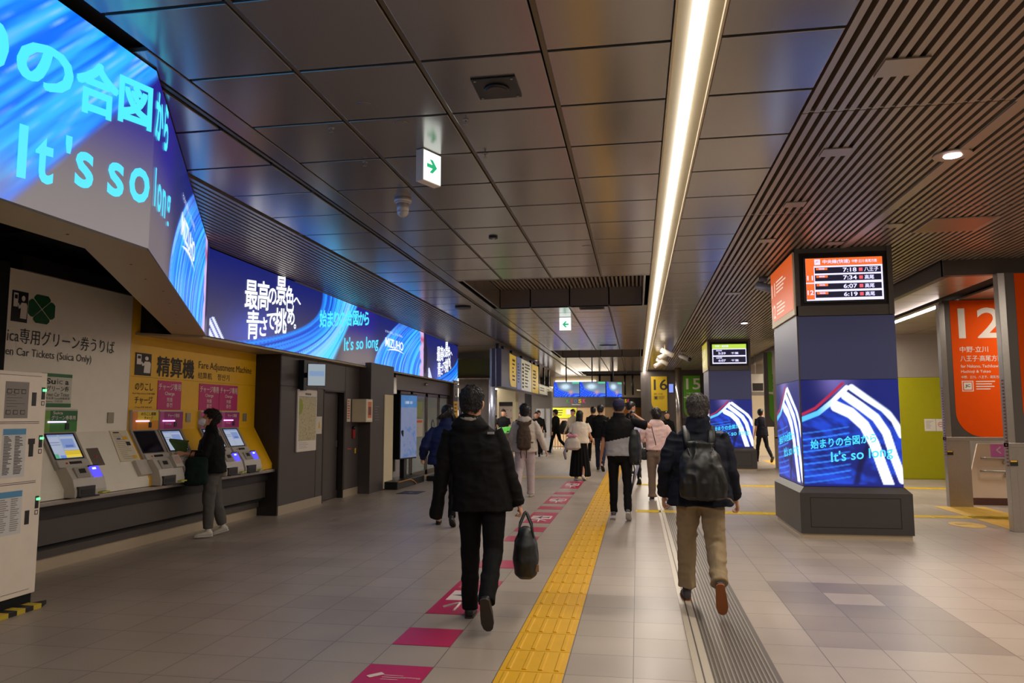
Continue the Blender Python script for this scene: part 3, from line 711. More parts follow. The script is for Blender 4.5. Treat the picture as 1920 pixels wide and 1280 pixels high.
pillar(2.02, 3.18, 21.8, 23.4, 'second pillar down the hall, behind the man with the backpack', YL, ('13', '14'), 'striped shirt advert on the second pillar beside the older man',
       dict(n=2, label='departure board with yellow header and two rows on the second pillar', glow=glow('board_yellow', (.55, .78, .08), 1.1), rows=[('5:59', '千葉'), ('6:07', '千葉')], side='yellow-green platform sign on the side of the second pillar'))

# ---- platform banners at the stair mouths
def banner(name, label, x0, x1, y, z0, z1, m, num, lines_, logo, ground=m_pill, cut='l', numcol=m_whiteprint, mark=False):
    t = thing('platform_banner', label, 'banner', (x0, y, 0))
    W = x1 - x0
    B().box((0, 0, z0), (W, .12, z1), ground).build('board', parent=t)
    b = B(); xa, xb = .12, W; r = .42 * min(1, (xb - xa) / .7)
    pts = [(xa, -.004, z1 - .01), (xb, -.004, z1 - .01), (xb, -.004, z0 + .01)]
    for a in np.linspace(0, PI / 2, 10): pts.append((xa + r * (1 - math.sin(a)), -.004, z0 + .01 + r * (1 - math.cos(a))))
    pts = list(reversed(pts)); b.prism(pts, (0, .003, 0), m)
    b.text(num, numcol, (xa + .12, -.006, z1 - .66), X, Z, fit=(.70 * min(1, W / .95), .52), bold=.012, align='l')
    z = z1 - .80
    for tx, hgt, wd in lines_:
        b.text(tx, numcol, (xa + .12, -.006, z - hgt), X, Z, fit=(wd, hgt), bold=.006, align='l'); z -= hgt * 1.55
    b.box((xa + .12, -.006, z - .19), (xa + .30, -.005, z - .01), numcol); b.box((xa + .135, -.007, z - .175), (xa + .285, -.006, z - .025), m); b.box((xa + .15, -.008, z - .16), (xa + .27, -.007, z - .04), numcol)
    b.text(logo, m_ink, (xa + .21, -.009, z - .10), X, Z, fit=(.085, .06), bold=.03)
    b.bars((xa + .34, -.004, z - .18), X, Z, .42, .17, 4, numcol, -Y, seed=3, th=.4)
    if mark:
        pp = [(xa + .0, z0 + 1.0), (xa + .35, z0 + .95), (xa + .6, z0 + .8), (xa + .85, z0 + .5)]
        for (p, q), (p2, q2) in zip(pp, pp[1:]): b.quad([(p, -.006, q - .03), (p2, -.006, q2 - .03), (p2, -.006, q2 + .07), (p, -.006, q + .02)], numcol)
        pp = [(xa + .25, z0 + .85), (xa + .42, z0 + .6), (xa + .5, z0 + .3), (xa + .52, z0 + .05)]
        for (p, q), (p2, q2) in zip(pp, pp[1:]): b.quad([(p - .01, -.0065, q), (p2 - .02, -.0065, q2), (p2 + .03, -.0065, q2), (p + .01, -.0065, q)], numcol)
    b.build('print', parent=t, recalc=False)
    return t
banner('b', 'orange platform 12 banner beside the lime door', 5.2, 6.35, 13.75, 1.15, 3.49, m_orange, '12', [('中野·立川', .10, .44), ('八王子·高尾方面', .10, .66), ('for Nakano, Tachikawa,', .06, .62), ('Hachioji & Takao', .06, .46), ('中野、立川、八王子、高尾方面', .05, .62)], 'JC')
banner('b', 'orange platform banner cut off by the picture edge, nearer than the number 12 one', 4.93, 6.2, 10.92, 1.15, 3.44, m_orange, '11', [('中野·立川', .10, .44), ('八王子·高尾方面', .10, .66)], 'JC')
banner('b', 'green platform banner with a white road curve between the two pillars', 3.72, 5.0, 23.0, 1.2, 3.40, m_green, '14', [('新宿·中野', .10, .44), ('for Shinjuku', .08, .5)], 'JY', mark=True)
banner('b', 'green platform 15 banner behind the steel pole', 2.06, 2.95, 36.08, 1.4, 3.42, m_green, '15', [('千葉方面', .08, .4)], 'JB', mark=True)
banner('b', 'mustard platform 16 banner right of the kiosk', .56, 1.42, 36.08, 1.75, 3.4, m_ybanner, '16', [('御茶ノ水方面', .08, .4)], 'JB', numcol=m_ink)
# the stair mouths below the banners
def stairmouth(x0, y, y2, lab, pink=True):
    t = thing('stair_gate', lab, 'gate', (x0, y, 0))
    b = B(); b.box((-.03, -.01, 0), (.06, .12, 3.44), m_steel); b.box((.06, 0, 0), (.34, .10, 1.13), m_steel); b.box((-.03, -.02, 1.10), (1.2, .13, 1.16), m_steel); b.build('steel_post', parent=t, bevel=.004)
    b = B(); wx = mat('stair_side_panel', S(232, 208, 184), .5)
    b.prism([(.60, .35, 1.04), (1.6, .35, 1.04), (1.6, .35, .12), (.36, .35, .12)], (0, .04, 0), wx)
    b.prism([(.36, .34, .12), (1.6, .34, .12), (1.6, .34, 0), (.34, .34, 0)], (0, .05, 0), mat('stair_skirting_brown', S(92, 56, 44), .5)); b.build('side_panel', parent=t)
    b = B(); b.tube([(.62, .30, .80), (.66, .24, .80), (1.6, .24, .80)], .018, m_steel); b.tube([(.60, .30, .58), (.64, .24, .58), (1.6, .24, .58)], .018, m_steel)
    for z in (.72, .50): b.cyl((.98, .24, z + .08), (.98, .33, z - .0), .016, m_steel, 8); b.ell((.98, .30, z), (.03, .03, .03), m_steel, 10)
    b.build('handrail', parent=t)
    if pink:
        b = B(); b.box((.80, .33, .80), (1.3, .345, 1.03), mat('pink_sign', S(226, 120, 200), .5)); b.text('くだり', m_whiteprint, (.88, .325, .87), X, Z, fit=(.36, .12), bold=.02, align='l'); b.build('direction_sign', parent=t, recalc=False)
    b = B(); b.box((-.03, -.035, .86), (.06, -.01, .93), m_black); b.box((-.03, -.036, .91), (.05, -.03, .93), m_yellow); b.build('cord_hook', parent=t)
    m_red = mat('red_dot_strip', S(170, 90, 84), .5); b = B()
    for k in range(26): b.box((-.036, .02, .85 + k * .045), (-.031, .06, .872 + k * .045), m_red)
    b.build('dot_strip', parent=t)
stairmouth(5.17, 13.75, 0, 'stainless stair gate with pink down sign below the orange 12 banner')
stairmouth(4.87, 10.92, 0, 'stainless stair post cut off at the picture edge', pink=False)
stairmouth(4.0, 23.0, 0, 'stainless stair gate below the green banner between the pillars', pink=False)
b = B()
for yy in np.arange(10.98, 13.4, .4):
    for xx in (4.9, 5.3): b.box((xx, yy, 0), (xx + .39, yy + .39, .004), m_tac2)
for yy in np.arange(19, 27, .4):
    for xx in (4.2, 4.6): b.box((xx, yy, 0), (xx + .39, yy + .39, .004), m_tac2)
b.build('floor_tactile_stairs', label='pale yellow warning blocks before the stairs', kind='structure')
b = B(); n_ = [(4.52 + .22 * math.cos(a), 9.98 + 1.55 + .30 * math.sin(a), .001) for a in np.linspace(0, 2 * PI, 24, endpoint=False)]
b.prism(n_, (0, 0, .003), m_tac2); b.bars((4.38, 11.5, .004), X, Y, .28, .1, 2, m_ink, Z); b.build('floor_sticker', label='pale yellow oval floor sticker behind the big pillar', cat='floor sticker', kind='thing')

# ================================================================== TICKET MACHINES
def sl(y, d, out=0.0): return Vector((d * .496 + out * .868, y, 1.36 - d * .868 + out * .496))
SD = Vector((.496, 0, -.868)); SN = Vector((.868, 0, .496))
def plate(b, y0, y1, d0, d1, o0, o1, m):
    b.prism([sl(y0, d0, o0), sl(y1, d0, o0), sl(y1, d1, o0), sl(y0, d1, o0)], SN * (o1 - o0), m)
m_lit = glow('violet_lit_bar', (.72, .42, 1.0), 3.0); m_blue = glow('blue_note_slot', (.10, .08, 1.0), 1.25); m_bluew = glow('slot_lamp', (.6, .7, 1.0), 2.5)
def scr_pic(U, V):
    c = np.zeros(U.shape + (3,)); c[...] = (.30, .34, .44); x = U / .36
    c[V > .90] = (.16, .22, .42); k = (x > .42) & (x < .92) & (V > .42) & (V < .82); c[k] = (.16, .22, .42); c[(x > .55) & (x < .85) & (V > .45) & (V < .55)] = (.08, .12, .35)
    c[(x < .36) & (V > .55) & (V < .58)] = (.15, .18, .3); c[(x < .36) & (V > .64) & (V < .67)] = (.12, .15, .3); c[(x > .4) & (x < .43)] = (.25, .3, .4)
    return c
def scr_pic_y(U, V):
    c = scr_pic(U, V); x = U / .36; k = (x > .42) & (V < .32) & (V > .03); c[k] = (.62, .46, .04); c[k & (np.mod(V, .075) < .02)] = (.4, .26, .02); c[(x < .15) & (V < .2)] = (.08, .3, .2); c[(x > .2) & (x < .38) & (V < .12)] = (.1, .2, .5)
    return c
def machine(y0, w, label, kind, blue=True, on=True, yel=False, fill=False):
    t = thing('ticket_machine', label, 'ticket machine', (TX, y0, 0), group=None)
    # header
    hc = dict(green=S(56, 134, 44), magenta=S(178, 26, 118), orange=S(240, 158, 40))[kind]; m1 = mat('header_' + kind, hc, .45)
    m2 = dict(green=mat('header_green_dark', S(28, 104, 46), .45), magenta=mat('header_magenta_dark', S(160, 18, 112), .45), orange=mat('header_yellow', S(240, 204, 50), .45))[kind]
    m3 = dict(green=mat('header_green_side', S(112, 160, 50), .45), magenta=mat('header_magenta_side', S(196, 80, 146), .45), orange=mat('header_orange_side', S(236, 140, 44), .45))[kind]
    b = B(); b.box((0, 0, 1.36), (.045, w, 1.60), m_lgrey); b.box((.045, .005, 1.365), (.048, w - .005, 1.585), m1); b.box((.048, .09, 1.475), (.050, w - .005, 1.585), m2); b.box((.048, .005, 1.365), (.0495, .09, 1.585), m3)
    b.box((.05, .30, 1.39), (.056, .35, 1.455), m_black); b.build('header', parent=t, bevel=.002)
    b = B(); b.box((.050, .06, 1.462), (.060, .30, 1.476), m_lit); b.build('lamp_bar', parent=t)
    b = B(); pk = m_ink if kind == 'orange' else m_whiteprint
    tx = dict(green=('グリーン券専用', 'Suica'), magenta=('チャージ専用', ''), orange=('のりこし精算', 'チャージ'))[kind]
    if kind == 'green': b.text(tx[1], pk, (.052, .19, 1.562), Y, Z, fit=(.13, .03), bold=.01); b.text(tx[0], pk, (.052, .27, 1.512), Y, Z, fit=(.33, .045), bold=.01)
    elif kind == 'magenta': b.text(tx[0], pk, (.052, .28, 1.535), Y, Z, fit=(.24, .05), bold=.01); b.text('Charge', pk, (.052, .18, 1.43), Y, Z, fit=(.12, .03))
    else: b.text(tx[0], pk, (.052, .29, 1.555), Y, Z, fit=(.28, .04), bold=.01); b.text(tx[1], pk, (.052, .29, 1.505), Y, Z, fit=(.16, .04), bold=.01)
    b.build('header_print', parent=t, recalc=False)
    # sloping face
    b = B(); plate(b, 0, w, 0, .43, -.01, .028, m_grey); plate(b, .02, w - .02, .345, .425, .028, .05, m_lgrey); plate(b, .17, .34, .365, .395, .05, .053, m_black); plate(b, .12, .145, .372, .39, .05, .054, mat('small_red', S(200, 50, 30), .5))
    b.build('console', parent=t, bevel=.003)
    b = B(); plate(b, .03, .43, .03, .325, .028, .034, m_black); b.build('screen_bezel', parent=t)
    if on:
        me_ = led([(0, 0), (.36, 0)], 0, .27, scr_pic_y if yel else scr_pic, 'screen', None, cell=.009, mname='machine_screen_picture', e=1.25)
        for v in me_.data.vertices:
            u, z = v.co.x, v.co.z; v.co = sl(.045 + u, .315 - z, .036)
        me_.parent = t
    else: b = B(); plate(b, .045, .41, .04, .315, .034, .036, mat('screen_off', (.004, .005, .012), .15)); b.build('screen', parent=t)
    # lower body
    prof = [sl(0, .43, .028), sl(0, .45, .115), sl(0, .60, .13), Vector((.445, 0, .79)), Vector((.445, 0, .722)), Vector((.30, 0, .722)), Vector((.14, 0, .98))]
    b = B(); b.prism([p + Vector((0, .012, 0)) for p in prof], (0, w - .024, 0), m_lgrey); b.build('lower_body', parent=t, bevel=.006)
    b = B(); plate(b, .08, .26, .475, .59, .115, .140, m_grey); plate(b, .13, .22, .495, .545, .14, .143, m_black); b.build('coin_slot', parent=t, bevel=.003)
    b = B(); b.box((.43, .04, .735), (.465, .27, .83), mat('coin_tray_dark', S(70, 70, 72), .3, .5)); b.box((.465, .07, .755), (.468, .24, .80), m_black); b.box((.44, .03, .722), (.50, .29, .735), m_black); b.build('coin_tray', parent=t, bevel=.003)
    if blue:
        b = B(); plate(b, .30, .43, .46, .475, .115, .138, m_black); plate(b, .305, .425, .475, .60, .115, .142, m_blue); plate(b, .32, .37, .495, .515, .142, .147, m_bluew); b.build('note_slot', parent=t, bevel=.004)
    else:
        b = B(); plate(b, .31, .45, .44, .60, .11, .17, m_lgrey); plate(b, .33, .43, .46, .56, .17, .172, mat('label_pinkish', S(190, 160, 150), .6)); b.build('note_slot', parent=t, bevel=.006)
    b = B(); b.box((.43, .33, .745), (.50, .44, .758), mat('yellow_green_sticker', S(200, 204, 60), .5)); b.box((.44, .36, .7585), (.49, .41, .7595), mat('sticker_green', S(60, 120, 60), .6)); b.build('tray_sticker', parent=t)
    if fill:
        b = B(); plate(b, .42, .445, .0, .2, .028, .029, m_grey); b.build('side_strip', parent=t)
    return t
machine(6.64, .47, 'green car ticket machine with bright green header on the white wall', 'green', yel=True)
machine(7.99, .49, 'fare adjustment machine with orange header and a black switched-off screen', 'orange', blue=False, on=False)
machine(8.50, .49, 'magenta charge machine beside the black-screen machine, faced by the masked woman', 'magenta', blue=False)
machine(9.40, .49, 'magenta charge machine partly hidden behind the masked woman', 'magenta')
machine(9.91, .49, 'last magenta charge machine, nearest the charcoal end wall', 'magenta')

def wallsign(name, label, y0, y1, z0, z1, m, items, cat='sign', th=.006, frame=None):
    b = B(); b.box((TX, y0, z0), (TX + th, y1, z1), m)
    for it in items: it(b, TX + th + .0015)
    return b.build(name, label=label, cat=cat, recalc=False)
def T(s, m, y, z, w, h, bold=.008, al='c'): return lambda b, x: b.text(s, m, (x, y, z), Y, Z, fit=(w, h), bold=bold, align=al)
def Q(m, y0, y1, z0, z1): return lambda b, x: b.box((x - .001, y0, z0), (x + .001, y1, z1), m)
for y0, y1, lb in ((8.50, 8.99, 'magenta charge sign above the machine with black-framed lit screen'), (9.40, 9.895, 'magenta charge sign above the woman, left of its twin'), (9.905, 10.40, 'magenta charge sign nearest the charcoal wall')):
    c = (y0 + y1) / 2; wallsign('charge_sign', lb, y0, y1, 1.61, 1.975, m_magenta, [T('チャージ専用', m_whiteprint, c, 1.90, .46, .09), T('Charge', m_whiteprint, c, 1.81, .2, .055, .012), T('充值', m_whiteprint, c, 1.74, .12, .055), T('충전', m_whiteprint, c, 1.67, .12, .055)])
wallsign('green_ticket_sign', 'white and green ticket sign above the green machine', 6.64, 7.05, 1.62, 1.965, mat('sign_white', S(206, 204, 186), .5), [Q(m_dgreen, 6.64, 7.05, 1.93, 1.965), Q(m_dgreen, 6.64, 7.05, 1.62, 1.66),
    T('Su', m_ink, 6.76, 1.885, .13, .06, .03), T('ic', mat('mid_grey_ink', S(130, 126, 120), .6), 6.88, 1.885, .08, .055, .02), T('a', m_ink, 6.98, 1.875, .05, .042, .03), T('グリーン券', m_ink, 6.86, 1.81, .30, .055), T('Green Car Ticket', m_ink, 6.85, 1.75, .34, .04, 0), T('绿色车票 Suica特殊車票', m_ink, 6.85, 1.71, .36, .025, 0), T('Suica 그린권', m_ink, 6.82, 1.68, .22, .022, 0)])
def person_icon(m): 
    def f(b, x):
        pass
    return f
def icon(y0, z0, w, h, m_bg, m_fg, label, name='ticket_pictogram'):
    b = B(); x = TX + .006; b.box((TX, y0, z0), (x, y0 + w, z0 + h), m_bg); x += .002
    P = lambda u, v: (x, y0 + u * w, z0 + v * h)
    b.prism([P(.07, .48), P(.34, .48), P(.34, .93), P(.07, .93)], (.002, 0, 0), m_fg); b.prism([P(.12, .74), P(.29, .74), P(.29, .87), P(.12, .87)], (.004, 0, 0), m_bg)
    b.prism([P(.68 + .11 * math.cos(a), .78 + .09 * math.sin(a)) for a in np.linspace(0, 2 * PI, 20, endpoint=False)], (.002, 0, 0), m_fg)
    b.prism([P(.52, .12), P(.92, .12), P(.95, .55), P(.88, .64), P(.58, .64), P(.46, .52), P(.40, .62), P(.34, .58), P(.42, .42), P(.55, .46)], (.002, 0, 0), m_fg)
    b.build(name, label=label, cat='sign', recalc=False)
icon(6.22, 2.44, .19, .30, m_black, m_whiteprint, 'black ticket pictogram left of the clover on the white wall')
icon(8.05, 2.02, .30, .27, m_ink, m_whiteprint, 'dark pictogram of a person at a machine on the yellow wall')
b = B(); x = TX + .004; cy, cz = 6.59, 2.60; m_cl = mat('clover_green', S(10, 84, 36), .45)
def leaf(a):
    pts = []
    for (u, v) in ((.0, .0), (.10, .10), (.098, .125), (.07, .155), (-.07, .155), (-.098, .125), (-.10, .10)):
        c_, s_ = math.cos(a), math.sin(a); v2 = v + .008
        pts.append((x, cy + (u * c_ - v2 * s_) * 1.04, cz + (u * s_ + v2 * c_) * .88))
    return pts
for k in range(4): b.prism(leaf(PI / 2 * k), (.003, 0, 0), m_cl)
b.build('clover_emblem', label='dark green four-leaf clover emblem on the white wall', cat='emblem')
b = B(); x = TX + .004; mi_ = m_ink
b.text('Suica専用グリーン券うりば', mi_, (x, 6.06, 2.235), Y, Z, fit=(1.62, .15), bold=.004, align='l'); b.build('wall_lettering', label='large dark Japanese green ticket lettering on the white wall', cat='lettering', recalc=False)
b = B(); b.text('Green Car Tickets (Suica Only)', mi_, (x, 6.02, 2.09), Y, Z, fit=(1.30, .10), align='l'); b.build('wall_lettering', label='smaller English green car ticket lettering on the white wall', cat='lettering', recalc=False)
b = B(); b.text('精算機', mi_, (x, 8.47, 2.03), Y, Z, fit=(.79, .25), bold=.018, align='l'); b.build('wall_lettering', label='big dark three-character heading on the yellow wall', cat='lettering', recalc=False)
b = B(); b.text('Fare Adjustment Machine', mi_, (x, 9.37, 2.15), Y, Z, fit=(1.42, .13), align='l'); b.text('结算机', mi_, (x, 9.36, 2.04), Y, Z, fit=(.34, .09), align='l'); b.text('정산기', mi_, (x, 9.84, 2.04), Y, Z, fit=(.32, .09), align='l')
b.build('wall_lettering', label='thin English, Chinese and Korean lettering on the yellow wall', cat='lettering', recalc=False)
b = B(); b.text('のりこし', mi_, (x, 8.24, 1.885), Y, Z, fit=(.33, .09), bold=.008); b.text('Fare Adjustment 补票 補票', mi_, (x, 8.24, 1.80), Y, Z, fit=(.42, .025)); b.text('チャージ', mi_, (x, 8.24, 1.72), Y, Z, fit=(.33, .09), bold=.008); b.text('Charge 充值 加値 충전', mi_, (x, 8.24, 1.635), Y, Z, fit=(.32, .022))
b.build('wall_lettering', label='fare adjustment and charge lettering above the black-screen machine', cat='lettering', recalc=False)
# seams of the yellow and white panels
b = B(); ms = mat('panel_seam', S(120, 92, 20), .6)
b.box((TX, 7.97, 2.0), (TX + .002, 10.93, 2.003), ms); b.box((TX, 7.97, 1.598), (TX + .002, 8.0, 1.6), ms); b.box((TX, 7.962, 1.36), (TX + .003, 7.968, 2.95), m_base)
b.build('trim_4', label='thin seams of the yellow wall', kind='structure')
for y, lb in ((7.62, 'small grey intercom plate on the white wall by the yellow edge'), (9.12, 'small grey plate on the yellow wall left of the masked woman'), (10.58, 'small grey plate on the yellow wall at its far end')):
    b = B(); b.box((TX, y, 1.45), (TX + .012, y + .10, 1.57), mat('plate_grey', S(150, 142, 124), .4, .3)); b.build('wall_plate', label=lb, cat='plate', bevel=.002)
t = thing('call_panel', 'slanted steel call panel with a red button beside the green machine', 'panel', (TX, 7.19, 0))
b = B(); plate(b, 0, .17, .205, .415, 0, .006, mat('call_steel', S(134, 124, 114), .35, .6)); b.build('plate', parent=t)
b = B(); plate(b, .075, .095, .30, .32, .006, .012, mat('small_red', S(200, 50, 30), .5)); b.build('button', parent=t)
b = B(); b.prism([sl(7.66, .0, .004) + Vector((TX, 0, 0)), sl(7.94, .0, .004) + Vector((TX, 0, 0)), sl(7.94, .40, .004) + Vector((TX, 0, 0)), sl(7.62, .40, .004) + Vector((TX, 0, 0))], SN * .004, mat('notice_cream', S(222, 212, 182), .6))
o = sl(7.68, .38, .009) + Vector((TX, 0, 0)); b.bars(o, Y, -SD, .24, .34, 14, m_grey, SN, seed=2, th=.25)
for (ya, yb, da, db_, mm) in ((7.70, 7.80, .02, .035, m_ink), (7.82, 7.90, .08, .12, m_yellow), (7.72, 7.78, .10, .12, mat('note_blue', S(90, 110, 150), .6)), (7.84, 7.91, .15, .20, m_ink), (7.85, 7.92, .33, .37, m_yellow)):
    b.prism([sl(ya, da, .009) + Vector((TX, 0, 0)), sl(yb, da, .009) + Vector((TX, 0, 0)), sl(yb, db_, .009) + Vector((TX, 0, 0)), sl(ya, db_, .009) + Vector((TX, 0, 0))], SN * .001, mm)
b.build('notice_sheet', label='cream notice sheet on the slope between white and yellow wall', cat='notice', recalc=False)
b = B(); b.prism([Vector((TX, 0, 0)) + sl(7.80, .41, .0), Vector((TX, 0, 0)) + sl(8.0, .41, .0), Vector((TX, 0, 0)) + sl(8.0, .60, .0), Vector((TX, 0, 0)) + sl(7.80, .60, .0)], SN * .05, m_lgrey)
b.build('coupon_box', label='pale box low on the slope beside the black-screen machine', cat='box', bevel=.004)

# ---- locker unit at the left edge
t = thing('parcel_locker', 'white coin locker unit with green lamps at the left edge', 'locker', (-4.88, 4.52, 0))
m_lk = mat('locker_white', S(250, 236, 218), .4); m_seam = mat('locker_seam', S(74, 48, 70), .5)
b = B(); b.box((-.50, 0, .10), (0, 1.02, 1.885), m_lk); b.build('cabinet', parent=t, bevel=.004)
B().box((-.49, .01, 0), (-.02, 1.005, .10), m_void).build('plinth', parent=t)
for ci, (ya, yb) in enumerate(((.02, .45), (.53, .955))):
    for (za, zb, k) in ((1.48, 1.855, 0), (1.00, 1.47, 1), (.14, .99, 2)):
        b = B(); b.box((0, ya, za), (.004, yb, zb), m_seam); b.box((.002, ya + .004, za + .004), (.012, yb - .004, zb - .004), m_lk); d = b.build('door', parent=t)
        hz = (1.61, 1.20, .66)[k]; b = B(); b.box((.012, yb - .10, hz), (.014, yb - .055, hz + .11), m_black)
        if k == 1: b.box((.012, yb - .11, hz + .10), (.016, yb - .045, hz + .145), m_dark2)
        b.build('handle', parent=d)
        if ci == 1:
            pz0, pz1 = ((1.51, 1.80), (1.045, 1.43), (.60, .94))[k]; pm = mat('grey_notice', S(150, 144, 138), .6) if k == 0 else mat('white_notice', S(226, 224, 220), .6)
            b = B(); x = .0125; b.box((x, ya + .06, pz0), (x + .001, ya + .29, pz1), pm)
            if k: b.box((x + .001, ya + .065, pz1 - .05), (x + .002, ya + .285, pz1 - .003), mat('notice_blue_head', S(96, 160, 204), .6)); b.bars((x + .001, ya + .075, pz0 + .02), Y, Z, .095, pz1 - pz0 - .08, 26 if k == 1 else 16, m_ink if k == 1 else m_grey, X, seed=3, th=.5); b.bars((x + .001, ya + .18, pz0 + .02), Y, Z, .095, pz1 - pz0 - .08, 26 if k == 1 else 16, m_ink if k == 1 else m_grey, X, seed=5, th=.5)
            else:
                for r in range(2):
                    for c in range(3): b.box((x + .001, ya + .075 + c * .07, pz0 + .03 + r * .15 * 1.1), (x + .002, ya + .12 + c * .07, pz0 + .065 + r * .165), m_ink); b.box((x + .002, ya + .08 + c * .07, pz0 + .035 + r * .165), (x + .003, ya + .115 + c * .07, pz0 + .06 + r * .165), pm)
                b.bars((x + .001, ya + .075, pz0 + .08), Y, Z, .2, .16, 7, m_ink, X, seed=8, th=.12)
            b.build('notice', parent=d, recalc=False)
    for hz in (1.665, 1.27, .775):
        yb2 = yb + .012; b = B(); b.box((0, yb2, hz), (.006, yb2 + .032, hz + .10), m_black); b.box((.006, yb2 + .004, hz + .066), (.016, yb2 + .034, hz + .084), glow('green_lamp', (.10, 1.0, .25), 3.0))
        b.box((0, yb2 + .002, hz - .05), (.006, yb2 + .03, hz - .014), m_seam); b.box((.006, yb2 + .002, hz - .044), (.007, yb2 + .022, hz - .02), m_lk); b.build('lock_lamp', parent=t)
b = B(); m_hz = mat('hazard_yellow', S(206, 180, 50), .5)
for k in range(12): b.box((-4.86, 4.5 + k * .08, 0), (-4.74, 4.58 + k * .08, .035), m_hz if k % 2 else m_dark2)
b.prism([(-4.86, 5.46, 0), (-4.74, 5.46, 0), (-4.80, 5.58, 0)], (0, 0, .03), m_dark2); b.build('hazard_foot', label='yellow and black striped foot strip beside the locker', cat='hazard strip')

# ================================================================== LEFT WALL ITEMS
WX = -5.5
t = thing('station_map', 'white framed station area map on the charcoal wall', 'map', (WX, 11.5, .94))
b = B(); b.box((0, 0, 0), (.035, .74, 1.03), m_whiteprint); b.build('frame', parent=t, bevel=.012)
def mapfn(U, V): pass
mp = bpy.data.materials.new('area_map_print'); mp.use_nodes = True; nt = mp.node_tree; bs_ = nt.nodes['Principled BSDF']; vo = nt.nodes.new('ShaderNodeTexVoronoi'); vo.feature = 'DISTANCE_TO_EDGE'; vo.inputs['Scale'].default_value = 22; tc = nt.nodes.new('ShaderNodeTexCoord'); nt.links.new(tc.outputs['Object'], vo.inputs['Vector'])
cr = nt.nodes.new('ShaderNodeValToRGB'); cr.color_ramp.elements[0].position = .01; cr.color_ramp.elements[0].color = S(150, 130, 110) + (1,); cr.color_ramp.elements[1].position = .06; cr.color_ramp.elements[1].color = S(204, 194, 150) + (1,)
nt.links.new(vo.outputs['Distance'], cr.inputs[0]); nt.links.new(cr.outputs[0], bs_.inputs['Base Color']); bs_.inputs['Roughness'].default_value = .4
b = B(); b.box((.035, .04, .18), (.037, .70, .90), mp); b.box((.035, .03, .905), (.037, .71, .912), m_ink)
b.prism([(.037, .04, .90 - .02), (.037, .14, .86), (.037, .19, .75), (.037, .14, .64), (.037, .04, .60)], (.001, 0, 0), mat('map_park', S(160, 172, 70), .6)); b.bars((.037, .06, .05), Y, Z, .6, .11, 4, m_grey, X, seed=4, th=.2)
b.text('駅周辺案内図', m_ink, (.037, .37, .955), Y, Z, fit=(.22, .035), bold=.01); b.build('map_print', parent=t, recalc=False)
b = B(); b.box((WX, 12.30, 1.22), (WX + .006, 12.52, 1.52), m_paper); b.prism([(WX + .007, 12.36, 1.32), (WX + .007, 12.46, 1.32), (WX + .007, 12.41, 1.45)], (.001, 0, 0), m_yellow); b.build('warning_notice', label='small white notice with a yellow triangle beside the map', cat='notice')
t = thing('wall_monitor', 'small bluish monitor on a black bracket above the station map', 'monitor', (WX, 11.55, 2.20))
B().box((0, .0, -.25), (.10, .12, .25), m_black).build('bracket_plate', parent=t); B().box((.10, .02, -.04), (.26, .10, .04), m_black).build('bracket_arm', parent=t)
b = B(); R_ = Matrix.Rotation(math.radians(-58), 3, 'Z')
def rbox(b, c, sx, sz, d0, d1, m):   # panel facing -Y then turned
    pts = [R_ @ Vector((sx * a, d0, sz * e)) + Vector(c) for a, e in ((-1, -1), (1, -1), (1, 1), (-1, 1))]; b.prism(pts, R_ @ Vector((0, d1 - d0, 0)), m)
R_ = Matrix.Rotation(math.radians(35), 3, 'Z')
rbox(b, (.33, -.02, 0), .145, .185, 0, .05, m_black); b.build('monitor_casing', parent=t, bevel=.004)
b = B(); rbox(b, (.33, -.02, 0), .138, .176, -.004, 0, glow('pale_monitor', (.42, .50, .56), .75)); rbox(b, (.33, -.02, .02), .12, .04, -.006, -.004, glow('pale_monitor_blue', (.25, .38, .62), .8)); b.build('display', parent=t)
b = B(); b.box((WX, 13.68, 1.42), (WX + .004, 13.86, 1.86), m_paper); b.bars((WX + .004, 13.70, 1.45), Y, Z, .14, .38, 8, mat('orange_print', S(214, 96, 50), .6), X, seed=5, th=.45); b.build('poster_strip', label='narrow white poster with orange print left of the defibrillator box', cat='poster')
t = thing('defibrillator_box', 'cream wall box with an orange front picture on the charcoal wall', 'wall box', (WX, 13.92, 1.41))
B().box((0, 0, 0), (.30, .36, .45), m_cream).build('cabinet', parent=t, bevel=.01)
b = B(); b.box((.30, .05, .04), (.303, .32, .42), m_whiteprint); b.box((.303, .08, .08), (.305, .29, .40), mat('box_orange', S(226, 122, 66), .5)); b.box((.305, .11, .14), (.307, .26, .30), mat('box_brown', S(120, 70, 50), .5)); b.build('front_picture', parent=t)
b = B(); b.box((WX, 13.95, 1.10), (WX + .03, 14.07, 1.28), mat('tag_red', S(150, 26, 24), .5)); b.ell((WX + .03, 14.0, 1.30), (.03, .05, .04), m_black, 10); b.box((WX, 14.10, 1.22), (WX + .01, 14.16, 1.30), m_dgreen); b.build('red_wall_tag', label='red tag hanging below the defibrillator box', cat='tag')
b = B(); b.bars((WX + .001, 13.75, .86), Y, Z, .3, .05, 1, mat('red_print', S(190, 60, 50), .6), X, seed=9, th=.5); b.box((WX, 14.12, .80), (WX + .004, 14.18, .90), m_yellow); b.build('red_lettering', label='tiny red lettering low on the charcoal wall', cat='lettering')
b = B(); b.bars((-5.249, 14.55, 1.42), Y, Z, .34, .32, 6, mat('dim_print', S(140, 132, 124), .6), X, seed=6, th=.22); b.build('etched_notice', label='pale lines of small print on the wall pier', cat='lettering')
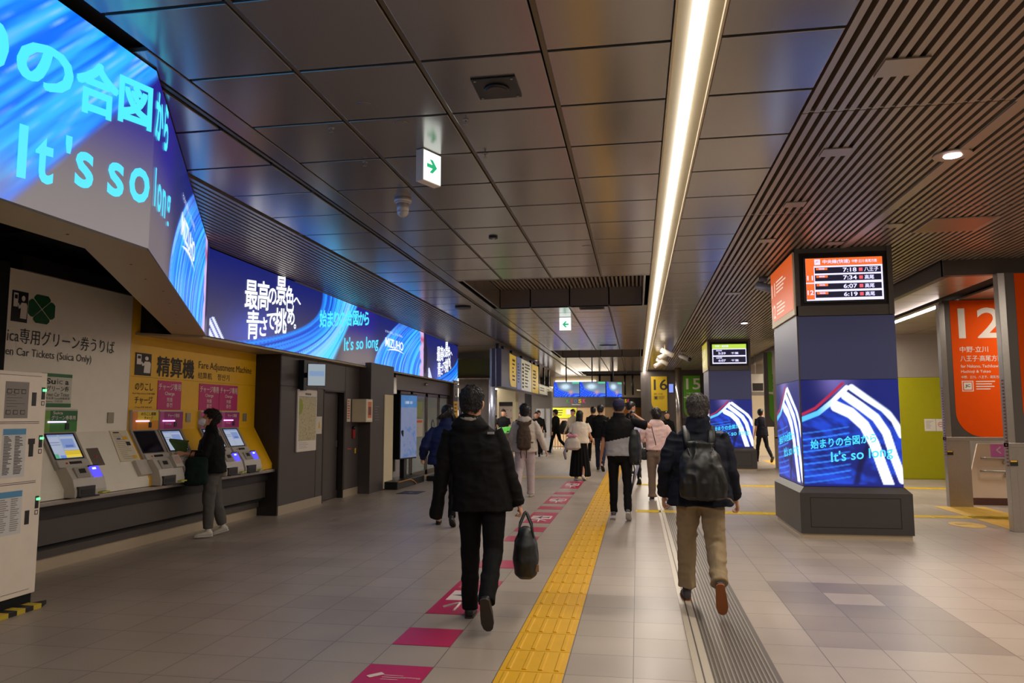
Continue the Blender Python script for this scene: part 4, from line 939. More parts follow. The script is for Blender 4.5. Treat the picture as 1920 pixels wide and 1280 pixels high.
# pipes and dark gap by the doors
b = B(); 
for k in range(2): b.cyl((-5.42 - .1 * k, 15.84 + .12 * k, 0), (-5.42 - .1 * k, 15.84 + .12 * k, 2.55), .035, m_steel, 12)
b.build('wall_pipes', label='two steel pipes beside the sliding doors', cat='pipes')
b = B(); b.prism([(-5.45, 16.2, .25), (-5.45, 16.2, .05), (-5.30, 16.9, .02), (-5.45, 16.9, .8)], (-.2, 0, 0), m_steel); b.cyl((-5.50, 16.25, .3), (-5.50, 16.25, 2.4), .14, m_steel, 16); b.build('steel_column_guard', label='curved steel guard left of the sliding doors', cat='guard', bevel=.01)
# sliding door set
t = thing('door_4', 'bronze framed glass sliding doors beneath the far part of the long screen', 'door', (-5.58, 17.0, 0)); t['kind'] = 'structure'
for k, (ya, yb) in enumerate(((.0, .95), (1.0, 2.3), (2.35, 3.55), (3.6, 4.6))):
    b = B(); f = .08
    b.box((0, ya, 0), (.05, ya + f, 2.12), m_bronze); b.box((0, yb - f, 0), (.05, yb, 2.12), m_bronze); b.box((0, ya, 2.04), (.05, yb, 2.12), m_bronze); b.box((0, ya, 0), (.05, yb, .12), m_bronze); fr = b.build('door_frame', parent=t)
    B().box((.02, ya + f, .12), (.03, yb - f, 2.04), m_glass).build('glass_pane', parent=fr)
b = B(); b.box((.051, 1.3, 1.0), (.055, 1.95, 1.45), mat('door_poster', S(206, 196, 180), .6)); b.box((.051, 1.2, 1.5), (.054, 1.9, 1.9), mat('door_film_green', S(150, 160, 96), .6)); b.box((.055, 1.32, 1.36), (.057, 1.9, 1.42), mat('orange_print', S(214, 96, 50), .6)); b.box((.051, 2.7, .95), (.054, 3.3, .99), m_whiteprint); b.build('stickers', parent=t)
b = B(); b.ell((.10, 2.1, 2.36), (.04, .10, .035), m_steel, 14); b.build('sensor', parent=t)
b = B(); b.cyl((.02, 3.0, 1.28), (.035, 3.0, 1.28), .16, mat('info_ring', S(60, 70, 66), .5), 24); b.box((.036, 2.98, 1.2), (.04, 3.02, 1.36), m_whiteprint); b.build('info_mark', parent=t)
t = thing('information_disc', 'round white information mark on the dark pier by the doors', 'sign', (-5.395, 21.98, 2.33)); b = B(); b.cyl((0, 0, 0), (.01, 0, 0), .24, m_whiteprint, 28); b.cyl((.01, 0, 0), (.013, 0, 0), .205, m_dark2, 28); b.box((.013, -.03, -.13), (.016, .03, .06), m_whiteprint); b.cyl((.013, 0, .12), (.016, 0, .12), .035, m_whiteprint, 12); b.build('disc', parent=t)
b = B(); b.box((-5.40, 21.76, 1.0), (-5.39, 22.28, 1.97), m_yellow); b.bars((-5.39, 21.8, 1.05), Y, Z, .42, .85, 8, mat('brown_print', S(120, 84, 20), .6), X, seed=6, th=.5); b.build('yellow_poster', label='tall yellow poster on the dark pier by the doors', cat='poster')
# digital signage on a black stand
t = thing('digital_signage', 'tall blue digital signboard on black mounts in front of the sliding doors', 'signage', (-5.05, 15.9, 0))
R_ = Matrix.Rotation(math.radians(76), 3, 'Z')
b = B(); rbox(b, (.0, .3, 1.30), .36, .72, 0, .20, m_black); b.build('casing', parent=t, bevel=.012)
def sig(U, V):
    c = np.zeros(U.shape + (3,)); c[...] = (.22, .26, .42); k = V > .80; c[k] = (.06, .22, .52); n = fbm(U * 14, V * 16); c += (n[..., None] - .5) * .06; c[(n > .62) & (V < .5)] = (.12, .2, .42)
    w_ = (V > .86) & (V < .9) & (np.abs(U - .34) < .16) & (vn(U * 60) > .4); c[w_] = (.5, .6, .8); return c
o = led([(0, 0), (.68, 0)], 0, 1.38, sig, 'display', None, cell=.02, mname='signboard_picture', e=.72)
for v in o.data.vertices: v.co = R_ @ Vector((v.co.x - .34, -.006, v.co.z - .69)) + Vector((0, .3, 1.30))
o.parent = t
b = B(); b.box((-.18, .25, .1), (-.08, .45, 1.9), m_black); b.cyl((-.12, .2, .9), (-.05, .0, 1.2), .03, m_black); b.build('mount', parent=t)
B().box((-.55, -.75, 0), (.10, 1.25, .16), m_black).build('base', parent=t, bevel=.01)
b = B(); b.tube([(.105, -.7, .15), (.105, .1, .15), (.11, .35, .10), (.12, .55, .02)], .012, mat('orange_tube', S(196, 130, 50), .5)); b.build('cable', parent=t)
b = B(); b.prism([(-4.95, 17.3, 0), (-4.62, 17.3, 0), (-4.62, 17.9, 0), (-4.95, 17.9, 0)], (0, 0, .12), m_black); b.build('floor_box', label='low black box on the floor past the signboard base', cat='box', bevel=.02)
b = B(); b.box((-4.72, 14.35, 0), (-4.28, 14.95, .003), m_dark2); b.box((-4.66, 14.5, .003), (-4.34, 14.8, .004), mat('sticker_blue', S(60, 56, 90), .5)); b.text('↓', m_whiteprint, (-4.5, 14.65, .005), X, Y, fit=(.12, .12)); b.build('floor_sticker', label='dark floor sticker with an arrow before the signboard', cat='floor sticker', recalc=False)

# ---- floor stickers of the pink guide line
m_pink = mat('pink_floor_sticker', S(186, 28, 82), .34); m_pinkw = mat('sticker_white', S(222, 204, 196), .5)
big = [(5.78, 6.98, 'with arrow under the man in black', 1), (10.78, 11.98, 'with pictogram in the middle distance', 1), (13.18, 14.38, 'with pictogram past the middle distance', 1), (15.98, 17.78, 'farthest, by the yellow cross line', 1)]
small = [(4.98, 5.38, 'plain pink floor sticker before the feet of the man in black'), (7.58, 7.98, 'plain pink floor sticker between the legs of the man in black'), (9.18, 9.58, 'plain pink floor sticker beside the black bag'), (9.98, 10.38, 'plain pink floor sticker past the black bag'), (12.38, 12.78, 'plain pink floor sticker between two pictogram ones'), (14.78, 15.18, 'plain pink floor sticker, farthest of the plain ones')]
for y0, y1, lb in small: B().box((-1.648, y0, 0), (-1.252, y1, .003), m_pink).build('floor_sticker', label=lb, cat='floor sticker', group='pink guide line on the floor')
b = B(); b.box((-1.648, 3.38, 0), (-1.252, 4.57, .003), m_pink); b.text('Shinjuku', m_pinkw, (-1.33, 4.36, .0045), -X, -Y, fit=(.12, .03)); b.bars((-1.5, 4.3, .003), X, Y, .2, .1, 3, m_pinkw, Z, seed=3, th=.2); b.prism([(-1.6, 4.36, .0045), (-1.57, 4.33, .0045), (-1.50, 4.40, .0045), (-1.53, 4.43, .0045)], (0, 0, .001), m_pinkw)
b.build('floor_sticker', label='pink floor sticker with small print at the lower picture edge', cat='floor sticker', group='pink guide line on the floor', recalc=False)
for y0, y1, lb, _ in big:
    k = y1 - y0; b = B(); b.box((-1.648, y0, 0), (-1.252, y1, .003), m_pink); b.box((-1.60, y0 + .36 * k, .003), (-1.30, y0 + .64 * k, .0042), m_pinkw)
    pl = [(-1.58, .5), (-1.50, .52), (-1.46, .60), (-1.44, .60), (-1.45, .52), (-1.36, .53), (-1.34, .56), (-1.325, .56), (-1.33, .50), (-1.325, .44), (-1.34, .44), (-1.36, .47), (-1.45, .48), (-1.44, .40), (-1.46, .40), (-1.50, .48)]
    b.prism([(p, y0 + q * k, .0044) for p, q in pl], (0, 0, .0006), mat('airplane_ink', S(60, 56, 84), .5))
    b.tube([(-1.45, y0 + .08 * k, .004), (-1.45, y0 + .28 * k, .004)], .012, m_pinkw, 4); b.tube([(-1.56, y0 + .16 * k, .004), (-1.45, y0 + .28 * k, .004), (-1.34, y0 + .16 * k, .004)], .012, m_pinkw, 4)
    b.bars((-1.6, y0 + .72 * k, .003), X, Y, .3, .16 * k, 3, m_pinkw, Z, seed=7, th=.2)
    b.build('floor_sticker', label='large pink floor sticker ' + lb, cat='floor sticker', group='pink guide line on the floor', recalc=False)

# ================================================================== CEILING FIXTURES
t = thing('ceiling_speaker', 'black square ceiling plate with a round grille', 'speaker', (-.875, 4.65, H))
b = B(); b.box((-.145, -.155, -.012), (.145, .155, 0), m_black); b.build('plate', parent=t, bevel=.003)
b = B(); b.cyl((0, 0, -.012), (0, 0, -.028), .085, m_dark2, 28, r1=.075); b.cyl((0, 0, -.0285), (0, 0, -.031), .066, mat('speaker_mesh', S(66, 60, 56), .6), 28); b.build('grille', parent=t)
b = B(); [b.cyl((sx * .12, sy * .13, -.012), (sx * .12, sy * .13, -.017), .008, m_steel, 8) for sx in (-1, 1) for sy in (-1, 1)]; b.build('screws', parent=t)
t = thing('exit_sign', 'white box exit sign with a green arrow hanging from the ceiling', 'sign', (-1.62, 5.75, H)); R_ = Matrix.Rotation(math.radians(40), 3, 'Z')
t.rotation_euler = (0, 0, math.radians(0)); R_ = Matrix.Rotation(math.radians(66), 3, 'Z')
b = B(); rbox(b, (0, 0, -.135), .115, .132, 0, .075, m_whiteprint); b.build('box', parent=t, bevel=.004)
m_exit = glow('exit_white', (.80, .88, .84), 1.7); m_exg = glow('exit_green', (.02, .55, .22), .9)
b = B(); rbox(b, (0, 0, -.135), .107, .123, -.004, 0, m_exit)
ar = [(-.07, .015), (.0, .015), (-.035, .055), (.0, .055), (.055, .0), (.0, -.055), (-.035, -.055), (.0, -.015), (-.07, -.015)]
b.prism([R_ @ Vector((p, -.007, q)) + Vector((0, 0, -.13)) for p, q in ar], R_ @ Vector((0, .002, 0)), m_exg); b.build('lit_face', parent=t)
t = thing('exit_sign', 'lit square exit sign with a left arrow, farther down the hall', 'sign', (-1.52, 16.2, H))
b = B(); b.box((-.13, 0, -.30), (.13, .08, 0), m_whiteprint); b.build('box', parent=t, bevel=.004)
b = B(); b.box((-.125, -.004, -.29), (.125, 0, -.01), m_exit); b.prism([(-p * 1.1, -.007, q * 1.2 - .16) for p, q in ar], (0, .002, 0), m_exg); b.build('lit_face', parent=t)
t = thing('dome_camera', 'silver dome camera under the ceiling', 'camera', (-2.27, 7.0, H))
b = B(); m_dome = mat('dome_silver', S(206, 200, 192), .32, .35); b.cyl((0, 0, 0), (0, 0, -.035), .085, m_dome, 28); b.cyl((0, 0, -.035), (0, 0, -.05), .07, m_dome, 28, r1=.06); b.build('mount', parent=t)
b = B(); b.cyl((0, 0, -.05), (0, 0, -.13), .062, m_dome, 28, r1=.058); b.ell((0, 0, -.13), (.058, .058, .055), m_dome, 24); b.build('dome', parent=t)
for i, (x, y, lb) in enumerate(((-2.23, 5.13, 'small round sprinkler nearest the long screen'), (-2.25, 5.89, 'small round sprinkler near the bent screen, the second along'), (-1.20, 5.15, 'small round sprinkler above the exit sign'), (-1.20, 5.86, 'small round sprinkler to the right of the exit sign'))):
    t = thing('sprinkler', lb, 'sprinkler', (x, y, H), group='sprinklers on the ceiling'); b = B(); b.cyl((0, 0, 0), (0, 0, -.006), .022, m_grey, 16); b.cyl((0, 0, -.006), (0, 0, -.035), .006, m_steel, 8); b.build('stem', parent=t)
    B().cyl((0, 0, -.035), (0, 0, -.038), .018, m_steel, 14).build('plate', parent=t)
for x, y, lb in ((-1.84, 4.78, 'faint round ceiling cap before the exit sign'), (-1.69, 5.14, 'faint round ceiling cap just before the exit sign'), (-.6, 9.4, 'faint round ceiling cap near the long light')):
    b = B(); b.cyl((x, y, H + .001), (x, y, H - .003), .06, m_ceil, 28); b.cyl((x, y, H - .0032), (x, y, H - .005), .05, m_ceil, 24); b.build('inspection_port', label=lb, cat='ceiling disc', group='round discs on the ceiling')
b = B(); b.cyl((-1.68, 8.7, H), (-1.68, 8.7, H - .02), .055, m_black, 24); b.ell((-1.68, 8.7, H - .02), (.02, .02, .014), m_steel, 12); b.build('smoke_detector', label='small dark detector in the middle of the ceiling', cat='detector')
b = B(); b.cyl((-3.37, 14.3, H), (-3.37, 14.3, H - .03), .16, m_dark2, 28); b.build('smoke_detector', label='larger dark round detector above the long screen', cat='detector')
for x, y, lb in ((-.86, 14.95, 'dark ceiling vent just past the recess'), (-.84, 22.9, 'dark ceiling vent far down the hall')):
    b = B(); b.box((x - .25, y - .12, H - .01), (x + .25, y + .12, H), m_dark2); [b.box((x - .22, y - .10 + .05 * k, H - .016), (x + .22, y - .08 + .05 * k, H - .01), m_black) for k in range(4)]; b.build('ceiling_vent', label=lb, cat='vent')
# patch plates in the slats
plates = [(1.66, 4.78, .13, .12), (1.645, 6.3, .11, .09), (1.63, 7.84, .10, .09), (1.614, 9.45, .10, .09), (2.92, 8.93, .10, .09), (3.73, 8.8, .10, .08), (2.48, 9.74, .1, .08), (1.7, 13.5, .12, .1), (2.6, 14.5, .12, .1), (3.58, 9.0, .34, .32)]
names_ = ['nearest the camera, beside the long light', 'second from the camera beside the long light', 'third from the camera beside the long light', 'fourth from the camera beside the long light', 'left of the large ceiling panel', 'right of the large ceiling panel', 'just before the big pillar', 'beyond the big pillar by the long light', 'beyond the big pillar by its left side', 'with a pale border']
for (x, y, a, c), n_ in zip(plates, names_):
    b = B(); b.box((x - a, y - c, H - .012), (x + a, y + c, H - .002), m_slat)
    if a > .3:
        b.box((x - a + .02, y - c + .02, H - .014), (x + a - .02, y + c - .02, H - .012), mat('panel_inner', S(150, 120, 96), .35, .5))
    b.build('ceiling_plate', label=('large square ceiling panel ' if a > .3 else 'small ceiling plate ') + n_, cat='ceiling plate', group=None)
b = B(); b.box((2.60, 3.2, H - .01), (2.70, 5.45, H), m_slat); b.box((2.62, 5.45, H - .01), (2.69, 12, H), m_slat); b.build('trim_5', label='flat track between the slats', kind='structure')
def downlight(x, y, lb, z=H):
    t = thing('downlight', lb, 'ceiling light', (x, y, z)); b = B(); b.cyl((0, 0, 0), (0, 0, -.016), .145, m_slat, 32); b.build('ring', parent=t)
    B().cyl((0, 0, -.016), (0, 0, -.02), .068, glow('downlight_lens', (1.0, .86, .95), 26), 24).build('lens', parent=t)
    l = bpy.data.lights.new('downlight_lamp', 'SPOT'); l.energy = DOWN_W * 10; l.spot_size = math.radians(120); l.spot_blend = .8; l.color = WARM; l.shadow_soft_size = .08; o = bpy.data.objects.new('downlight_lamp', l); COL.objects.link(o); o.location = (x, y, z - .06)
downlight(2.62, 6.53, 'lit round downlight in the slatted ceiling'); downlight(2.5, 17.9, 'small lit downlight beyond the big pillar'); downlight(5.9, 8.2, 'downlight over the passage beyond the picture edge'); downlight(5.9, 3.5, 'downlight near the camera, over the passage'); downlight(2.6, .9, 'downlight above the camera side'); downlight(4.8, 27.0, 'far downlight by the green banner', 3.5)
def dome_cam(x, y, lb, s=1.0, col_=None):
    t = thing('bullet_camera', lb, 'camera', (x, y, H)); m = col_ or m_grey
    B().cyl((0, 0, 0), (0, 0, -.06 * s), .05 * s, m, 16).build('mount', parent=t)
    b = B(); b.cyl((-.05 * s, .08 * s, -.09 * s), (.12 * s, -.16 * s, -.19 * s), .05 * s, m, 16); b.ell((.12 * s, -.16 * s, -.19 * s), (.045 * s, .045 * s, .045 * s), m_black, 12); b.build('body', parent=t)
dome_cam(1.98, 12.0, 'grey bullet camera on the slats left of the big pillar', 1.3, mat('camera_bluegrey', S(130, 128, 140), .4))
dome_cam(1.55, 25.5, 'pale bullet camera before the second pillar', 1.6, m_grey)
for i, (x, y, lb) in enumerate(((.85, 22.6, 'white spotlight by the end of the long light, the nearer one'), (.82, 26.2, 'white spotlight by the end of the long light, the farther one'))):
    t = thing('spotlight', lb, 'spotlight', (x, y, H)); B().cyl((0, 0, 0), (0, 0, -.25), .02, m_whiteprint, 10).build('stem', parent=t)
    b = B(); b.cyl((-.1, .05, -.2), (.22, -.1, -.38), .075, m_whiteprint, 16); b.build('head', parent=t)
    b = B(); b.cyl((.1, .05, -.3), (-.2, -.1, -.46), .07, m_whiteprint, 16); b.build('head', parent=t)

# ================================================================== FAR HALL
# hanging guide sign
t = thing('hanging_guide_sign', 'long hanging guide sign with yellow and white panels', 'sign', (-3.9, 21.6, 0))
b = B(); b.box((-.34, 0, 2.39), (-.02, 8.4, 3.52), mat('sign_frame_grey', S(96, 92, 110), .4, .4)); b.box((-.34, 8.4, 2.39), (-.02, 13.6, 2.84), mat('sign_frame_grey', S(96, 92, 110), .4, .4)); b.box((-.36, -.03, 2.39), (-.30, 0, 3.52), m_steel); b.box((-.2, -.03, 2.39), (-.17, 0, 3.52), m_steel); b.build('casing', parent=t, bevel=.01)
b = B(); my, mw, mbz = glow('lit_sign_yellow', S(226, 180, 50), .55), glow('lit_sign_cream', S(220, 206, 172), .52), glow('lit_sign_blue', S(110, 120, 160), .5)
def gp(b, y0, y1, z0, z1, m, cut=False):
    if cut: b.prism([(-.015, y0, z1), (-.015, y1, z1), (-.015, y1, z0)] + [(-.015, y0 + .4 * (1 - math.sin(a)), z0 + .4 * (1 - math.cos(a))) for a in np.linspace(0, PI / 2, 8)], (.004, 0, 0), m)
    else: b.box((-.018, y0, z0), (-.010, y1, z1), m)
gp(b, 1.4, 2.7, 2.46, 3.48, my, True); gp(b, 2.85, 3.75, 2.42, 3.50, mbz); gp(b, 3.85, 6.3, 2.42, 3.50, mw); gp(b, 6.45, 8.3, 2.42, 3.50, my); gp(b, 8.6, 11.0, 2.44, 2.80, mw); gp(b, 11.1, 13.5, 2.44, 2.80, mw)
for (y0, y1, n, z0, z1, sd) in ((1.9, 2.5, 6, 2.6, 3.35, 2), (3.0, 3.6, 7, 2.6, 3.3, 3), (4.6, 6.1, 8, 2.5, 3.4, 4), (6.7, 7.7, 6, 2.5, 3.3, 5), (8.8, 10.6, 2, 2.52, 2.72, 6), (11.3, 13.2, 2, 2.52, 2.72, 7)): b.bars((-.011, y0, z0), Y, Z, y1 - y0, z1 - z0, n, mat('guide_ink', S(80, 74, 90), .6), X, seed=sd, th=.4)
for k in range(7): b.box((-.010, 4.0, 3.28 - k * .13), (-.008, 4.35, 3.36 - k * .13), m_ink)
b.text('15', m_ink, (-.008, 7.3, 3.1), Y, Z, fit=(.7, .22), bold=.01); b.text('東西線', m_ink, (-.008, 2.2, 3.32), Y, Z, fit=(.6, .1)); b.build('lit_panels', parent=t, recalc=False)
b = B()
for y in (.15, 1.0, 2.6, 4.8, 7.2, 8.2, 9.6, 11.4, 13.2): b.box((-.22, y, 2.8 if y > 8.4 else 3.5), (-.14, y + .1, H), m_black)
b.build('hanger', parent=t)
# left hall beyond the screen
b = B(); b.box((-15, 24.6, 2.86), (-4.6, 24.9, 3.44), mat('bulkhead_green', S(130, 138, 90), .5, .1)); b.box((-15, 24.55, 2.80), (-4.6, 24.62, 2.87), mat('bulkhead_edge', S(100, 76, 60), .5)); b.build('trim_6', label='dull green bulkhead over the left hall', kind='structure')
b = B(); mh = mat('left_hall_ceiling', S(200, 196, 196), .22, .5)
for yy in np.arange(24.9, 44, 1.2): b.box((-15, yy + .01, 2.95), (-5.2, yy + 1.19, 2.98), mh)
b.build('ceiling_left_hall', label='glossy low ceiling of the left hall', kind='structure')
for (x, y, l, lb) in ((-8.2, 30, 2.4, 'white tube light low in the left hall'), (-7.0, 36, 3.0, 'white tube light deep in the left hall'), (-10.5, 27, 3, 'white tube light far left')):
    t = thing('tube_light', lb, 'ceiling light', (x, y, 2.9)); B().box((0, -.06, -.02), (l, .06, .05), m_cove).build('fixture', parent=t); B().cyl((0.02, 0, -.04), (l - .02, 0, -.04), .03, glow('left_hall_tube', (.95, .92, 1.0), 16), 10).build('tube', parent=t)
    area_lamp('left_hall_lamp', (x + l / 2, y, 2.80), (l, .2), 230, (1.0, .95, .9))
b = B(); b.box((-15, 42, 0), (-4.7, 42.2, 3.2), mat('far_left_wall', S(196, 190, 186), .6)); b.box((-15, 22.3, 0), (-14.8, 42, 3.2), mat('far_left_wall2', S(160, 154, 150), .6)); b.build('wall_left_hall', label='pale far walls of the left hall', kind='structure')
b = B(); b.box((-6.85, 28.4, 0), (-5.62, 29.4, 2.95), m_dark); b.build('pillar', label='dark square pillar in the left hall behind the man in black', cat='pillar', kind='structure')
b = B(); b.cyl((-5.35, 27.5, 0), (-5.35, 27.5, 2.95), .13, mat('steel_post_blue', S(150, 150, 164), .3, .8), 20); b.build('steel_pole', label='shiny steel pole right of the dark left hall pillar', cat='pole')
b = B(); b.box((-8.2, 31, 2.35), (-6.9, 31.15, 2.72), m_cream); b.box((-8.15, 30.98, 2.42), (-7.0, 31, 2.65), mat('cream_box_front', S(206, 192, 158), .5)); b.box((-8.3, 31.0, 1.9), (-6.8, 31.1, 2.25), m_dark2); b.box((-8.3, 31.0, 1.55), (-6.8, 31.1, 1.78), m_grey); b.build('hall_counter_sign', label='cream and dark sign boxes in the left hall beside the pillar', cat='sign')
b = B(); b.box((-5.62, 30, 2.10), (-4.86, 30.7, 2.95), mat('cream_pillar', S(238, 226, 184), .6)); b.box((-5.62, 30.0, 0), (-5.55, 30.7, 2.1), mat('cream_pillar', S(238, 226, 184), .6)); b.box((-4.98, 30.0, 0), (-4.86, 30.7, 2.1), mat('cream_pillar', S(238, 226, 184), .6)); b.box((-5.55, 30.06, 1.95), (-4.98, 30.7, 2.10), m_dark2); b.box((-5.55, 30.1, 0), (-4.98, 30.7, 1.95), m_grey)
b.build('pillar', label='cream pillar with a framed map under the hanging sign', cat='pillar', kind='structure')
b = B(); b.box((-5.54, 30.05, .95), (-4.99, 30.1, 1.92), mat('far_map', S(206, 190, 178), .6)); rr_ = random.Random(3)
for k in range(40): x_, z_ = rr_.uniform(-5.5, -5.06), rr_.uniform(1.0, 1.85); s_ = rr_.uniform(.015, .05); b.box((x_, 30.046, z_), (x_ + s_, 30.05, z_ + s_ * .6), mat('map_spot%d' % (k % 3), [S(190, 100, 90), S(120, 110, 130), S(160, 150, 120)][k % 3], .6))
b.build('framed_map', label='pale framed map with reddish blocks on the cream pillar', cat='map', recalc=False)
b = B(); b.box((-4.62, 33, 0), (-3.75, 33.6, 2.62), mat('rolled_shutter', S(140, 132, 124), .5, .2)); b.box((-4.95, 33.1, 1.2), (-4.6, 33.5, 2.6), m_dark2); b.build('steel_partition', label='grey steel partition left of the kiosk', cat='partition')
b = B(); b.box((-4.35, 32.5, 0), (-3.65, 32.8, 1.85), mat('booth_white', S(216, 214, 212), .5)); b.box((-4.0, 32.46, .6), (-3.96, 32.5, 1.85), m_steel); b.box((-3.74, 32.46, .6), (-3.70, 32.5, 1.85), m_steel); b.build('information_booth', label='small white booth with steel posts left of the kiosk', cat='booth')
for i, (x, y, lb) in enumerate(((-4.65, 24.6, 'green lit ticket gate nearer the cream hooded person'), (-4.75, 26.2, 'green lit ticket gate behind the first one'))):
    t = thing('ticket_gate', lb, 'ticket gate', (x, y, 0)); B().box((0, 0, 0), (.22, 1.3, .95), m_steel).build('body', parent=t, bevel=.03); b = B(); b.tube([(.11, -.02, .45), (.11, -.02, .92), (.11, .25, 1.07), (.11, 1.2, 1.07)], .08, glow('gate_green', (.12, .62, .06), .8), 10); b.build('lit_edge', parent=t); B().box((.05, -.03, .62), (.17, -.01, .66), glow('gate_red', (1, .1, .05), 1)).build('lamp', parent=t)
# kiosk
t = thing('kiosk', 'station kiosk with dark fascia and coloured sign letters at the end of the hall', 'kiosk', (0, 0, 0))
m_wood = mat('kiosk_wood', S(196, 164, 124), .6, var=.1, scale=3); m_fas = mat('kiosk_fascia', S(84, 80, 78), .5)
b = B(); b.prism([(-4.7, 38, 0), (-1.6, 38, 0), (.35, 40.4, 0), (.35, 41, 0), (-4.7, 41, 0)], (0, 0, 1.99), m_wood); b.build('wood_wall', parent=t)
b = B(); b.prism([(-4.72, 37.9, 1.99), (-1.58, 37.9, 1.99), (.4, 40.3, 1.99), (.4, 41, 1.99), (-4.72, 41, 1.99)], (0, 0, .50), m_fas); b.build('fascia', parent=t)
lc = [glow('kiosk_' + n, c, .8) for n, c in (('green', S(70, 150, 60)), ('red', S(210, 60, 50)), ('blue', S(60, 120, 180)), ('yellow', S(230, 180, 40)), ('pink', S(220, 70, 110)))]
b = B()
for ch, m, x in zip('KIOSK', lc, (-3.45, -3.24, -3.06, -2.84, -2.62)): b.text(ch, m, (x, 37.88, 2.28), X, Z, fit=(.05 if ch == 'I' else .16, .20), bold=.03)
b.text('NewDays', m_whiteprint, (-3.03, 37.88, 2.10), X, Z, fit=(.42, .07), bold=.01)
dv = Vector((1.98, 2.4, 0)).normalized(); nv = Vector((dv.y, -dv.x, 0))
for ch, m, d in zip('KIOSK', lc, (.95, 1.16, 1.34, 1.56, 1.78)): p = Vector((-1.58, 37.9, 2.30)) + dv * d + nv * .02; b.text(ch, m, p, dv, Z, fit=(.05 if ch == 'I' else .16, .18), bold=.03)
p = Vector((-1.58, 37.9, 2.13)) + dv * 1.36 + nv * .02; b.text('NewDays', m_whiteprint, p, dv, Z, fit=(.4, .07))
b.build('sign_letters', parent=t, recalc=False)
b = B(); b.box((-4.28, 37.96, 1.42), (-3.02, 37.99, 1.95), mat('yellow_green_poster', S(206, 212, 40), .5)); b.bars((-4.2, 37.955, 1.5), X, Z, .6, .36, 3, m_ink, -Y, seed=5, th=.3); b.box((-3.55, 37.95, 1.6), (-3.15, 37.955, 1.88), m_paper); b.build('yellow_poster', parent=t, recalc=False)
fp = mat('food_poster', S(206, 140, 70), .5, var=.5, scale=9); b = B(); q0 = Vector((-1.58, 37.98, 0)) + dv * .9; q1 = q0 + dv * 1.9; b.prism([q0 + Z * .6 + nv * .02, q1 + Z * .6 + nv * .02, q1 + Z * 1.95 + nv * .02, q0 + Z * 1.95 + nv * .02], nv * .02, fp); b.build('food_poster', parent=t)
def tvf(U, V):
    x = U / 1.02; c = np.zeros(U.shape + (3,)); c[...] = (.11, .15, .20); c += (sst(.9, .2, V) * .2)[..., None] * np.array((.3, .5, .9))
    r = np.hypot(x - 1.0, (V + .0) - 1.15); k = sst(.92, 1.0, r + .03 * np.sin(V * 9)); c = cmix(c, (.01, .06, .75), k); st = (np.abs(np.mod(r * 9, 1) - .5) < .10) & (r > 1.0); c[st] = (.08, .28, .95)
    k = np.exp(-((x - .45) / .16) ** 2 - ((V - .68) / .16) ** 2); c = cmix(c, (.55, .72, .82), np.clip(k * 1.5, 0, 1)); k = np.exp(-((x - .66) / .08) ** 2 - ((V - .3) / .12) ** 2); c = cmix(c, (.55, .32, .30), np.clip(k, 0, 1)); c[(x > .72) & (V > .88)] = (.10, .5, .3)
    return c
for i, (x, y, rz, lb) in enumerate(((-3.3, 30.0, 0, 'hanging television above the kiosk, the one nearest the guide sign'), (-2.26, 30.0, 0, 'middle hanging television above the kiosk'), (-1.20, 30.05, .95, 'hanging television above the kiosk turned away to the side'))):
    t = thing('television', lb, 'television', (x, y, 2.28), rz, 'televisions hanging before the kiosk'); B().box((0, 0, 0), (1.04, .07, .62), m_black).build('casing', parent=t, bevel=.005); led([(.012, -.003), (1.028, -.003)], .012, .608, tvf, 'display', t, cell=.03)
    B().box((.48, .02, .62), (.53, .06, H - 2.28), m_black).build('hanger', parent=t)
b = B(); b.box((-2.6, 39.2, 3.62), (0.3, 39.25, H), m_void); [b.cyl((x, 39.2, 2.6), (x, 39.2, 3.7), .05, m_black, 8) for x in (-1.9, -1.3, -.6, -.2)]; b.build('hanging_rods', label='black rods hanging above the kiosk', cat='rods')
b = B(); b.box((-9, 43.8, 0), (9, 44, 4.4), mat('end_wall_cream', S(212, 192, 158), .6)); b.box((-4.7, 41.0, 2.5), (.4, 41.2, 3.68), mat('end_wall_cream', S(212, 192, 158), .6)); b.build('wall_end', label='warm cream wall above and behind the kiosk', kind='structure')
t = thing('tube_light', 'white strip light on the cream wall above the kiosk', 'ceiling light', (-4.4, 40.9, 3.35)); B().box((0, 0, -.05), (2.2, .1, .1), glow('kiosk_strip', (1, .92, .8), 4)).build('tube', parent=t); area_lamp('kiosk_lamp', (-2.5, 40.0, 3.3), (3, .3), 30, (1, .86, .68), rot=(math.radians(-25), 0, 0))
area_lamp('kiosk_front_lamp', (-3.6, 35.8, 3.6), (1.5, .15), 50, (1, .9, .76))
b = B(); mf = mat('railing_beige', S(190, 168, 130), .5)
for k in range(16): b.box((-4.6 + k * .13, 35.0, 0), (-4.57 + k * .13, 35.03, 1.15), mf)
b.box((-4.62, 34.98, 1.12), (-2.5, 35.05, 1.18), mf); b.box((-4.62, 34.98, .08), (-2.5, 35.05, .13), mf); b.build('railing', label='beige bar railing before the kiosk wall', cat='railing')
b = B(); b.box((.2, 36.9, 0), (.66, 37.5, H), m_dark); b.box((.0, 37.0, 2.75), (.25, 37.05, 2.8), m_cream); b.box((.42, 36.2, 0), (4.3, 36.6, H), m_dark); b.build('wall_end', label='charcoal wall holding the 15 and 16 banners', kind='structure')
b = B(); b.cyl((1.86, 34.4, 0), (1.86, 34.4, H), .14, mat('steel_post', S(190, 184, 180), .22, .95), 24); b.build('steel_pole', label='shiny steel pole between the 16 and 15 banners', cat='pole')
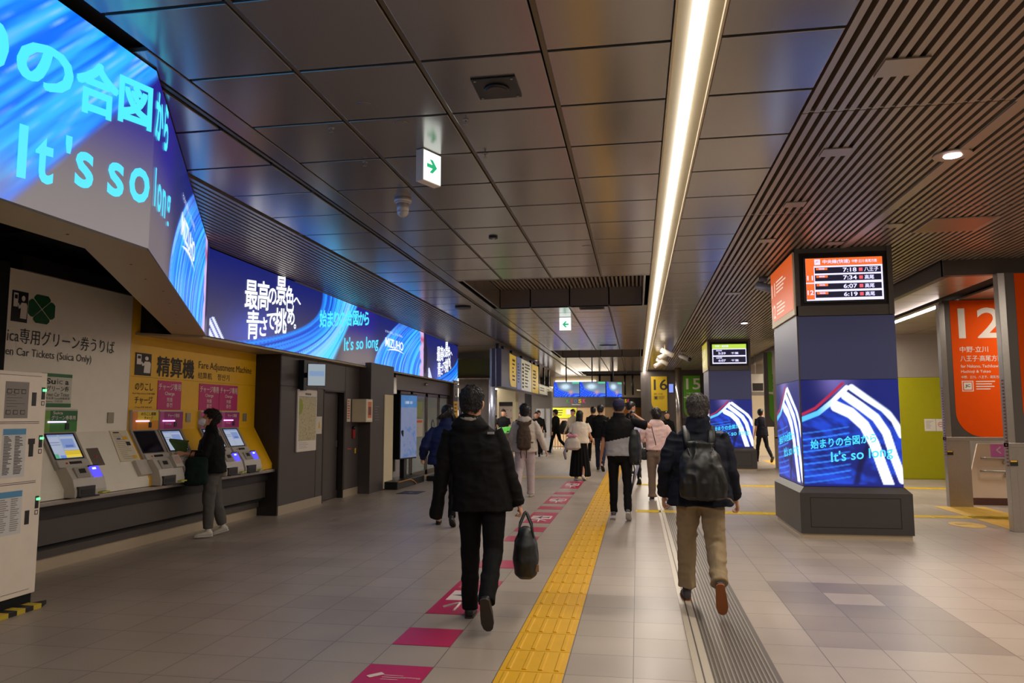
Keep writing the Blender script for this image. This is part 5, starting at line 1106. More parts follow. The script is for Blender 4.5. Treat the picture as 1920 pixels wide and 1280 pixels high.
t = thing('far_display', 'small blue lit display left of the steel pole', 'display', (1.50, 36.15, 2.62)); B().box((0, 0, 0), (.22, .05, .42), m_black).build('casing', parent=t); B().box((.01, -.004, .01), (.21, 0, .41), glow('far_blue', (.25, .35, .95), 1.0)).build('display', parent=t)
b = B(); b.box((4.0, 30, 0), (8.6, 30.2, 2.3), mat('far_cream_wall', S(224, 208, 176), .6)); b.box((4.0, 30, 2.3), (8.6, 30.2, 3.5), m_rw); b.build('wall_right_end', label='cream wall seen between the pillars', kind='structure')
t = thing('hanging_notice', 'hanging board of small notices seen between the pillars', 'sign', (3.93, 27.0, 2.35)); b = B(); b.box((0, 0, 0), (.75, .06, .62), m_paper); b.box((.5, -.01, .35), (.75, 0, .62), m_yellow); b.box((.05, -.01, .04), (.4, 0, .3), m_ink); b.build('board', parent=t); b = B(); b.cyl((.15, .03, .62), (.15, .03, 1.3), .025, m_steel, 8); b.cyl((.55, .03, .62), (.55, .03, 1.3), .025, m_steel, 8); b.build('hanger', parent=t)
area_lamp('gate_fill', (-5.2, 26.4, 2.92), (.6, .6), 70, (1, .95, .88)); area_lamp('passage_lamp', (6.5, 26, 3.4), (2, 2), 160, WARM); area_lamp('stairs_fill', (6.6, 12.4, 3.44), (1.2, 1.6), 60, WARM); area_lamp('passage_near_lamp', (6.8, 5.0, 3.6), (1.2, 4), 150, WARM)  # gate and stairs lights are added fill for cream pillar and banner, no fixtures

# ================================================================== PEOPLE
def rx(v, a): c, s = math.cos(a), math.sin(a); return Vector((v.x, v.y * c - v.z * s, v.y * s + v.z * c))
def D(a): return math.radians(a)
class Fig:
    """joint positions of a figure facing +Y; angles in degrees, forward positive"""
    def __init__(s, H=1.70, lean=3, hipL=(0, 0), hipR=(0, 0), kneeL=5, kneeR=5, abdL=3, abdR=3, footL=0, footR=0, shL=(0, 12), shR=(0, 12), elL=15, elR=15, inL=0, inR=0, head=(0, 0), build=1.0, sway=0, toeL=4, toeR=4, twist=0):
        s.H = H; s.b = build; s.head = head; s.sway = sway
        L_th, L_sh, ank = .245 * H, .245 * H, .045 * H
        s.pel = Vector((0, 0, 0)); s.J = {}
        for sd, hip, kn, ab, ft, toe in ((-1, hipL, kneeL, abdL, footL, toeL), (1, hipR, kneeR, abdR, footR, toeR)):
            n = 'L' if sd < 0 else 'R'; h = Vector((sd * .052 * H, 0, -.02 * H))
            d = Vector((sd * math.sin(D(ab)), 0, -1)).normalized(); d = rx(d, D(hip[0])); k = h + d * L_th
            d2 = Vector((sd * math.sin(D(ab)) * .3, 0, -1)).normalized(); d2 = rx(d2, D(hip[0] - kn)); a = k + d2 * L_sh
            fdir = rx(Vector((sd * math.sin(D(toe)), math.cos(D(toe)), 0)), D(hip[0] - kn - ft))
            s.J['hip' + n], s.J['knee' + n], s.J['ank' + n] = h, k, a; s.J['fd' + n] = fdir.normalized(); s.J['fu' + n] = (-d2 - fdir * (-d2).dot(fdir)).normalized() if ft == 0 else rx(Vector((0, 0, 1)), D(hip[0] - kn - ft))
        low = min(s.sole(n) for n in 'LR'); s.up = Vector((0, 0, -low))
        for k in list(s.J):
            if not k.startswith('f'): s.J[k] = s.J[k] + s.up
        s.pel = s.up.copy()
        def tor(p):
            q = Vector(p); q.z *= .955; q.x -= s.sway * max(0, q.z); return s.pel + rx(q * H, -D(lean))
        s.tor = tor
        s.neck = tor((0, -.008, .33)); s.chest = tor((0, 0, .22)); s.waist = tor((0, 0, .09))
        s.headc = s.neck + Vector((0, .016 * H, .078 * H)); s.tw = Matrix.Rotation(D(twist), 3, 'Z')
        for sd, sh, el, inn in ((-1, shL, elL, inL), (1, shR, elR, inR)):
            n = 'L' if sd < 0 else 'R'; p = tor((sd * .105 * build ** .5, -.005, .285))
            d = Vector((sd * math.sin(D(sh[1])), 0, -math.cos(D(sh[1])))); d = rx(d, D(sh[0])); e = p + d * .178 * H
            bend = (D(el)); fwd = rx(Vector((0, 1, 0)), D(sh[0])); d2 = (d * math.cos(bend) + (fwd - d * fwd.dot(d)).normalized() * math.sin(bend)).normalized()
            d2 = (d2 + Vector((-sd * math.sin(D(inn)), 0, 0))).normalized(); w_ = e + d2 * .157 * H
            s.J['sh' + n], s.J['el' + n], s.J['wr' + n], s.J['hd' + n] = p, e, w_, d2
    def sole(s, n): 
        a = s.J['ank' + n]; fd, fu = s.J['fd' + n], s.J['fu' + n]; hh = .045 * s.H
        return min((a - fu * hh - fd * .045 * s.H).z, (a - fu * hh + fd * .11 * s.H).z)
def perp(d, ref=Vector((1, 0, 0))):
    u = ref - d * ref.dot(d)
    if u.length < .1: u = Vector((0, 1, 0)) - d * d.y
    u.normalize(); return u, d.cross(u).normalized()
def limb(b, pts, rad, m, n=12, flat=1.0, refs=Vector((1, 0, 0))):
    """pts with radii; resampled smooth chain"""
    secs = []
    for i, p in enumerate(pts):
        d = (pts[min(i + 1, len(pts) - 1)] - pts[max(0, i - 1)]).normalized(); u, v = perp(d, refs); r = rad[i]
        ra, rb = (r if isinstance(r, tuple) else (r, r * flat)); secs.append((p, u * ra, v * rb))
    b.loft(secs, m, n); return b
def mix(p, q, t): return p.lerp(q, t)
def remesh(b, vox, name, mats, parent, smooth=3, disp=None, decim=None):
    me = bpy.data.meshes.new('tmp'); bmesh.ops.recalc_face_normals(b.bm, faces=b.bm.faces[:]); b.bm.to_mesh(me); b.bm.free()
    o = bpy.data.objects.new('tmp', me); COL.objects.link(o)
    r = o.modifiers.new('r', 'REMESH'); r.mode = 'VOXEL'; r.voxel_size = vox; r.use_smooth_shade = True
    sm = o.modifiers.new('s', 'SMOOTH'); sm.iterations = smooth; sm.factor = .5
    dg = bpy.context.evaluated_depsgraph_get(); out = bpy.data.meshes.new_from_object(o.evaluated_get(dg)); bpy.data.objects.remove(o); bpy.data.meshes.remove(me)
    out.name = name
    out.materials.clear()
    for m in mats: out.materials.append(m)
    n = len(out.vertices); co = np.zeros(n * 3); out.vertices.foreach_get('co', co)
    if disp:
        co = co.reshape(-1, 3); no = np.zeros(n * 3); out.vertices.foreach_get('normal', no); no = no.reshape(-1, 3)
        d = disp(co, no); co = co + no * d[:, None]; out.vertices.foreach_set('co', co.ravel())
    sm_ = np.ones(len(out.polygons), dtype=bool); out.polygons.foreach_set('use_smooth', sm_)
    out.update()
    ob = bpy.data.objects.new(name, out); COL.objects.link(ob)
    if parent is not None: ob.parent = parent
    return ob
def n3(p, f, s=0.0):
    """smooth 3D value noise, vectorised"""
    q = p * np.array(f) + s; i = np.floor(q); t = q - i; t = t * t * (3 - 2 * t); out = 0
    for a in (0, 1):
        for b_ in (0, 1):
            for c in (0, 1):
                h = np.sin((i[:, 0] + a) * 127.1 + (i[:, 1] + b_) * 311.7 + (i[:, 2] + c) * 74.7) * 43758.5453; h -= np.floor(h)
                out = out + h * (t[:, 0] if a else 1 - t[:, 0]) * (t[:, 1] if b_ else 1 - t[:, 1]) * (t[:, 2] if c else 1 - t[:, 2])
    return out
def folds(amp, f=(9, 9, 16), seed=0.0):
    def g(co, no):
        a = n3(co, f, seed); b_ = n3(co + a[:, None] * .08, (f[0] * 2.1, f[1] * 2.1, f[2] * 1.9), seed + 5)
        r = 1 - np.abs(a * 2 - 1); return amp * (r * 1.1 + b_ * .6 - .9)
    return g

def add_hand(b, F, n, m, grip=0.0, fine=True):
    H = F.H; w = F.J['wr' + n]; d = F.J['hd' + n]; sd = -1 if n == 'L' else 1
    u, v = perp(d, Vector((0, 1, 0)))      # u: across the palm, towards the thumb (forward); v: palm normal
    if v.x * sd > 0: v = -v                # palm faces the body
    k = H / 1.72
    b.loft([(w - d * .03 * k, u * .024 * k, v * .018 * k), (w, u * .025 * k, v * .018 * k), (w + d * .03 * k, u * .038 * k, v * .016 * k), (w + d * .075 * k, u * .042 * k, v * .015 * k), (w + d * .095 * k, u * .039 * k, v * .012 * k)], m, 12)
    cur = .35 + grip * 1.25
    for i, (off_, l) in enumerate(((.030, .068), (.010, .078), (-.011, .072), (-.031, .056))):
        p = w + d * .088 * k + u * off_ * k; a = 0; pts = [p - d * .02 * k]; rr_ = [.0095 * k]
        dirv = d.copy()
        for j, fr in enumerate((.45, .32, .23)):
            a = cur * (.55, 1.0, .8)[j]; axis = u; dirv = Quaternion(axis, a * (1 if (dirv.cross(v)).dot(axis) > 0 else -1)) @ dirv
            p = p + dirv * l * fr * k; pts.append(p); rr_.append((.0090, .0084, .0070)[j] * k)
        pts.insert(1, w + d * .088 * k + u * off_ * k); rr_.insert(1, .0095 * k)
        limb(b, pts, rr_, m, 8)
    p = w + d * .025 * k + u * .026 * k; td = (d * .75 + u * .62 + v * .25).normalized(); q = p + td * .042 * k; td2 = (d * .9 + u * .12 + v * (.35 + grip * .5)).normalized(); r2 = q + td2 * .034 * k
    limb(b, [p - td * .012 * k, p + td * .01 * k, q, r2], [.013 * k, .0125 * k, .0105 * k, .008 * k], m, 8)

def add_head(b, F, m):
    """skull, face, ears and neck"""
    H = F.H; k = H / 1.72 * 1.09; yaw, pit = D(F.head[0]), D(F.head[1]); M = (Matrix.Rotation(yaw, 3, 'Z') @ Matrix.Rotation(-pit, 3, 'X')); c = F.headc
    P = lambda x, y, z: c + M @ (Vector((x, y, z)) * k)
    ax = lambda v: M @ (Vector(v) * k)
    b.loft([(P(0, -.01, -.125), ax((.040, 0, 0)), ax((0, .045, 0))), (P(0, .0, -.10), ax((.052, 0, 0)), ax((0, .068, 0))), (P(0, .006, -.065), ax((.062, 0, 0)), ax((0, .085, 0))), (P(0, .0, -.02), ax((.072, 0, 0)), ax((0, .095, 0))),
            (P(0, -.004, .03), ax((.077, 0, 0)), ax((0, .098, 0))), (P(0, -.008, .075), ax((.070, 0, 0)), ax((0, .088, 0))), (P(0, -.010, .105), ax((.048, 0, 0)), ax((0, .062, 0))), (P(0, -.010, .118), ax((.02, 0, 0)), ax((0, .028, 0)))], m, 20)
    b.loft([(P(0, .03, -.125), ax((.028, 0, 0)), ax((0, .032, 0))), (P(0, .045, -.105), ax((.040, 0, 0)), ax((0, .042, 0))), (P(0, .050, -.07), ax((.052, 0, 0)), ax((0, .042, 0)))], m, 14)   # jaw and chin
    b.loft([(P(0, .085, .0), ax((.009, 0, 0)), ax((0, .010, 0))), (P(0, .098, -.03), ax((.013, 0, 0)), ax((0, .014, 0))), (P(0, .092, -.045), ax((.016, 0, 0)), ax((0, .010, 0)))], m, 10)  # nose
    b.loft([(P(-.022, .083, -.075), ax((0, 0, .006)), ax((0, .009, 0))), (P(0, .089, -.074), ax((0, 0, .009)), ax((0, .010, 0))), (P(.022, .083, -.075), ax((0, 0, .006)), ax((0, .009, 0)))], m, 8)   # lips
    b.loft([(P(-.05, .076, .018), ax((0, 0, .008)), ax((0, .010, 0))), (P(0, .088, .022), ax((0, 0, .009)), ax((0, .010, 0))), (P(.05, .076, .018), ax((0, 0, .008)), ax((0, .010, 0)))], m, 8)   # brow
    for s_ in (-1, 1): b.loft([(P(s_ * .072, -.012, -.035), ax((.010, 0, 0)), ax((0, .010, 0))), (P(s_ * .082, -.010, -.01), ax((.009, 0, 0)), ax((0, .018, 0))), (P(s_ * .084, -.012, .018), ax((.008, 0, 0)), ax((0, .018, 0))), (P(s_ * .076, -.008, .03), ax((.008, 0, 0)), ax((0, .010, 0)))], m, 10)
    nk = F.neck
    limb(b, [F.tor((0, -.01, .27)), nk, mix(nk, P(0, -.01, -.10), .6), P(0, -.012, -.06)], [(.075 * k, .06 * k), (.060 * k, .058 * k), (.053 * k, .056 * k), (.052 * k, .056 * k)], m, 14)
    return P, ax, M
m_eye = mat('dark_eye', (.02, .015, .012), .2); m_mask = mat('face_mask_white', S(232, 232, 240), .7)

def person(lab, x, y, face, F, clothes, vox=.009, hair='short', haircol=None, skin=None, group=None, **kw):
    """face: heading in degrees, 0 = walking away from the camera (+Y), 180 = towards it"""
    H = F.H; k = H / 1.72; t = thing('person', lab, 'person', (x, y, 0), D(face), group); sk = skin or m_skin; J = F.J
    # --- body: one continuous surface
    b = B(); P, ax, M = add_head(b, F, sk)
    T_ = F.tor
    def tr(zs): b.loft([(T_((0, yy, z)), Vector((wx * H, 0, 0)), rx(Vector((0, wy * H, 0)), 0)) for z, wx, wy, yy in zs], sk, 16)
    tr([(-.05, .085, .06, 0), (0, .095, .065, 0), (.06, .082, .058, 0), (.12, .080, .058, 0), (.20, .098, .064, 0), (.27, .105, .055, -.004), (.31, .06, .04, -.008)])
    for n in 'LR':
        limb(b, [J['sh' + n] + Vector((0, 0, .0)), mix(J['sh' + n], J['el' + n], .35), J['el' + n], mix(J['el' + n], J['wr' + n], .3), J['wr' + n]], [.045 * k, .040 * k, .033 * k, .034 * k, .022 * k], sk, 10)
        limb(b, [J['hip' + n], mix(J['hip' + n], J['knee' + n], .4), J['knee' + n], mix(J['knee' + n], J['ank' + n], .3), J['ank' + n], J['ank' + n] - J['fu' + n] * .03 * k], [.075 * k, .066 * k, .048 * k, .048 * k, .033 * k, .034 * k], sk, 10)
        a, fd, fu = J['ank' + n], J['fd' + n], J['fu' + n]; limb(b, [a - fu * .035 * k - fd * .04 * k, a - fu * .045 * k + fd * .05 * k, a - fu * .055 * k + fd * .13 * k], [.03 * k, .032 * k, .02 * k], sk, 8)
        add_hand(b, F, n, sk, kw.get('grip' + n, .25), vox < .012)
    remesh(b, kw.get('bodyvox', vox * .8), 'body', [sk], t, 2)
    # eyes
    if kw.get('eyes', vox < .016):
        for s_ in (-1, 1): e = B(); e.ell(P(s_ * .031, .078, -.002), (.011 * k, .007 * k, .006 * k), m_eye, 8, M); e.build('eye', parent=t)
    # --- hair
    hc = haircol or m_hair
    if hair:
        b = B(); g = 1.0
        if hair in ('short', 'crop', 'shaggy', 'spiky'):
            z0 = {'short': -.055, 'crop': -.045, 'shaggy': -.075, 'spiky': -.05}[hair]; th = {'short': .012, 'crop': .006, 'shaggy': .022, 'spiky': .018}[hair]
            b.loft([(P(0, -.062, z0), ax((.052, 0, 0)), ax((0, .042, 0))), (P(0, -.052, z0 + .03), ax((.066 + th * .5, 0, 0)), ax((0, .055, 0))), (P(0, -.035, .0), ax((.075 + th * .6, 0, 0)), ax((0, .074, 0))), (P(0, -.022, .04), ax((.080 + th * .7, 0, 0)), ax((0, .090 + th * .5, 0))),
                    (P(0, -.010, .075), ax((.074 + th, 0, 0)), ax((0, .094 + th, 0))), (P(0, -.008, .11), ax((.056 + th, 0, 0)), ax((0, .075 + th, 0))), (P(0, -.012, .128 + th), ax((.03, 0, 0)), ax((0, .04, 0)))], hc, 20)
            if hair != 'crop': b.loft([(P(-.055, .070, .07), ax((0, 0, .022)), ax((0, .02, 0))), (P(0, .088, .075), ax((0, 0, .028)), ax((0, .02, 0))), (P(.055, .070, .07), ax((0, 0, .022)), ax((0, .02, 0)))], hc, 10)
        if hair in ('bob', 'long', 'bun', 'ponytail', 'swept'):
            b.loft([(P(0, -.045, -.06), ax((.060, 0, 0)), ax((0, .05, 0))), (P(0, -.04, -.02), ax((.080, 0, 0)), ax((0, .068, 0))), (P(0, -.022, .04), ax((.088, 0, 0)), ax((0, .092, 0))), (P(0, -.010, .08), ax((.080, 0, 0)), ax((0, .10, 0))), (P(0, -.010, .12), ax((.055, 0, 0)), ax((0, .07, 0))), (P(0, -.012, .138), ax((.025, 0, 0)), ax((0, .03, 0)))], hc, 20)
            if hair == 'long': b.loft([(P(0, -.085, -.34), ax((.045, 0, 0)), ax((0, .018, 0))), (P(0, -.088, -.26), ax((.085, 0, 0)), ax((0, .028, 0))), (P(0, -.075, -.15), ax((.092, 0, 0)), ax((0, .036, 0))), (P(0, -.062, -.06), ax((.086, 0, 0)), ax((0, .05, 0))), (P(0, -.04, .0), ax((.084, 0, 0)), ax((0, .07, 0)))], hc, 16)
            if hair == 'bob': b.loft([(P(0, -.05, -.125), ax((.07, 0, 0)), ax((0, .045, 0))), (P(0, -.05, -.08), ax((.086, 0, 0)), ax((0, .055, 0))), (P(0, -.04, 0), ax((.086, 0, 0)), ax((0, .07, 0)))], hc, 16)
            if hair == 'bun': b.ell(P(0, -.12, .035), (.045 * k, .04 * k, .045 * k), hc, 14)
            if hair == 'ponytail': b.loft([(P(0, -.13, -.22), ax((.018, 0, 0)), ax((0, .015, 0))), (P(0, -.14, -.12), ax((.035, 0, 0)), ax((0, .03, 0))), (P(0, -.13, -.02), ax((.038, 0, 0)), ax((0, .035, 0))), (P(0, -.10, .03), ax((.03, 0, 0)), ax((0, .03, 0)))], hc, 12)
            if hair == 'swept': b.loft([(P(-.05, -.10, .03), ax((0, 0, .05)), ax((0, .03, 0))), (P(-.11, -.12, .015), ax((0, 0, .035)), ax((0, .02, 0))), (P(-.16, -.12, -.005), ax((0, 0, .010)), ax((0, .01, 0)))], hc, 10); b.loft([(P(.05, -.09, -.01), ax((0, 0, .05)), ax((0, .03, 0))), (P(.10, -.11, -.03), ax((0, 0, .03)), ax((0, .02, 0))), (P(.13, -.11, -.05), ax((0, 0, .01)), ax((0, .01, 0)))], hc, 10)
        ho = remesh(b, min(vox * .7, .008) if vox < .012 else vox, 'hair', [hc], t, 1, (lambda co, no: (n3(co, (45, 45, 30), 3) - .5) * .008) if vox < .012 else None)
        if vox < .015:      # fine locks following the growth of the hair
            rr_ = random.Random(int(x * 100)); nb = B(); nb.bm.from_mesh(ho.data); nb.mats = [hc]; crown = P(0, -.05, .13); kk = k * 1.09
            vv = [v.co.copy() for v in ho.data.vertices]; nn = [v.normal.copy() for v in ho.data.vertices]; cnt = 1500 if vox < .010 else 350
            for _ in range(cnt):
                i = rr_.randrange(len(vv)); q = vv[i]; dn = nn[i]; fl = q - crown; fl = fl - dn * fl.dot(dn)
                if fl.length < .004: fl = Vector((rr_.uniform(-1, 1), rr_.uniform(-1, 1), 0))
                fl = (fl.normalized() + Vector((rr_.uniform(-.35, .35), rr_.uniform(-.35, .35), rr_.uniform(-.4, .1)))).normalized(); fl = (fl - dn * fl.dot(dn) * .8).normalized()
                l = kk * {'crop': .010, 'short': .026, 'shaggy': .042, 'spiky': .035}.get(hair, .05) * rr_.uniform(.6, 1.2); lift = {'crop': .001, 'short': .004, 'spiky': .014, 'shaggy': .008}.get(hair, .006)
                u, v = perp(fl, dn.cross(fl).normalized()); w_ = .0032 if vox < .010 else .006
                nb.loft([(q - dn * .002, u * w_, dn * .0015), (q + fl * l * .55 + dn * lift * .6, u * w_ * .8, dn * .0012), (q + fl * l + dn * lift * (rr_.random() * 1.3), u * .0005, dn * .0005)], hc, 4)
            nb.bm.to_mesh(ho.data); nb.bm.free()
    if kw.get('mask'):
        b = B(); b.loft([(P(0, .056, -.115), ax((.045, 0, 0)), ax((0, .046, 0))), (P(0, .058, -.07), ax((.070, 0, 0)), ax((0, .066, 0))), (P(0, .060, -.022), ax((.070, 0, 0)), ax((0, .050, 0)))], m_mask, 14); remesh(b, .006, 'face_mask', [m_mask], t, 2)
    # --- upper garment
    c = clothes; um = c['top']; lo = c.get('hem', -.06); lo_w = c.get('hemw', .125); ex = c.get('puff', 1.0); tk = .012 * k
    b = B(); W = ex * F.b
    b.loft([(T_((0, .0, lo)), Vector((lo_w * H * W, 0, 0)), Vector((0, .082 * H * W, 0))), (T_((0, 0, lo + .05)), Vector(((lo_w - .004) * H * W, 0, 0)), Vector((0, .080 * H * W, 0))), (T_((0, 0, .08)), Vector((.112 * H * W, 0, 0)), Vector((0, .074 * H * W, 0))), (T_((0, .0, .16)), Vector((.115 * H * W, 0, 0)), Vector((0, .078 * H * W, 0))),
            (T_((0, -.002, .23)), Vector((.122 * H * W ** .6, 0, 0)), Vector((0, .075 * H * W ** .6, 0))), (T_((0, -.006, .285)), Vector((.112 * H, 0, 0)), Vector((0, .058 * H, 0))), (T_((0, -.008, .315)), Vector((.070 * H, 0, 0)), Vector((0, .046 * H, 0))), (T_((0, -.006, .335)), Vector((.042 * H, 0, 0)), Vector((0, .040 * H, 0)))], um, 24, ex=2.3)
    sl_ = c.get('sleeve', 1.0); sr = c.get('sleever', 1.0)
    for n in 'LR':
        s0, e0, w0 = J['sh' + n], J['el' + n], J['wr' + n]
        inn = mix(s0, T_((0, -.005, .26)), .25)
        if sl_ >= .99: pts = [inn, s0, mix(s0, e0, .45), e0, mix(e0, w0, .5), mix(e0, w0, c.get('cuff' + n, 1.0))]; rad = [.046, .053, .060, .052, .047, .040]
        elif sl_ > .5: pts = [inn, s0, mix(s0, e0, .45), e0, mix(e0, w0, .45)]; rad = [.046, .053, .058, .052, .048]
        else: pts = [inn, s0, mix(s0, e0, .4), mix(s0, e0, .78)]; rad = [.046, .053, .060, .060]
        limb(b, pts, [r * k * (1.0 if i_ < 2 else sr) * F.b ** .5 for i_, r in enumerate(rad)], um, 14)
    if c.get('hood'):
        b.loft([(T_((0, -.030, .285)), Vector((.085 * H, 0, 0)), Vector((0, .030 * H, 0))), (T_((0, -.040, .31)), Vector((.088 * H, 0, 0)), Vector((0, .034 * H, 0))), (T_((0, -.030, .335)), Vector((.072 * H, 0, 0)), Vector((0, .036 * H, 0))), (T_((0, -.012, .355)), Vector((.052 * H, 0, 0)), Vector((0, .040 * H, 0)))], um, 16)
        b.loft([(T_((0, -.045, .245)), Vector((.020 * H, 0, 0)), Vector((0, .010 * H, 0))), (T_((0, -.050, .27)), Vector((.060 * H, 0, 0)), Vector((0, .018 * H, 0))), (T_((0, -.046, .30)), Vector((.08 * H, 0, 0)), Vector((0, .03 * H, 0)))], um, 14)
    if c.get('collar'):
        b.loft([(T_((0, -.006, .32)), Vector((.058 * H, 0, 0)), Vector((0, .050 * H, 0))), (T_((0, -.004, .365)), Vector((.044 * H * 1.12, 0, 0)), Vector((0, .046 * H, 0)))], um, 16)
    if c.get('highneck'):
        b.loft([(T_((0, -.01, .30)), Vector((.078 * H, 0, 0)), Vector((0, .056 * H, 0))), (T_((0, -.008, .345)), Vector((.060 * H, 0, 0)), Vector((0, .055 * H, 0))), (T_((0, -.004, .385)), Vector((.052 * H, 0, 0)), Vector((0, .054 * H, 0)))], um, 18)
    mats = [um]
    if c.get('lower_top'): mats.append(c['lower_top'])
    ob = remesh(b, vox, c.get('topname', 'jacket'), mats, t, 3, folds(c.get('fold', .010) * k, seed=x * 3))
    if c.get('lower_top'):
        zc = T_((0, 0, c.get('split', .14))).z; tl = c.get('tilt', 0)
        for p in ob.data.polygons:
            if p.center.z + tl * p.center.x < zc and abs(p.center.x) < .135 * H * W: p.material_index = 1
    # --- lower garment
    pm = c['pants']; b = B(); pr = c.get('pantr', 1.0)
    if c.get('skirt'):
        zh = c['skirt']; z_w = T_((0, 0, .06)).z
        mid = (J['knee' + 'L'] + J['kneeR']) / 2
        b.loft([(Vector((mid.x, mid.y * .7, zh)), Vector((.16 * H, 0, 0)), Vector((0, .13 * H, 0))), (Vector((mid.x * .7, mid.y * .5, (zh + z_w) / 2)), Vector((.130 * H, 0, 0)), Vector((0, .10 * H, 0))), (T_((0, 0, -.04)), Vector((.110 * H, 0, 0)), Vector((0, .080 * H, 0))), (T_((0, 0, .06)), Vector((.092 * H, 0, 0)), Vector((0, .066 * H, 0)))], pm, 28)
        remesh(b, vox, 'skirt', [pm], t, 2, lambda co, no: .014 * np.sin(np.arctan2(co[:, 1], co[:, 0]) * 14) * np.clip((z_w - co[:, 2]) / .5, 0, 1))
    else:
        b.loft([(T_((0, .0, .055)), Vector((.094 * H * F.b, 0, 0)), Vector((0, .066 * H * F.b, 0))), (T_((0, -.004, .0)), Vector((.102 * H * F.b, 0, 0)), Vector((0, .074 * H * F.b, 0))), (T_((0, -.002, -.05)), Vector((.104 * H * F.b, 0, 0)), Vector((0, .076 * H * F.b, 0))), (T_((0, 0, -.085)), Vector((.085 * H * F.b, 0, 0)), Vector((0, .062 * H * F.b, 0)))], pm, 20)
        pl = c.get('plen', 1.0)
        for n in 'LR':
            h, kn, an = J['hip' + n], J['knee' + n], J['ank' + n]; e_ = mix(kn, an, pl) - (J['fu' + n] * .02 * k if pl >= 1 else Vector((0, 0, 0)))
            rw = c.get('hemr', .052)
            if pl < .2: pts = [h - Vector((0, 0, .01)), mix(h, kn, .4), mix(h, kn, .95)]; rad = [.088, .082, .075]
            else: pts = [h - Vector((0, 0, .01)), mix(h, kn, .35), mix(h, kn, .7), kn, mix(kn, e_, .45), mix(kn, e_, .85), e_]; rad = [.090, .083, .072, .064, .060, .055, rw]
            limb(b, pts, [r * k * pr * F.b ** .5 for r in rad], pm, 14)
        remesh(b, vox, 'trousers' if pl > .2 else 'shorts', [pm], t, 3, folds(c.get('pfold', .009) * k, (10, 10, 13), seed=y))
    # --- shoes
    for n in 'LR':
        a, fd, fu = J['ank' + n], J['fd' + n], J['fu' + n]; sd_ = fd.cross(fu).normalized(); b = B(); sm = c.get('shoe', m_black); so = c.get('sole', m_black); hh = .045 * H
        g = a - fu * hh
        b.loft([(g - fd * .062 * k + fu * .03 * k, sd_ * .022 * k, fu * .022 * k), (g - fd * .05 * k + fu * .04 * k, sd_ * .034 * k, fu * .036 * k), (g + fu * .042 * k, sd_ * .038 * k, fu * .042 * k), (g + fd * .06 * k + fu * .034 * k, sd_ * .043 * k, fu * .033 * k), (g + fd * .13 * k + fu * .026 * k, sd_ * .045 * k, fu * .024 * k), (g + fd * .175 * k + fu * .018 * k, sd_ * .030 * k, fu * .015 * k), (g + fd * .19 * k + fu * .014 * k, sd_ * .012 * k, fu * .008 * k)], sm, 14)
        if c.get('boot', 0) or vox < .012: limb(b, [g + fu * .05 * k, a + (J['knee' + n] - a).normalized() * (.03 + c.get('boot', 0)) * k], [.040 * k, .038 * k], sm, 12)
        s_ob = remesh(b, min(.009, vox), 'shoe', [sm], t, 2)
        q = B(); pts = []
        for u_, w_ in ((-.066, .012), (-.055, .032), (0, .037), (.07, .044), (.13, .046), (.175, .033), (.192, .012)): pts.append((u_, w_))
        poly = [g + fd * u_ * k + sd_ * w_ * k - fu * .004 * k for u_, w_ in pts] + [g + fd * u_ * k - sd_ * w_ * k - fu * .004 * k for u_, w_ in reversed(pts)]
        q.prism(poly, fu * .017 * k, so); q.build('sole', parent=s_ob)
    return t, P, ax, M
def world(t, p): return Matrix.Translation(t.location) @ Matrix.Rotation(t.rotation_euler.z, 4, 'Z') @ Vector(p).to_4d()
CL = lambda n, c, r=.8, **k: mat('cloth_' + n, c, r, spec=.22, var=k.get('var', .12), scale=k.get('scale', 25), bump=k.get('bump', .15))
c_black = CL('black', S(14, 13, 13), .8); c_black2 = CL('black_trousers', S(13, 12, 13), .85); c_navy = CL('navy', S(19, 22, 34), .75); c_khaki = CL('khaki', S(150, 130, 100), .85); c_grey = CL('grey', S(96, 92, 88), .85)
c_cream = CL('cream', S(206, 194, 180), .85); c_pinkw = CL('pale_pink_trousers', S(196, 178, 176), .85); c_pink = CL('pink', S(246, 208, 200), .85); c_taupe = CL('taupe', S(134, 114, 98), .85); c_white = CL('white', S(232, 216, 196), .85); c_lgrey = CL('marl_grey', S(160, 156, 156), .85); c_lav = CL('lavender', S(190, 182, 206), .85); c_dkbrown = CL('dark_brown', S(64, 52, 44), .8); c_beige = CL('beige', S(168, 152, 128), .85)
m_shw = mat('shoe_white', S(214, 206, 190), .6); m_shb = mat('shoe_black', S(26, 24, 24), .5); m_solew = mat('sole_white', S(206, 202, 196), .6); m_solebr = mat('sole_brown', S(150, 86, 40), .7); m_solek = mat('sole_dark', S(58, 50, 44), .7)
m_nylon = mat('black_nylon', S(22, 22, 21), .46, var=.1, scale=20, bump=.2); m_bagblk = mat('bag_black', S(28, 30, 28), .55, bump=.2)
h_grey = mat('greying_hair', S(66, 60, 56), .6, var=.5, scale=120); h_dk = mat('dark_brown_hair', S(34, 24, 20), .5, var=.3, scale=80)

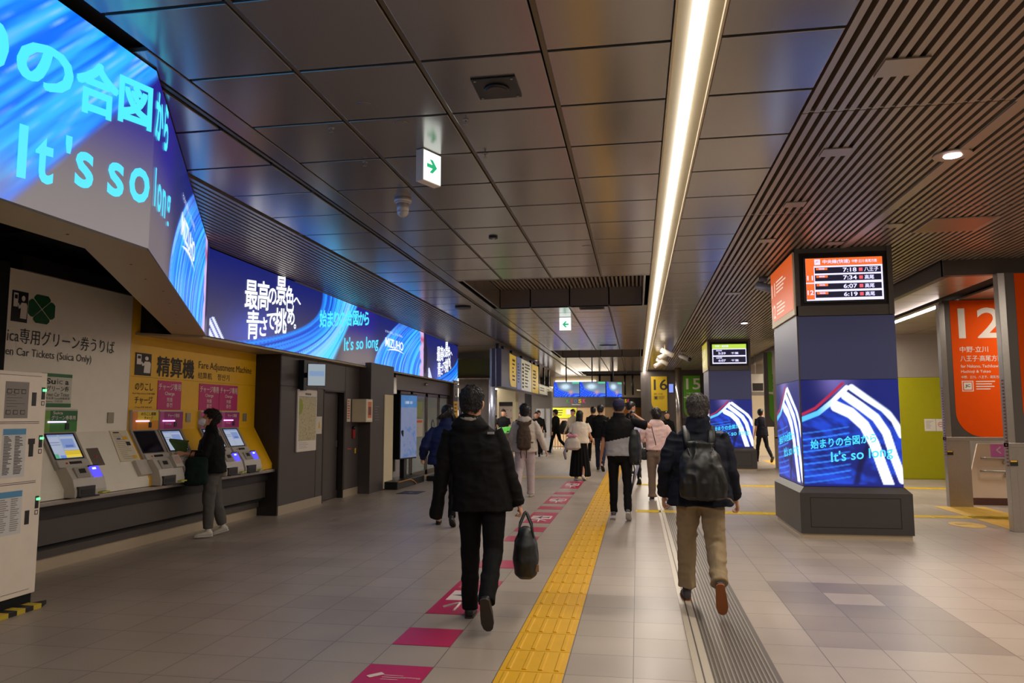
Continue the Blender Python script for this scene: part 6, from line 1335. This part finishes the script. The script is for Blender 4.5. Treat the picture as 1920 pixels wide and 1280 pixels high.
# 1 man in the black jacket, centre
F1 = Fig(H=1.70, sway=.16, lean=1, hipL=(4, 0), kneeL=4, hipR=(-14, 0), kneeR=34, footR=22, shL=(-5, 9), elL=8, shR=(2, 17), elR=4, abdL=1, abdR=2, head=(0, 4), build=1.05)
p1, P1_, ax1, M1 = person('man in a black hooded jacket carrying a black bag, walking away in the centre', -1.19, 5.72, 2, F1, dict(top=c_black, pants=c_black2, hood=True, collar=True, hem=-.085, hemw=.125, puff=1.06, sleever=1.15, shoe=m_shb, sole=m_solek, fold=.014, pantr=1.12, cuffL=1.4, cuffR=1.1), vox=.008, hair='short', gripR=1.0, gripL=.4, bodyvox=.006)
ic = B(); ic.loft([(F1.tor((0, -.030, .325)), Vector((.055, 0, 0)), Vector((0, .035, 0))), (F1.tor((0, -.052, .355)), Vector((.075, 0, 0)), Vector((0, .030, 0))), (F1.tor((0, -.052, .30)), Vector((.02, 0, 0)), Vector((0, .03, 0)))], CL('hood_lining', S(150, 142, 128), .8, var=.5), 14); remesh(ic, .008, 'hood_lining', [CL('hood_lining', (1, 1, 1))], p1, 2)
b = B(); b.ell(P1_(-.085, .0, -.055), (.012, .016, .024), m_whiteprint, 10); b.build('earphone', parent=p1)
b = B(); q = F1.tor((.095, -.062, .275)); b.box((q.x - .03, q.y - .02, q.z - .006), (q.x + .02, q.y + .0, q.z + .012), c_lgrey); b.build('jacket_logo', parent=p1)
# his bag
def loft_bag(name, label, cat, loc, rotz, secs, m, vox=.008, parts=(), disp=None, ex=2.6, n=24):
    t = thing(name, label, cat, loc, rotz); b = B(); b.loft(secs, m, n, ex=ex); remesh(b, vox, 'bag_body' if 'pack' not in name else 'pack_body', [m], t, 3, disp or folds(.008, (14, 14, 12), 3)); return t
hw = world(p1, F1.J['wrR'] + F1.J['hdR'] * .085)
bag = loft_bag('duffel_bag', 'black duffel bag held by the man in the black jacket', 'bag', (hw.x + .03, hw.y + .02, 0), D(8), [((0, 0, hw.z - .48), (.05, 0, 0), (0, .12, 0)), ((0, 0, hw.z - .45), (.085, 0, 0), (0, .17, 0)), ((0, 0, hw.z - .34), (.098, 0, 0), (0, .20, 0)), ((0, 0, hw.z - .22), (.085, 0, 0), (0, .19, 0)), ((0, 0, hw.z - .13), (.045, 0, 0), (0, .14, 0)), ((0, 0, hw.z - .11), (.02, 0, 0), (0, .10, 0))], m_bagblk, .008)
for s_ in (-1, 1):
    b = B(); b.tube([(s_ * .055, -.10, hw.z - .18), (s_ * .045, -.07, hw.z - .09), (s_ * .010, -.03, hw.z - .01), (0, 0, hw.z + .005), (s_ * .010, .03, hw.z - .01), (s_ * .045, .07, hw.z - .09), (s_ * .055, .10, hw.z - .18)], .010, m_bagblk, 8); b.build('bag_handle', parent=bag)
b = B(); b.box((-.003, -.198, hw.z - .36), (.003, .198, hw.z - .30), m_dark2); b.build('zipper', parent=bag)
b = B(); b.box((.075, -.13, hw.z - .42), (.098, -.09, hw.z - .37), mat('leather_tag', S(140, 104, 66), .6)); b.build('leather_tag', parent=bag)

# 2 older man with the drawstring backpack, right of centre
F2 = Fig(H=1.655, lean=4, hipL=(12, 0), kneeL=8, hipR=(-12, 0), kneeR=38, footR=24, shL=(-14, 18), elL=38, shR=(-4, 12), elR=26, inL=10, abdL=4, abdR=3, head=(3, 6), build=1.1)
p2, P2_, ax2, M2 = person('older man with greying hair, navy jacket, khaki trousers and a black backpack', .50, 6.42, -2, F2, dict(top=c_navy, pants=c_khaki, highneck=True, hem=-.075, hemw=.128, puff=1.14, sleever=1.2, shoe=mat('shoe_brown', S(70, 60, 62), .6), sole=m_solebr, fold=.017, pfold=.017, pantr=1.18, plen=.93, hemr=.058), vox=.008, hair='short', haircol=h_grey, gripL=.5, gripR=.4, bodyvox=.006)
def straps(t, F, m, yb, col_w=.030, z0=.26, z1=.05, x0=.062, both=True):
    for s_ in ((-1, 1) if both else (1,)):
        b = B(); H = F.H
        pts = [F.tor((s_ * x0 * .85, -.078 - yb, z0 + .0)), F.tor((s_ * x0, -.070, .290)), F.tor((s_ * x0, -.025, .330)), F.tor((s_ * x0 * 1.05, .04, .305)), F.tor((s_ * x0 * 1.2, .088, .22)), F.tor((s_ * x0 * 1.5, .075, .12)), F.tor((s_ * x0 * 1.75, .0, .055)), F.tor((s_ * x0 * 1.3, -.08, z1))]
        secs = []
        for i, p in enumerate(pts):
            d = (pts[min(i + 1, len(pts) - 1)] - pts[max(i - 1, 0)]).normalized(); u, v = perp(d, Vector((1, 0, 0))); secs.append((p, u * col_w, v * .007))
        b.loft(secs, m, 8); b.build('shoulder_strap', parent=t)
def on_back(F, t_person, name, label, secs, m, vox, **k):
    """bag worn on a back: lofted in the wearer's frame"""
    t = thing(name, label, 'backpack', t_person.location, t_person.rotation_euler.z); H = F.H; b = B()
    b.loft([(F.tor((x_, y_, z_)), Vector((a * H, 0, 0)), rx(Vector((0, c_ * H, 0)), 0)) for (x_, y_, z_, a, c_) in secs], m, 24, ex=k.get('ex', 2.7)); remesh(b, vox, 'pack_body', [m], t, 2, k.get('disp') or folds(.012, (16, 16, 14), 9)); return t
bp2 = on_back(F2, p2, 'backpack', 'black nylon drawstring backpack worn by the older man', [(.008, -.12, -.045, .07, .028), (.008, -.135, -.03, .105, .048), (.006, -.14, .04, .112, .056), (.003, -.135, .12, .103, .052), (0, -.125, .18, .085, .042), (0, -.118, .215, .058, .028), (0, -.118, .24, .066, .030), (0, -.115, .25, .03, .012)], m_nylon, .008, disp=folds(.020, (13, 13, 9), 4))
straps(bp2, F2, m_nylon, .03, z0=.22)
b = B(); b.tube([F2.tor((-.058, -.15, .21)), F2.tor((-.03, -.178, .12)), F2.tor((.0, -.185, .07)), F2.tor((.035, -.178, .12)), F2.tor((.062, -.15, .21))], .007, m_black, 6); b.build('cord', parent=bp2)
b = B(); b.tube([F2.tor((.10, -.12, -.03)), F2.tor((.135, -.13, -.04)), F2.tor((.15, -.14, -.06))], .006, c_taupe, 6); b.build('loose_strap', parent=bp2)
b = B(); q = F2.tor((.098, -.060, .296)); b.box((q.x - .025, q.y - .022, q.z - .006), (q.x + .028, q.y, q.z + .012), c_lgrey); b.build('jacket_logo', parent=p2)

# 3 woman at the ticket machine
F3 = Fig(H=1.54, lean=5, hipL=(4, 0), kneeL=5, hipR=(-7, 0), kneeR=8, shL=(12, 14), elL=84, shR=(10, 8), elR=86, inL=8, inR=10, abdL=3, abdR=5, head=(6, -28), build=1.2)
p3, P3_, ax3, M3 = person('masked woman in a black top and grey trousers standing at the ticket machines', -5.39, 8.93, 118, F3, dict(top=c_black, pants=c_grey, collar=True, hem=-.045, hemw=.120, puff=1.12, sleeve=.7, sleever=1.12, shoe=m_shw, sole=m_solew, topname='shirt', fold=.012, pfold=.012, pantr=1.16, plen=.93, hemr=.050), vox=.009, hair='shaggy', haircol=h_dk, mask=True, gripL=.8, gripR=.8, bodyvox=.0065)
hp = world(p3, (F3.J['wrL'] + F3.J['wrR']) / 2 + (F3.J['hdL'] + F3.J['hdR']) * .05)
t = thing('pouch', 'small green pouch held open by the masked woman', 'pouch', (hp.x + .0, hp.y - .03, hp.z + .02), D(28)); mg_ = CL('green_pouch', S(66, 92, 44), .7)
b = B(); b.prism([(-.13, -.05, .0), (.12, -.05, -.02), (.13, -.05, .10), (-.10, -.05, .13)], (0, .02, 0), mg_); b.prism([(-.13, .02, .0), (.12, .02, -.02), (.13, .03, .10), (-.10, .03, .13)], (0, .02, 0), mg_); b.prism([(-.13, -.05, -.01), (.12, -.05, -.03), (.12, .04, -.03), (-.13, .04, -.01)], (0, 0, .02), mg_); b.build('pouch_body', parent=t, bevel=.006)
b = B(); b.prism([(-.10, -.055, .125), (.13, -.055, .095), (.15, -.02, .13), (-.08, -.02, .16)], (0, .008, 0), mg_); b.build('flap', parent=t)
hb_ = world(p3, (-.06, .27, 0)); bagz = hp.z - .03; c_dg = CL('dark_green_bag', S(18, 36, 30), .8)
t = loft_bag('tote_bag', 'dark green tote bag hanging before the masked woman', 'bag', (-5.41, 8.60, 0), D(24), [((0, 0, bagz - .36), (.12, 0, 0), (0, .06, 0)), ((0, 0, bagz - .33), (.14, 0, 0), (0, .08, 0)), ((0, 0, bagz - .18), (.13, 0, 0), (0, .08, 0)), ((0, 0, bagz - .05), (.13, 0, 0), (0, .05, 0)), ((0, 0, bagz - .02), (.10, 0, 0), (0, .03, 0))], c_dg, .010, disp=folds(.016, (11, 11, 9), 2))
b = B(); b.tube([(-.10, 0, bagz - .05), (-.06, .0, bagz + .06), (.06, .0, bagz + .06), (.10, 0, bagz - .05)], .010, c_dg, 8); b.build('bag_handle', parent=t)
b = B(); b.tube([F3.tor((-.06, .08, .20)), F3.tor((.0, .06, .30)), F3.tor((.055, .0, .338)), F3.tor((.07, -.06, .29)), F3.tor((.05, -.088, .2)), F3.tor((-.02, -.092, .10))], .006, m_cream, 6); b.build('crossbody_cord', parent=p3)

# 4 man in cap and two-tone shirt
F4 = Fig(H=1.68, lean=1, hipL=(2, 0), kneeL=4, hipR=(-8, 0), kneeR=16, footR=10, abdL=1, abdR=3, shL=(0, 10), elL=20, shR=(38, 70), elR=112, inR=30, head=(0, 0), build=1.08)
p4, P4_, ax4, M4 = person('man in a navy cap and black and grey shirt with one elbow raised', -.27, 11.35, 0, F4, dict(top=c_black, lower_top=c_lgrey, split=.125, tilt=-.22, pants=c_black2, hem=-.03, hemw=.112, puff=1.05, sleeve=.4, sleever=1.1, shoe=mat('shoe_grey', S(90, 84, 84), .6), sole=m_solew, topname='shirt', collar=True, fold=.010), vox=.012, hair='crop', bodyvox=.009)
def cap(P, ax, M, t, m, vox=.01):
    b = B(); b.loft([(P(0, -.012, .015), ax((.088, 0, 0)), ax((0, .108, 0))), (P(0, -.012, .06), ax((.088, 0, 0)), ax((0, .106, 0))), (P(0, -.014, .105), ax((.070, 0, 0)), ax((0, .084, 0))), (P(0, -.014, .132), ax((.035, 0, 0)), ax((0, .04, 0)))], m, 20); b.loft([(P(0, .085, .03), ax((.062, 0, 0)), ax((0, .008, .003))), (P(0, .13, .02), ax((.058, 0, 0)), ax((0, .008, .004))), (P(0, .165, .012), ax((.03, 0, 0)), ax((0, .005, .003)))], m, 10); remesh(b, vox, 'cap', [m], t, 2)
cap(P4_, ax4, M4, p4, CL('cap_navy', S(50, 46, 72), .8))
q4 = world(p4, (.225, -.02, 0)); tz = F4.tor((0, 0, .2)).z
t = loft_bag('backpack', 'black backpack slung on one shoulder of the man in the cap', 'backpack', (q4.x, q4.y, 0), D(-6), [((0, 0, tz - .50), (.06, 0, 0), (0, .09, 0)), ((0, 0, tz - .47), (.09, 0, 0), (0, .14, 0)), ((0, 0, tz - .25), (.10, 0, 0), (0, .15, 0)), ((0, 0, tz - .05), (.08, 0, 0), (0, .12, 0)), ((0, 0, tz + .02), (.04, 0, 0), (0, .06, 0))], m_bagblk, .012)
for (a_, l_, w_) in ((-.02, .36, .010), (.07, .22, .012)): b = B(); b.tube([(a_, -.12, tz - .42), (a_ + .03, -.15, tz - .56), (a_ + .0, -.14, tz - .56 - l_ * .5), (a_ - .03, -.13, tz - .56 - l_)], w_, m_bagblk, 6); b.build('dangling_strap', parent=t)
b = B(); b.tube([(-.10, .0, tz + .0), (-.13, -.02, tz + .10), (-.13, .06, tz + .16), (-.1, .1, tz + .02)], .014, m_bagblk, 6); b.build('shoulder_strap', parent=t)

# 5 woman in the pink hoodie
F5 = Fig(H=1.62, lean=3, hipL=(2, 0), kneeL=4, hipR=(-14, 0), kneeR=34, footR=20, shL=(10, 26), elL=70, shR=(-6, 22), elR=18, abdL=1, abdR=4, head=(12, -14), build=.98)
p5, P5_, ax5, M5 = person('woman in a pink hooded top and taupe wide trousers walking away', .34, 14.0, 2, F5, dict(top=c_pink, pants=c_taupe, hood=True, hem=.0, hemw=.110, puff=1.08, sleever=1.2, shoe=m_shb, sole=m_solew, topname='hoodie', fold=.012, pantr=1.25, hemr=.075), vox=.012, hair='bun', haircol=h_dk, bodyvox=.009)
b = B(); b.tube([F5.tor((.0, -.075, -.02)), F5.tor((-.02, -.085, .10)), F5.tor((-.05, -.075, .24)), F5.tor((-.06, -.03, .325))], .008, c_dkbrown, 6); b.build('bag_strap', parent=p5)
q5 = world(p5, (-.21, .10, 0)); t = loft_bag('handbag', 'small black and white handbag carried by the woman in pink', 'bag', (q5.x, q5.y, 0), D(10), [((0, 0, .72), (.10, 0, 0), (0, .05, 0)), ((0, 0, .75), (.12, 0, 0), (0, .06, 0)), ((0, 0, .87), (.10, 0, 0), (0, .05, 0)), ((0, 0, .93), (.05, 0, 0), (0, .03, 0))], m_bagblk, .012)
t = thing('umbrella', 'closed clear umbrella hanging point down beside the woman in pink', 'umbrella', (q5.x - .10, q5.y - .03, 0)); m_umb = mat('umbrella_clear', S(176, 172, 190), .35)
b = B(); b.cyl((-.16, -.03, .13), (.02, 0, .80), .008, m_umb, 10, r1=.040); b.build('canopy', parent=t); b = B(); b.tube([(.02, 0, .80), (.05, .01, .90), (.09, .01, .93), (.10, .0, .88)], .010, m_whiteprint, 8); b.cyl((-.175, -.033, .08), (-.16, -.03, .14), .005, m_dark2, 8); b.build('umbrella_handle', parent=t)

# 6 cream outfit with brown backpack
F6 = Fig(H=1.70, lean=2, hipL=(-12, 0), kneeL=36, footL=24, hipR=(4, 0), kneeR=4, shL=(10, 14), elL=30, shR=(-8, 22), elR=24, abdL=2, abdR=2, head=(-4, -6), build=1.02)
p6, P6_, ax6, M6 = person('person in a cream jacket and pale trousers wearing a brown backpack', -2.12, 14.2, 3, F6, dict(top=c_cream, pants=c_pinkw, hood=True, hem=-.06, hemw=.128, puff=1.12, sleever=1.25, shoe=m_shw, sole=mat('sole_taupe', S(140, 122, 108), .7), fold=.014, pantr=1.22, hemr=.062), vox=.012, hair='shaggy', bodyvox=.009)
bp6 = on_back(F6, p6, 'backpack', 'brown rolltop backpack on the person in cream', [(0, -.11, -.035, .05, .03), (0, -.125, -.01, .075, .048), (0, -.13, .09, .080, .054), (0, -.125, .19, .072, .048), (0, -.12, .235, .05, .024), (0, -.12, .27, .085, .018), (0, -.12, .285, .08, .012)], CL('brown_pack', S(84, 68, 54), .7), .012)
straps(bp6, F6, c_dkbrown, .02)
for s_ in (-1, 1): b = B(); b.tube([F6.tor((s_ * .03, -.15, -.02)), F6.tor((s_ * .032, -.155, -.08)), F6.tor((s_ * .028, -.15, -.13))], .009, c_dkbrown, 6); b.build('dangling_strap', parent=bp6)

# 7 woman in navy, hidden behind the man in black
F7 = Fig(H=1.62, lean=4, hipL=(6, 0), kneeL=6, hipR=(-10, 0), kneeR=24, shL=(-14, 26), elL=60, shR=(6, 12), elR=40, head=(20, -16), build=1.1)
person('woman in a navy coat with windswept black hair, left of the man in black', -2.68, 10.4, 8, F7, dict(top=CL('navy_coat', S(30, 42, 84), .7), pants=c_black2, hem=-.04, puff=1.2, sleever=1.35, highneck=True, fold=.018, shoe=m_shb), vox=.012, hair='swept', bodyvox=.009)

# 8 woman in white tee and long black skirt
F8 = Fig(H=1.58, lean=3, hipL=(3, 0), kneeL=4, hipR=(-8, 0), kneeR=14, shL=(-6, 12), elL=30, shR=(8, 14), elR=44, head=(-8, -8), build=1.05)
p8, P8_, ax8, M8 = person('woman in a white shirt and long black skirt with long black hair', -1.37, 18.1, -6, F8, dict(top=c_white, pants=c_black2, skirt=.10, hem=-.02, hemw=.125, puff=1.12, sleeve=.4, sleever=1.25, topname='shirt', shoe=m_shw, sole=m_solew), vox=.014, hair='long')
q8 = world(p8, (-.14, -.22, 0)); t = loft_bag('drawstring_bag', 'cream drawstring bag with a pink bow behind the woman in the long skirt', 'bag', (q8.x, q8.y, 0), D(-6), [((0, 0, .72), (.13, 0, 0), (0, .07, 0)), ((0, 0, .77), (.20, 0, 0), (0, .11, 0)), ((0, 0, .93), (.18, 0, 0), (0, .10, 0)), ((0, 0, 1.04), (.09, 0, 0), (0, .05, 0)), ((0, 0, 1.08), (.10, 0, 0), (0, .05, 0))], c_cream, .014)
b = B(); mpk = CL('pink_bow', S(226, 150, 176), .7); b.ell((-.06, -.07, 1.06), (.07, .03, .04), mpk, 12); b.ell((.06, -.07, 1.06), (.07, .03, .04), mpk, 12); b.ell((0, -.08, 1.06), (.025, .03, .025), mpk, 10); b.build('bow', parent=t)
b = B(); b.tube([(-.14, -.06, .80), (-.18, -.08, .66), (-.15, -.07, .5)], [.02, .035, .025], CL('bow_tail', S(150, 146, 160), .7), 8); b.build('ribbon_tail', parent=t)

# others, farther down the hall
def other(lab, x, y, face, H, top, pants, hair='short', vox=.016, walk=1, **k):
    w_ = 14 * walk; F = Fig(H=H, lean=k.pop('lean', 2), hipL=(w_, 0), kneeL=6, hipR=(-w_, 0), kneeR=8 + 18 * abs(walk), footR=10 * abs(walk), shL=(-12 * walk + k.get('sl', 0), 12), elL=k.pop('elL', 22), shR=(12 * walk + k.pop('sr', 0), 12), elR=k.pop('elR', 22), head=k.pop('head', (0, 0)), build=k.pop('build', 1.0)); k.pop('sl', None)
    cl = dict(top=top, pants=pants); cl.update(k.pop('cl', {})); return (F,) + person(lab, x, y, face, F, cl, vox=vox, hair=hair, **k)
F9, p9, P9, a9, M9 = other('man in a dark jacket and jeans behind the woman in the long skirt', -1.02, 21.2, -10, 1.76, c_black, CL('dark_jeans', S(36, 42, 60), .85), walk=.9, cl=dict(hem=-.05, puff=1.1), vox=.014)
F10, p10, P10, a10, M10 = other('man in a grey-green cap, black top and khaki trousers behind the dark-haired group', -.55, 22.8, 175, 1.74, c_black, CL('olive_trousers', S(120, 112, 86), .85), hair='crop', walk=.5, cl=dict(hem=-.04))
cap(P10, a10, M10, p10, CL('cap_grey_green', S(96, 104, 88), .8), .012)
other('person in a lavender shirt left of the woman in pink', -.10, 17.2, 4, 1.56, c_lav, c_black2, hair='ponytail', walk=.7, elL=60, elR=60, cl=dict(puff=1.1, sleever=1.2, topname='shirt', shoe=m_shw))
other('young man in a black t-shirt looking right beside the kiosk', -.18, 19.6, -62, 1.78, c_black, c_black2, hair='spiky', walk=.4, elR=30, cl=dict(sleeve=.4, topname='shirt'))
F13, p13, P13, a13, M13 = other('man in black walking left before the kiosk with a large black bag', -3.35, 31.2, 60, 1.76, c_black, c_black2, walk=1.3, elR=50)
t = loft_bag('backpack', 'large black backpack of the man walking left before the kiosk', 'backpack', (-2.98, 31.0, 0), D(60), [((0, 0, .78), (.14, 0, 0), (0, .10, 0)), ((0, 0, .84), (.2, 0, 0), (0, .16, 0)), ((0, 0, 1.15), (.2, 0, 0), (0, .16, 0)), ((0, 0, 1.34), (.1, 0, 0), (0, .08, 0))], m_bagblk, .018)
other('person in a beige hoodie with a grey pack before the yellow-green poster', -2.48, 29.5, 150, 1.70, c_beige, c_taupe, hair='short', walk=.4)
F15, p15, P15, a15, M15 = other('person in a black top holding a red item in front of the railing', -3.75, 28.0, 182, 1.60, c_black, c_black2, hair='bob', walk=.2, elL=75, elR=75, cl=dict(sleeve=.4, topname='shirt'))
b = B(); b.box((-3.85, 27.72, .98), (-3.68, 27.80, 1.08), mat('red_item', S(150, 30, 40), .5)); b.build('red_pouch', label='small red pouch held by the person in black at the railing', cat='pouch', bevel=.01)
other('person with dark hair partly hidden behind the one with the red item', -3.85, 29.4, 190, 1.66, c_black, c_black2, hair='short', walk=.2)
other('dark-haired man just right of the beige hoodie', -1.45, 25.2, 20, 1.74, c_black, c_black2, hair='short', walk=.6)
other('short-haired person between the cap wearer and the food poster', -.78, 27.4, 200, 1.60, c_dkbrown, c_black2, hair='short', walk=.3)
other('woman with long hair in black before the mustard 16 banner', .98, 25.6, 185, 1.58, c_black, c_black2, hair='long', walk=.3, elL=60)
other('man in a navy polo shirt looking at his phone, walking between the pillars', 4.08, 26.0, 20, 1.70, CL('navy_polo', S(30, 32, 46), .8), CL('dark_slacks', S(34, 34, 40), .85), hair='short', walk=1.0, elR=75, sr=14, head=(-60, -20), cl=dict(sleeve=.4, topname='polo_shirt'))
other('man in black with a camera on a stick before the framed map', -5.0, 28.0, 178, 1.70, c_black, c_black2, hair='short', walk=.1, elL=80, elR=80, cl=dict(sleeve=.4))
b = B(); b.cyl((-5.22, 27.7, 1.0), (-5.24, 27.66, 1.50), .015, m_black, 8); b.box((-5.29, 27.62, 1.48), (-5.19, 27.70, 1.56), m_black); b.build('camera_stick', label='small camera on a handheld stick before the framed map', cat='camera')
other('woman with long dark hair at the gates right of the framed map', -4.42, 28.6, 200, 1.62, c_black, c_black2, hair='long', walk=.2)
other('dark-haired person far off behind the shoulder of the man in black', -6.1, 33.0, 170, 1.60, c_black, c_black2, hair='bob', walk=.2)
other('pale-shirted person in the left hall beside the head of the man in black', -5.55, 24.2, 5, 1.60, c_white, c_grey, hair='bob', walk=.5)
other('person in pale clothes deep in the left hall behind the navy coat', -8.2, 30.5, 160, 1.62, c_white, c_grey, hair='short', walk=.2)
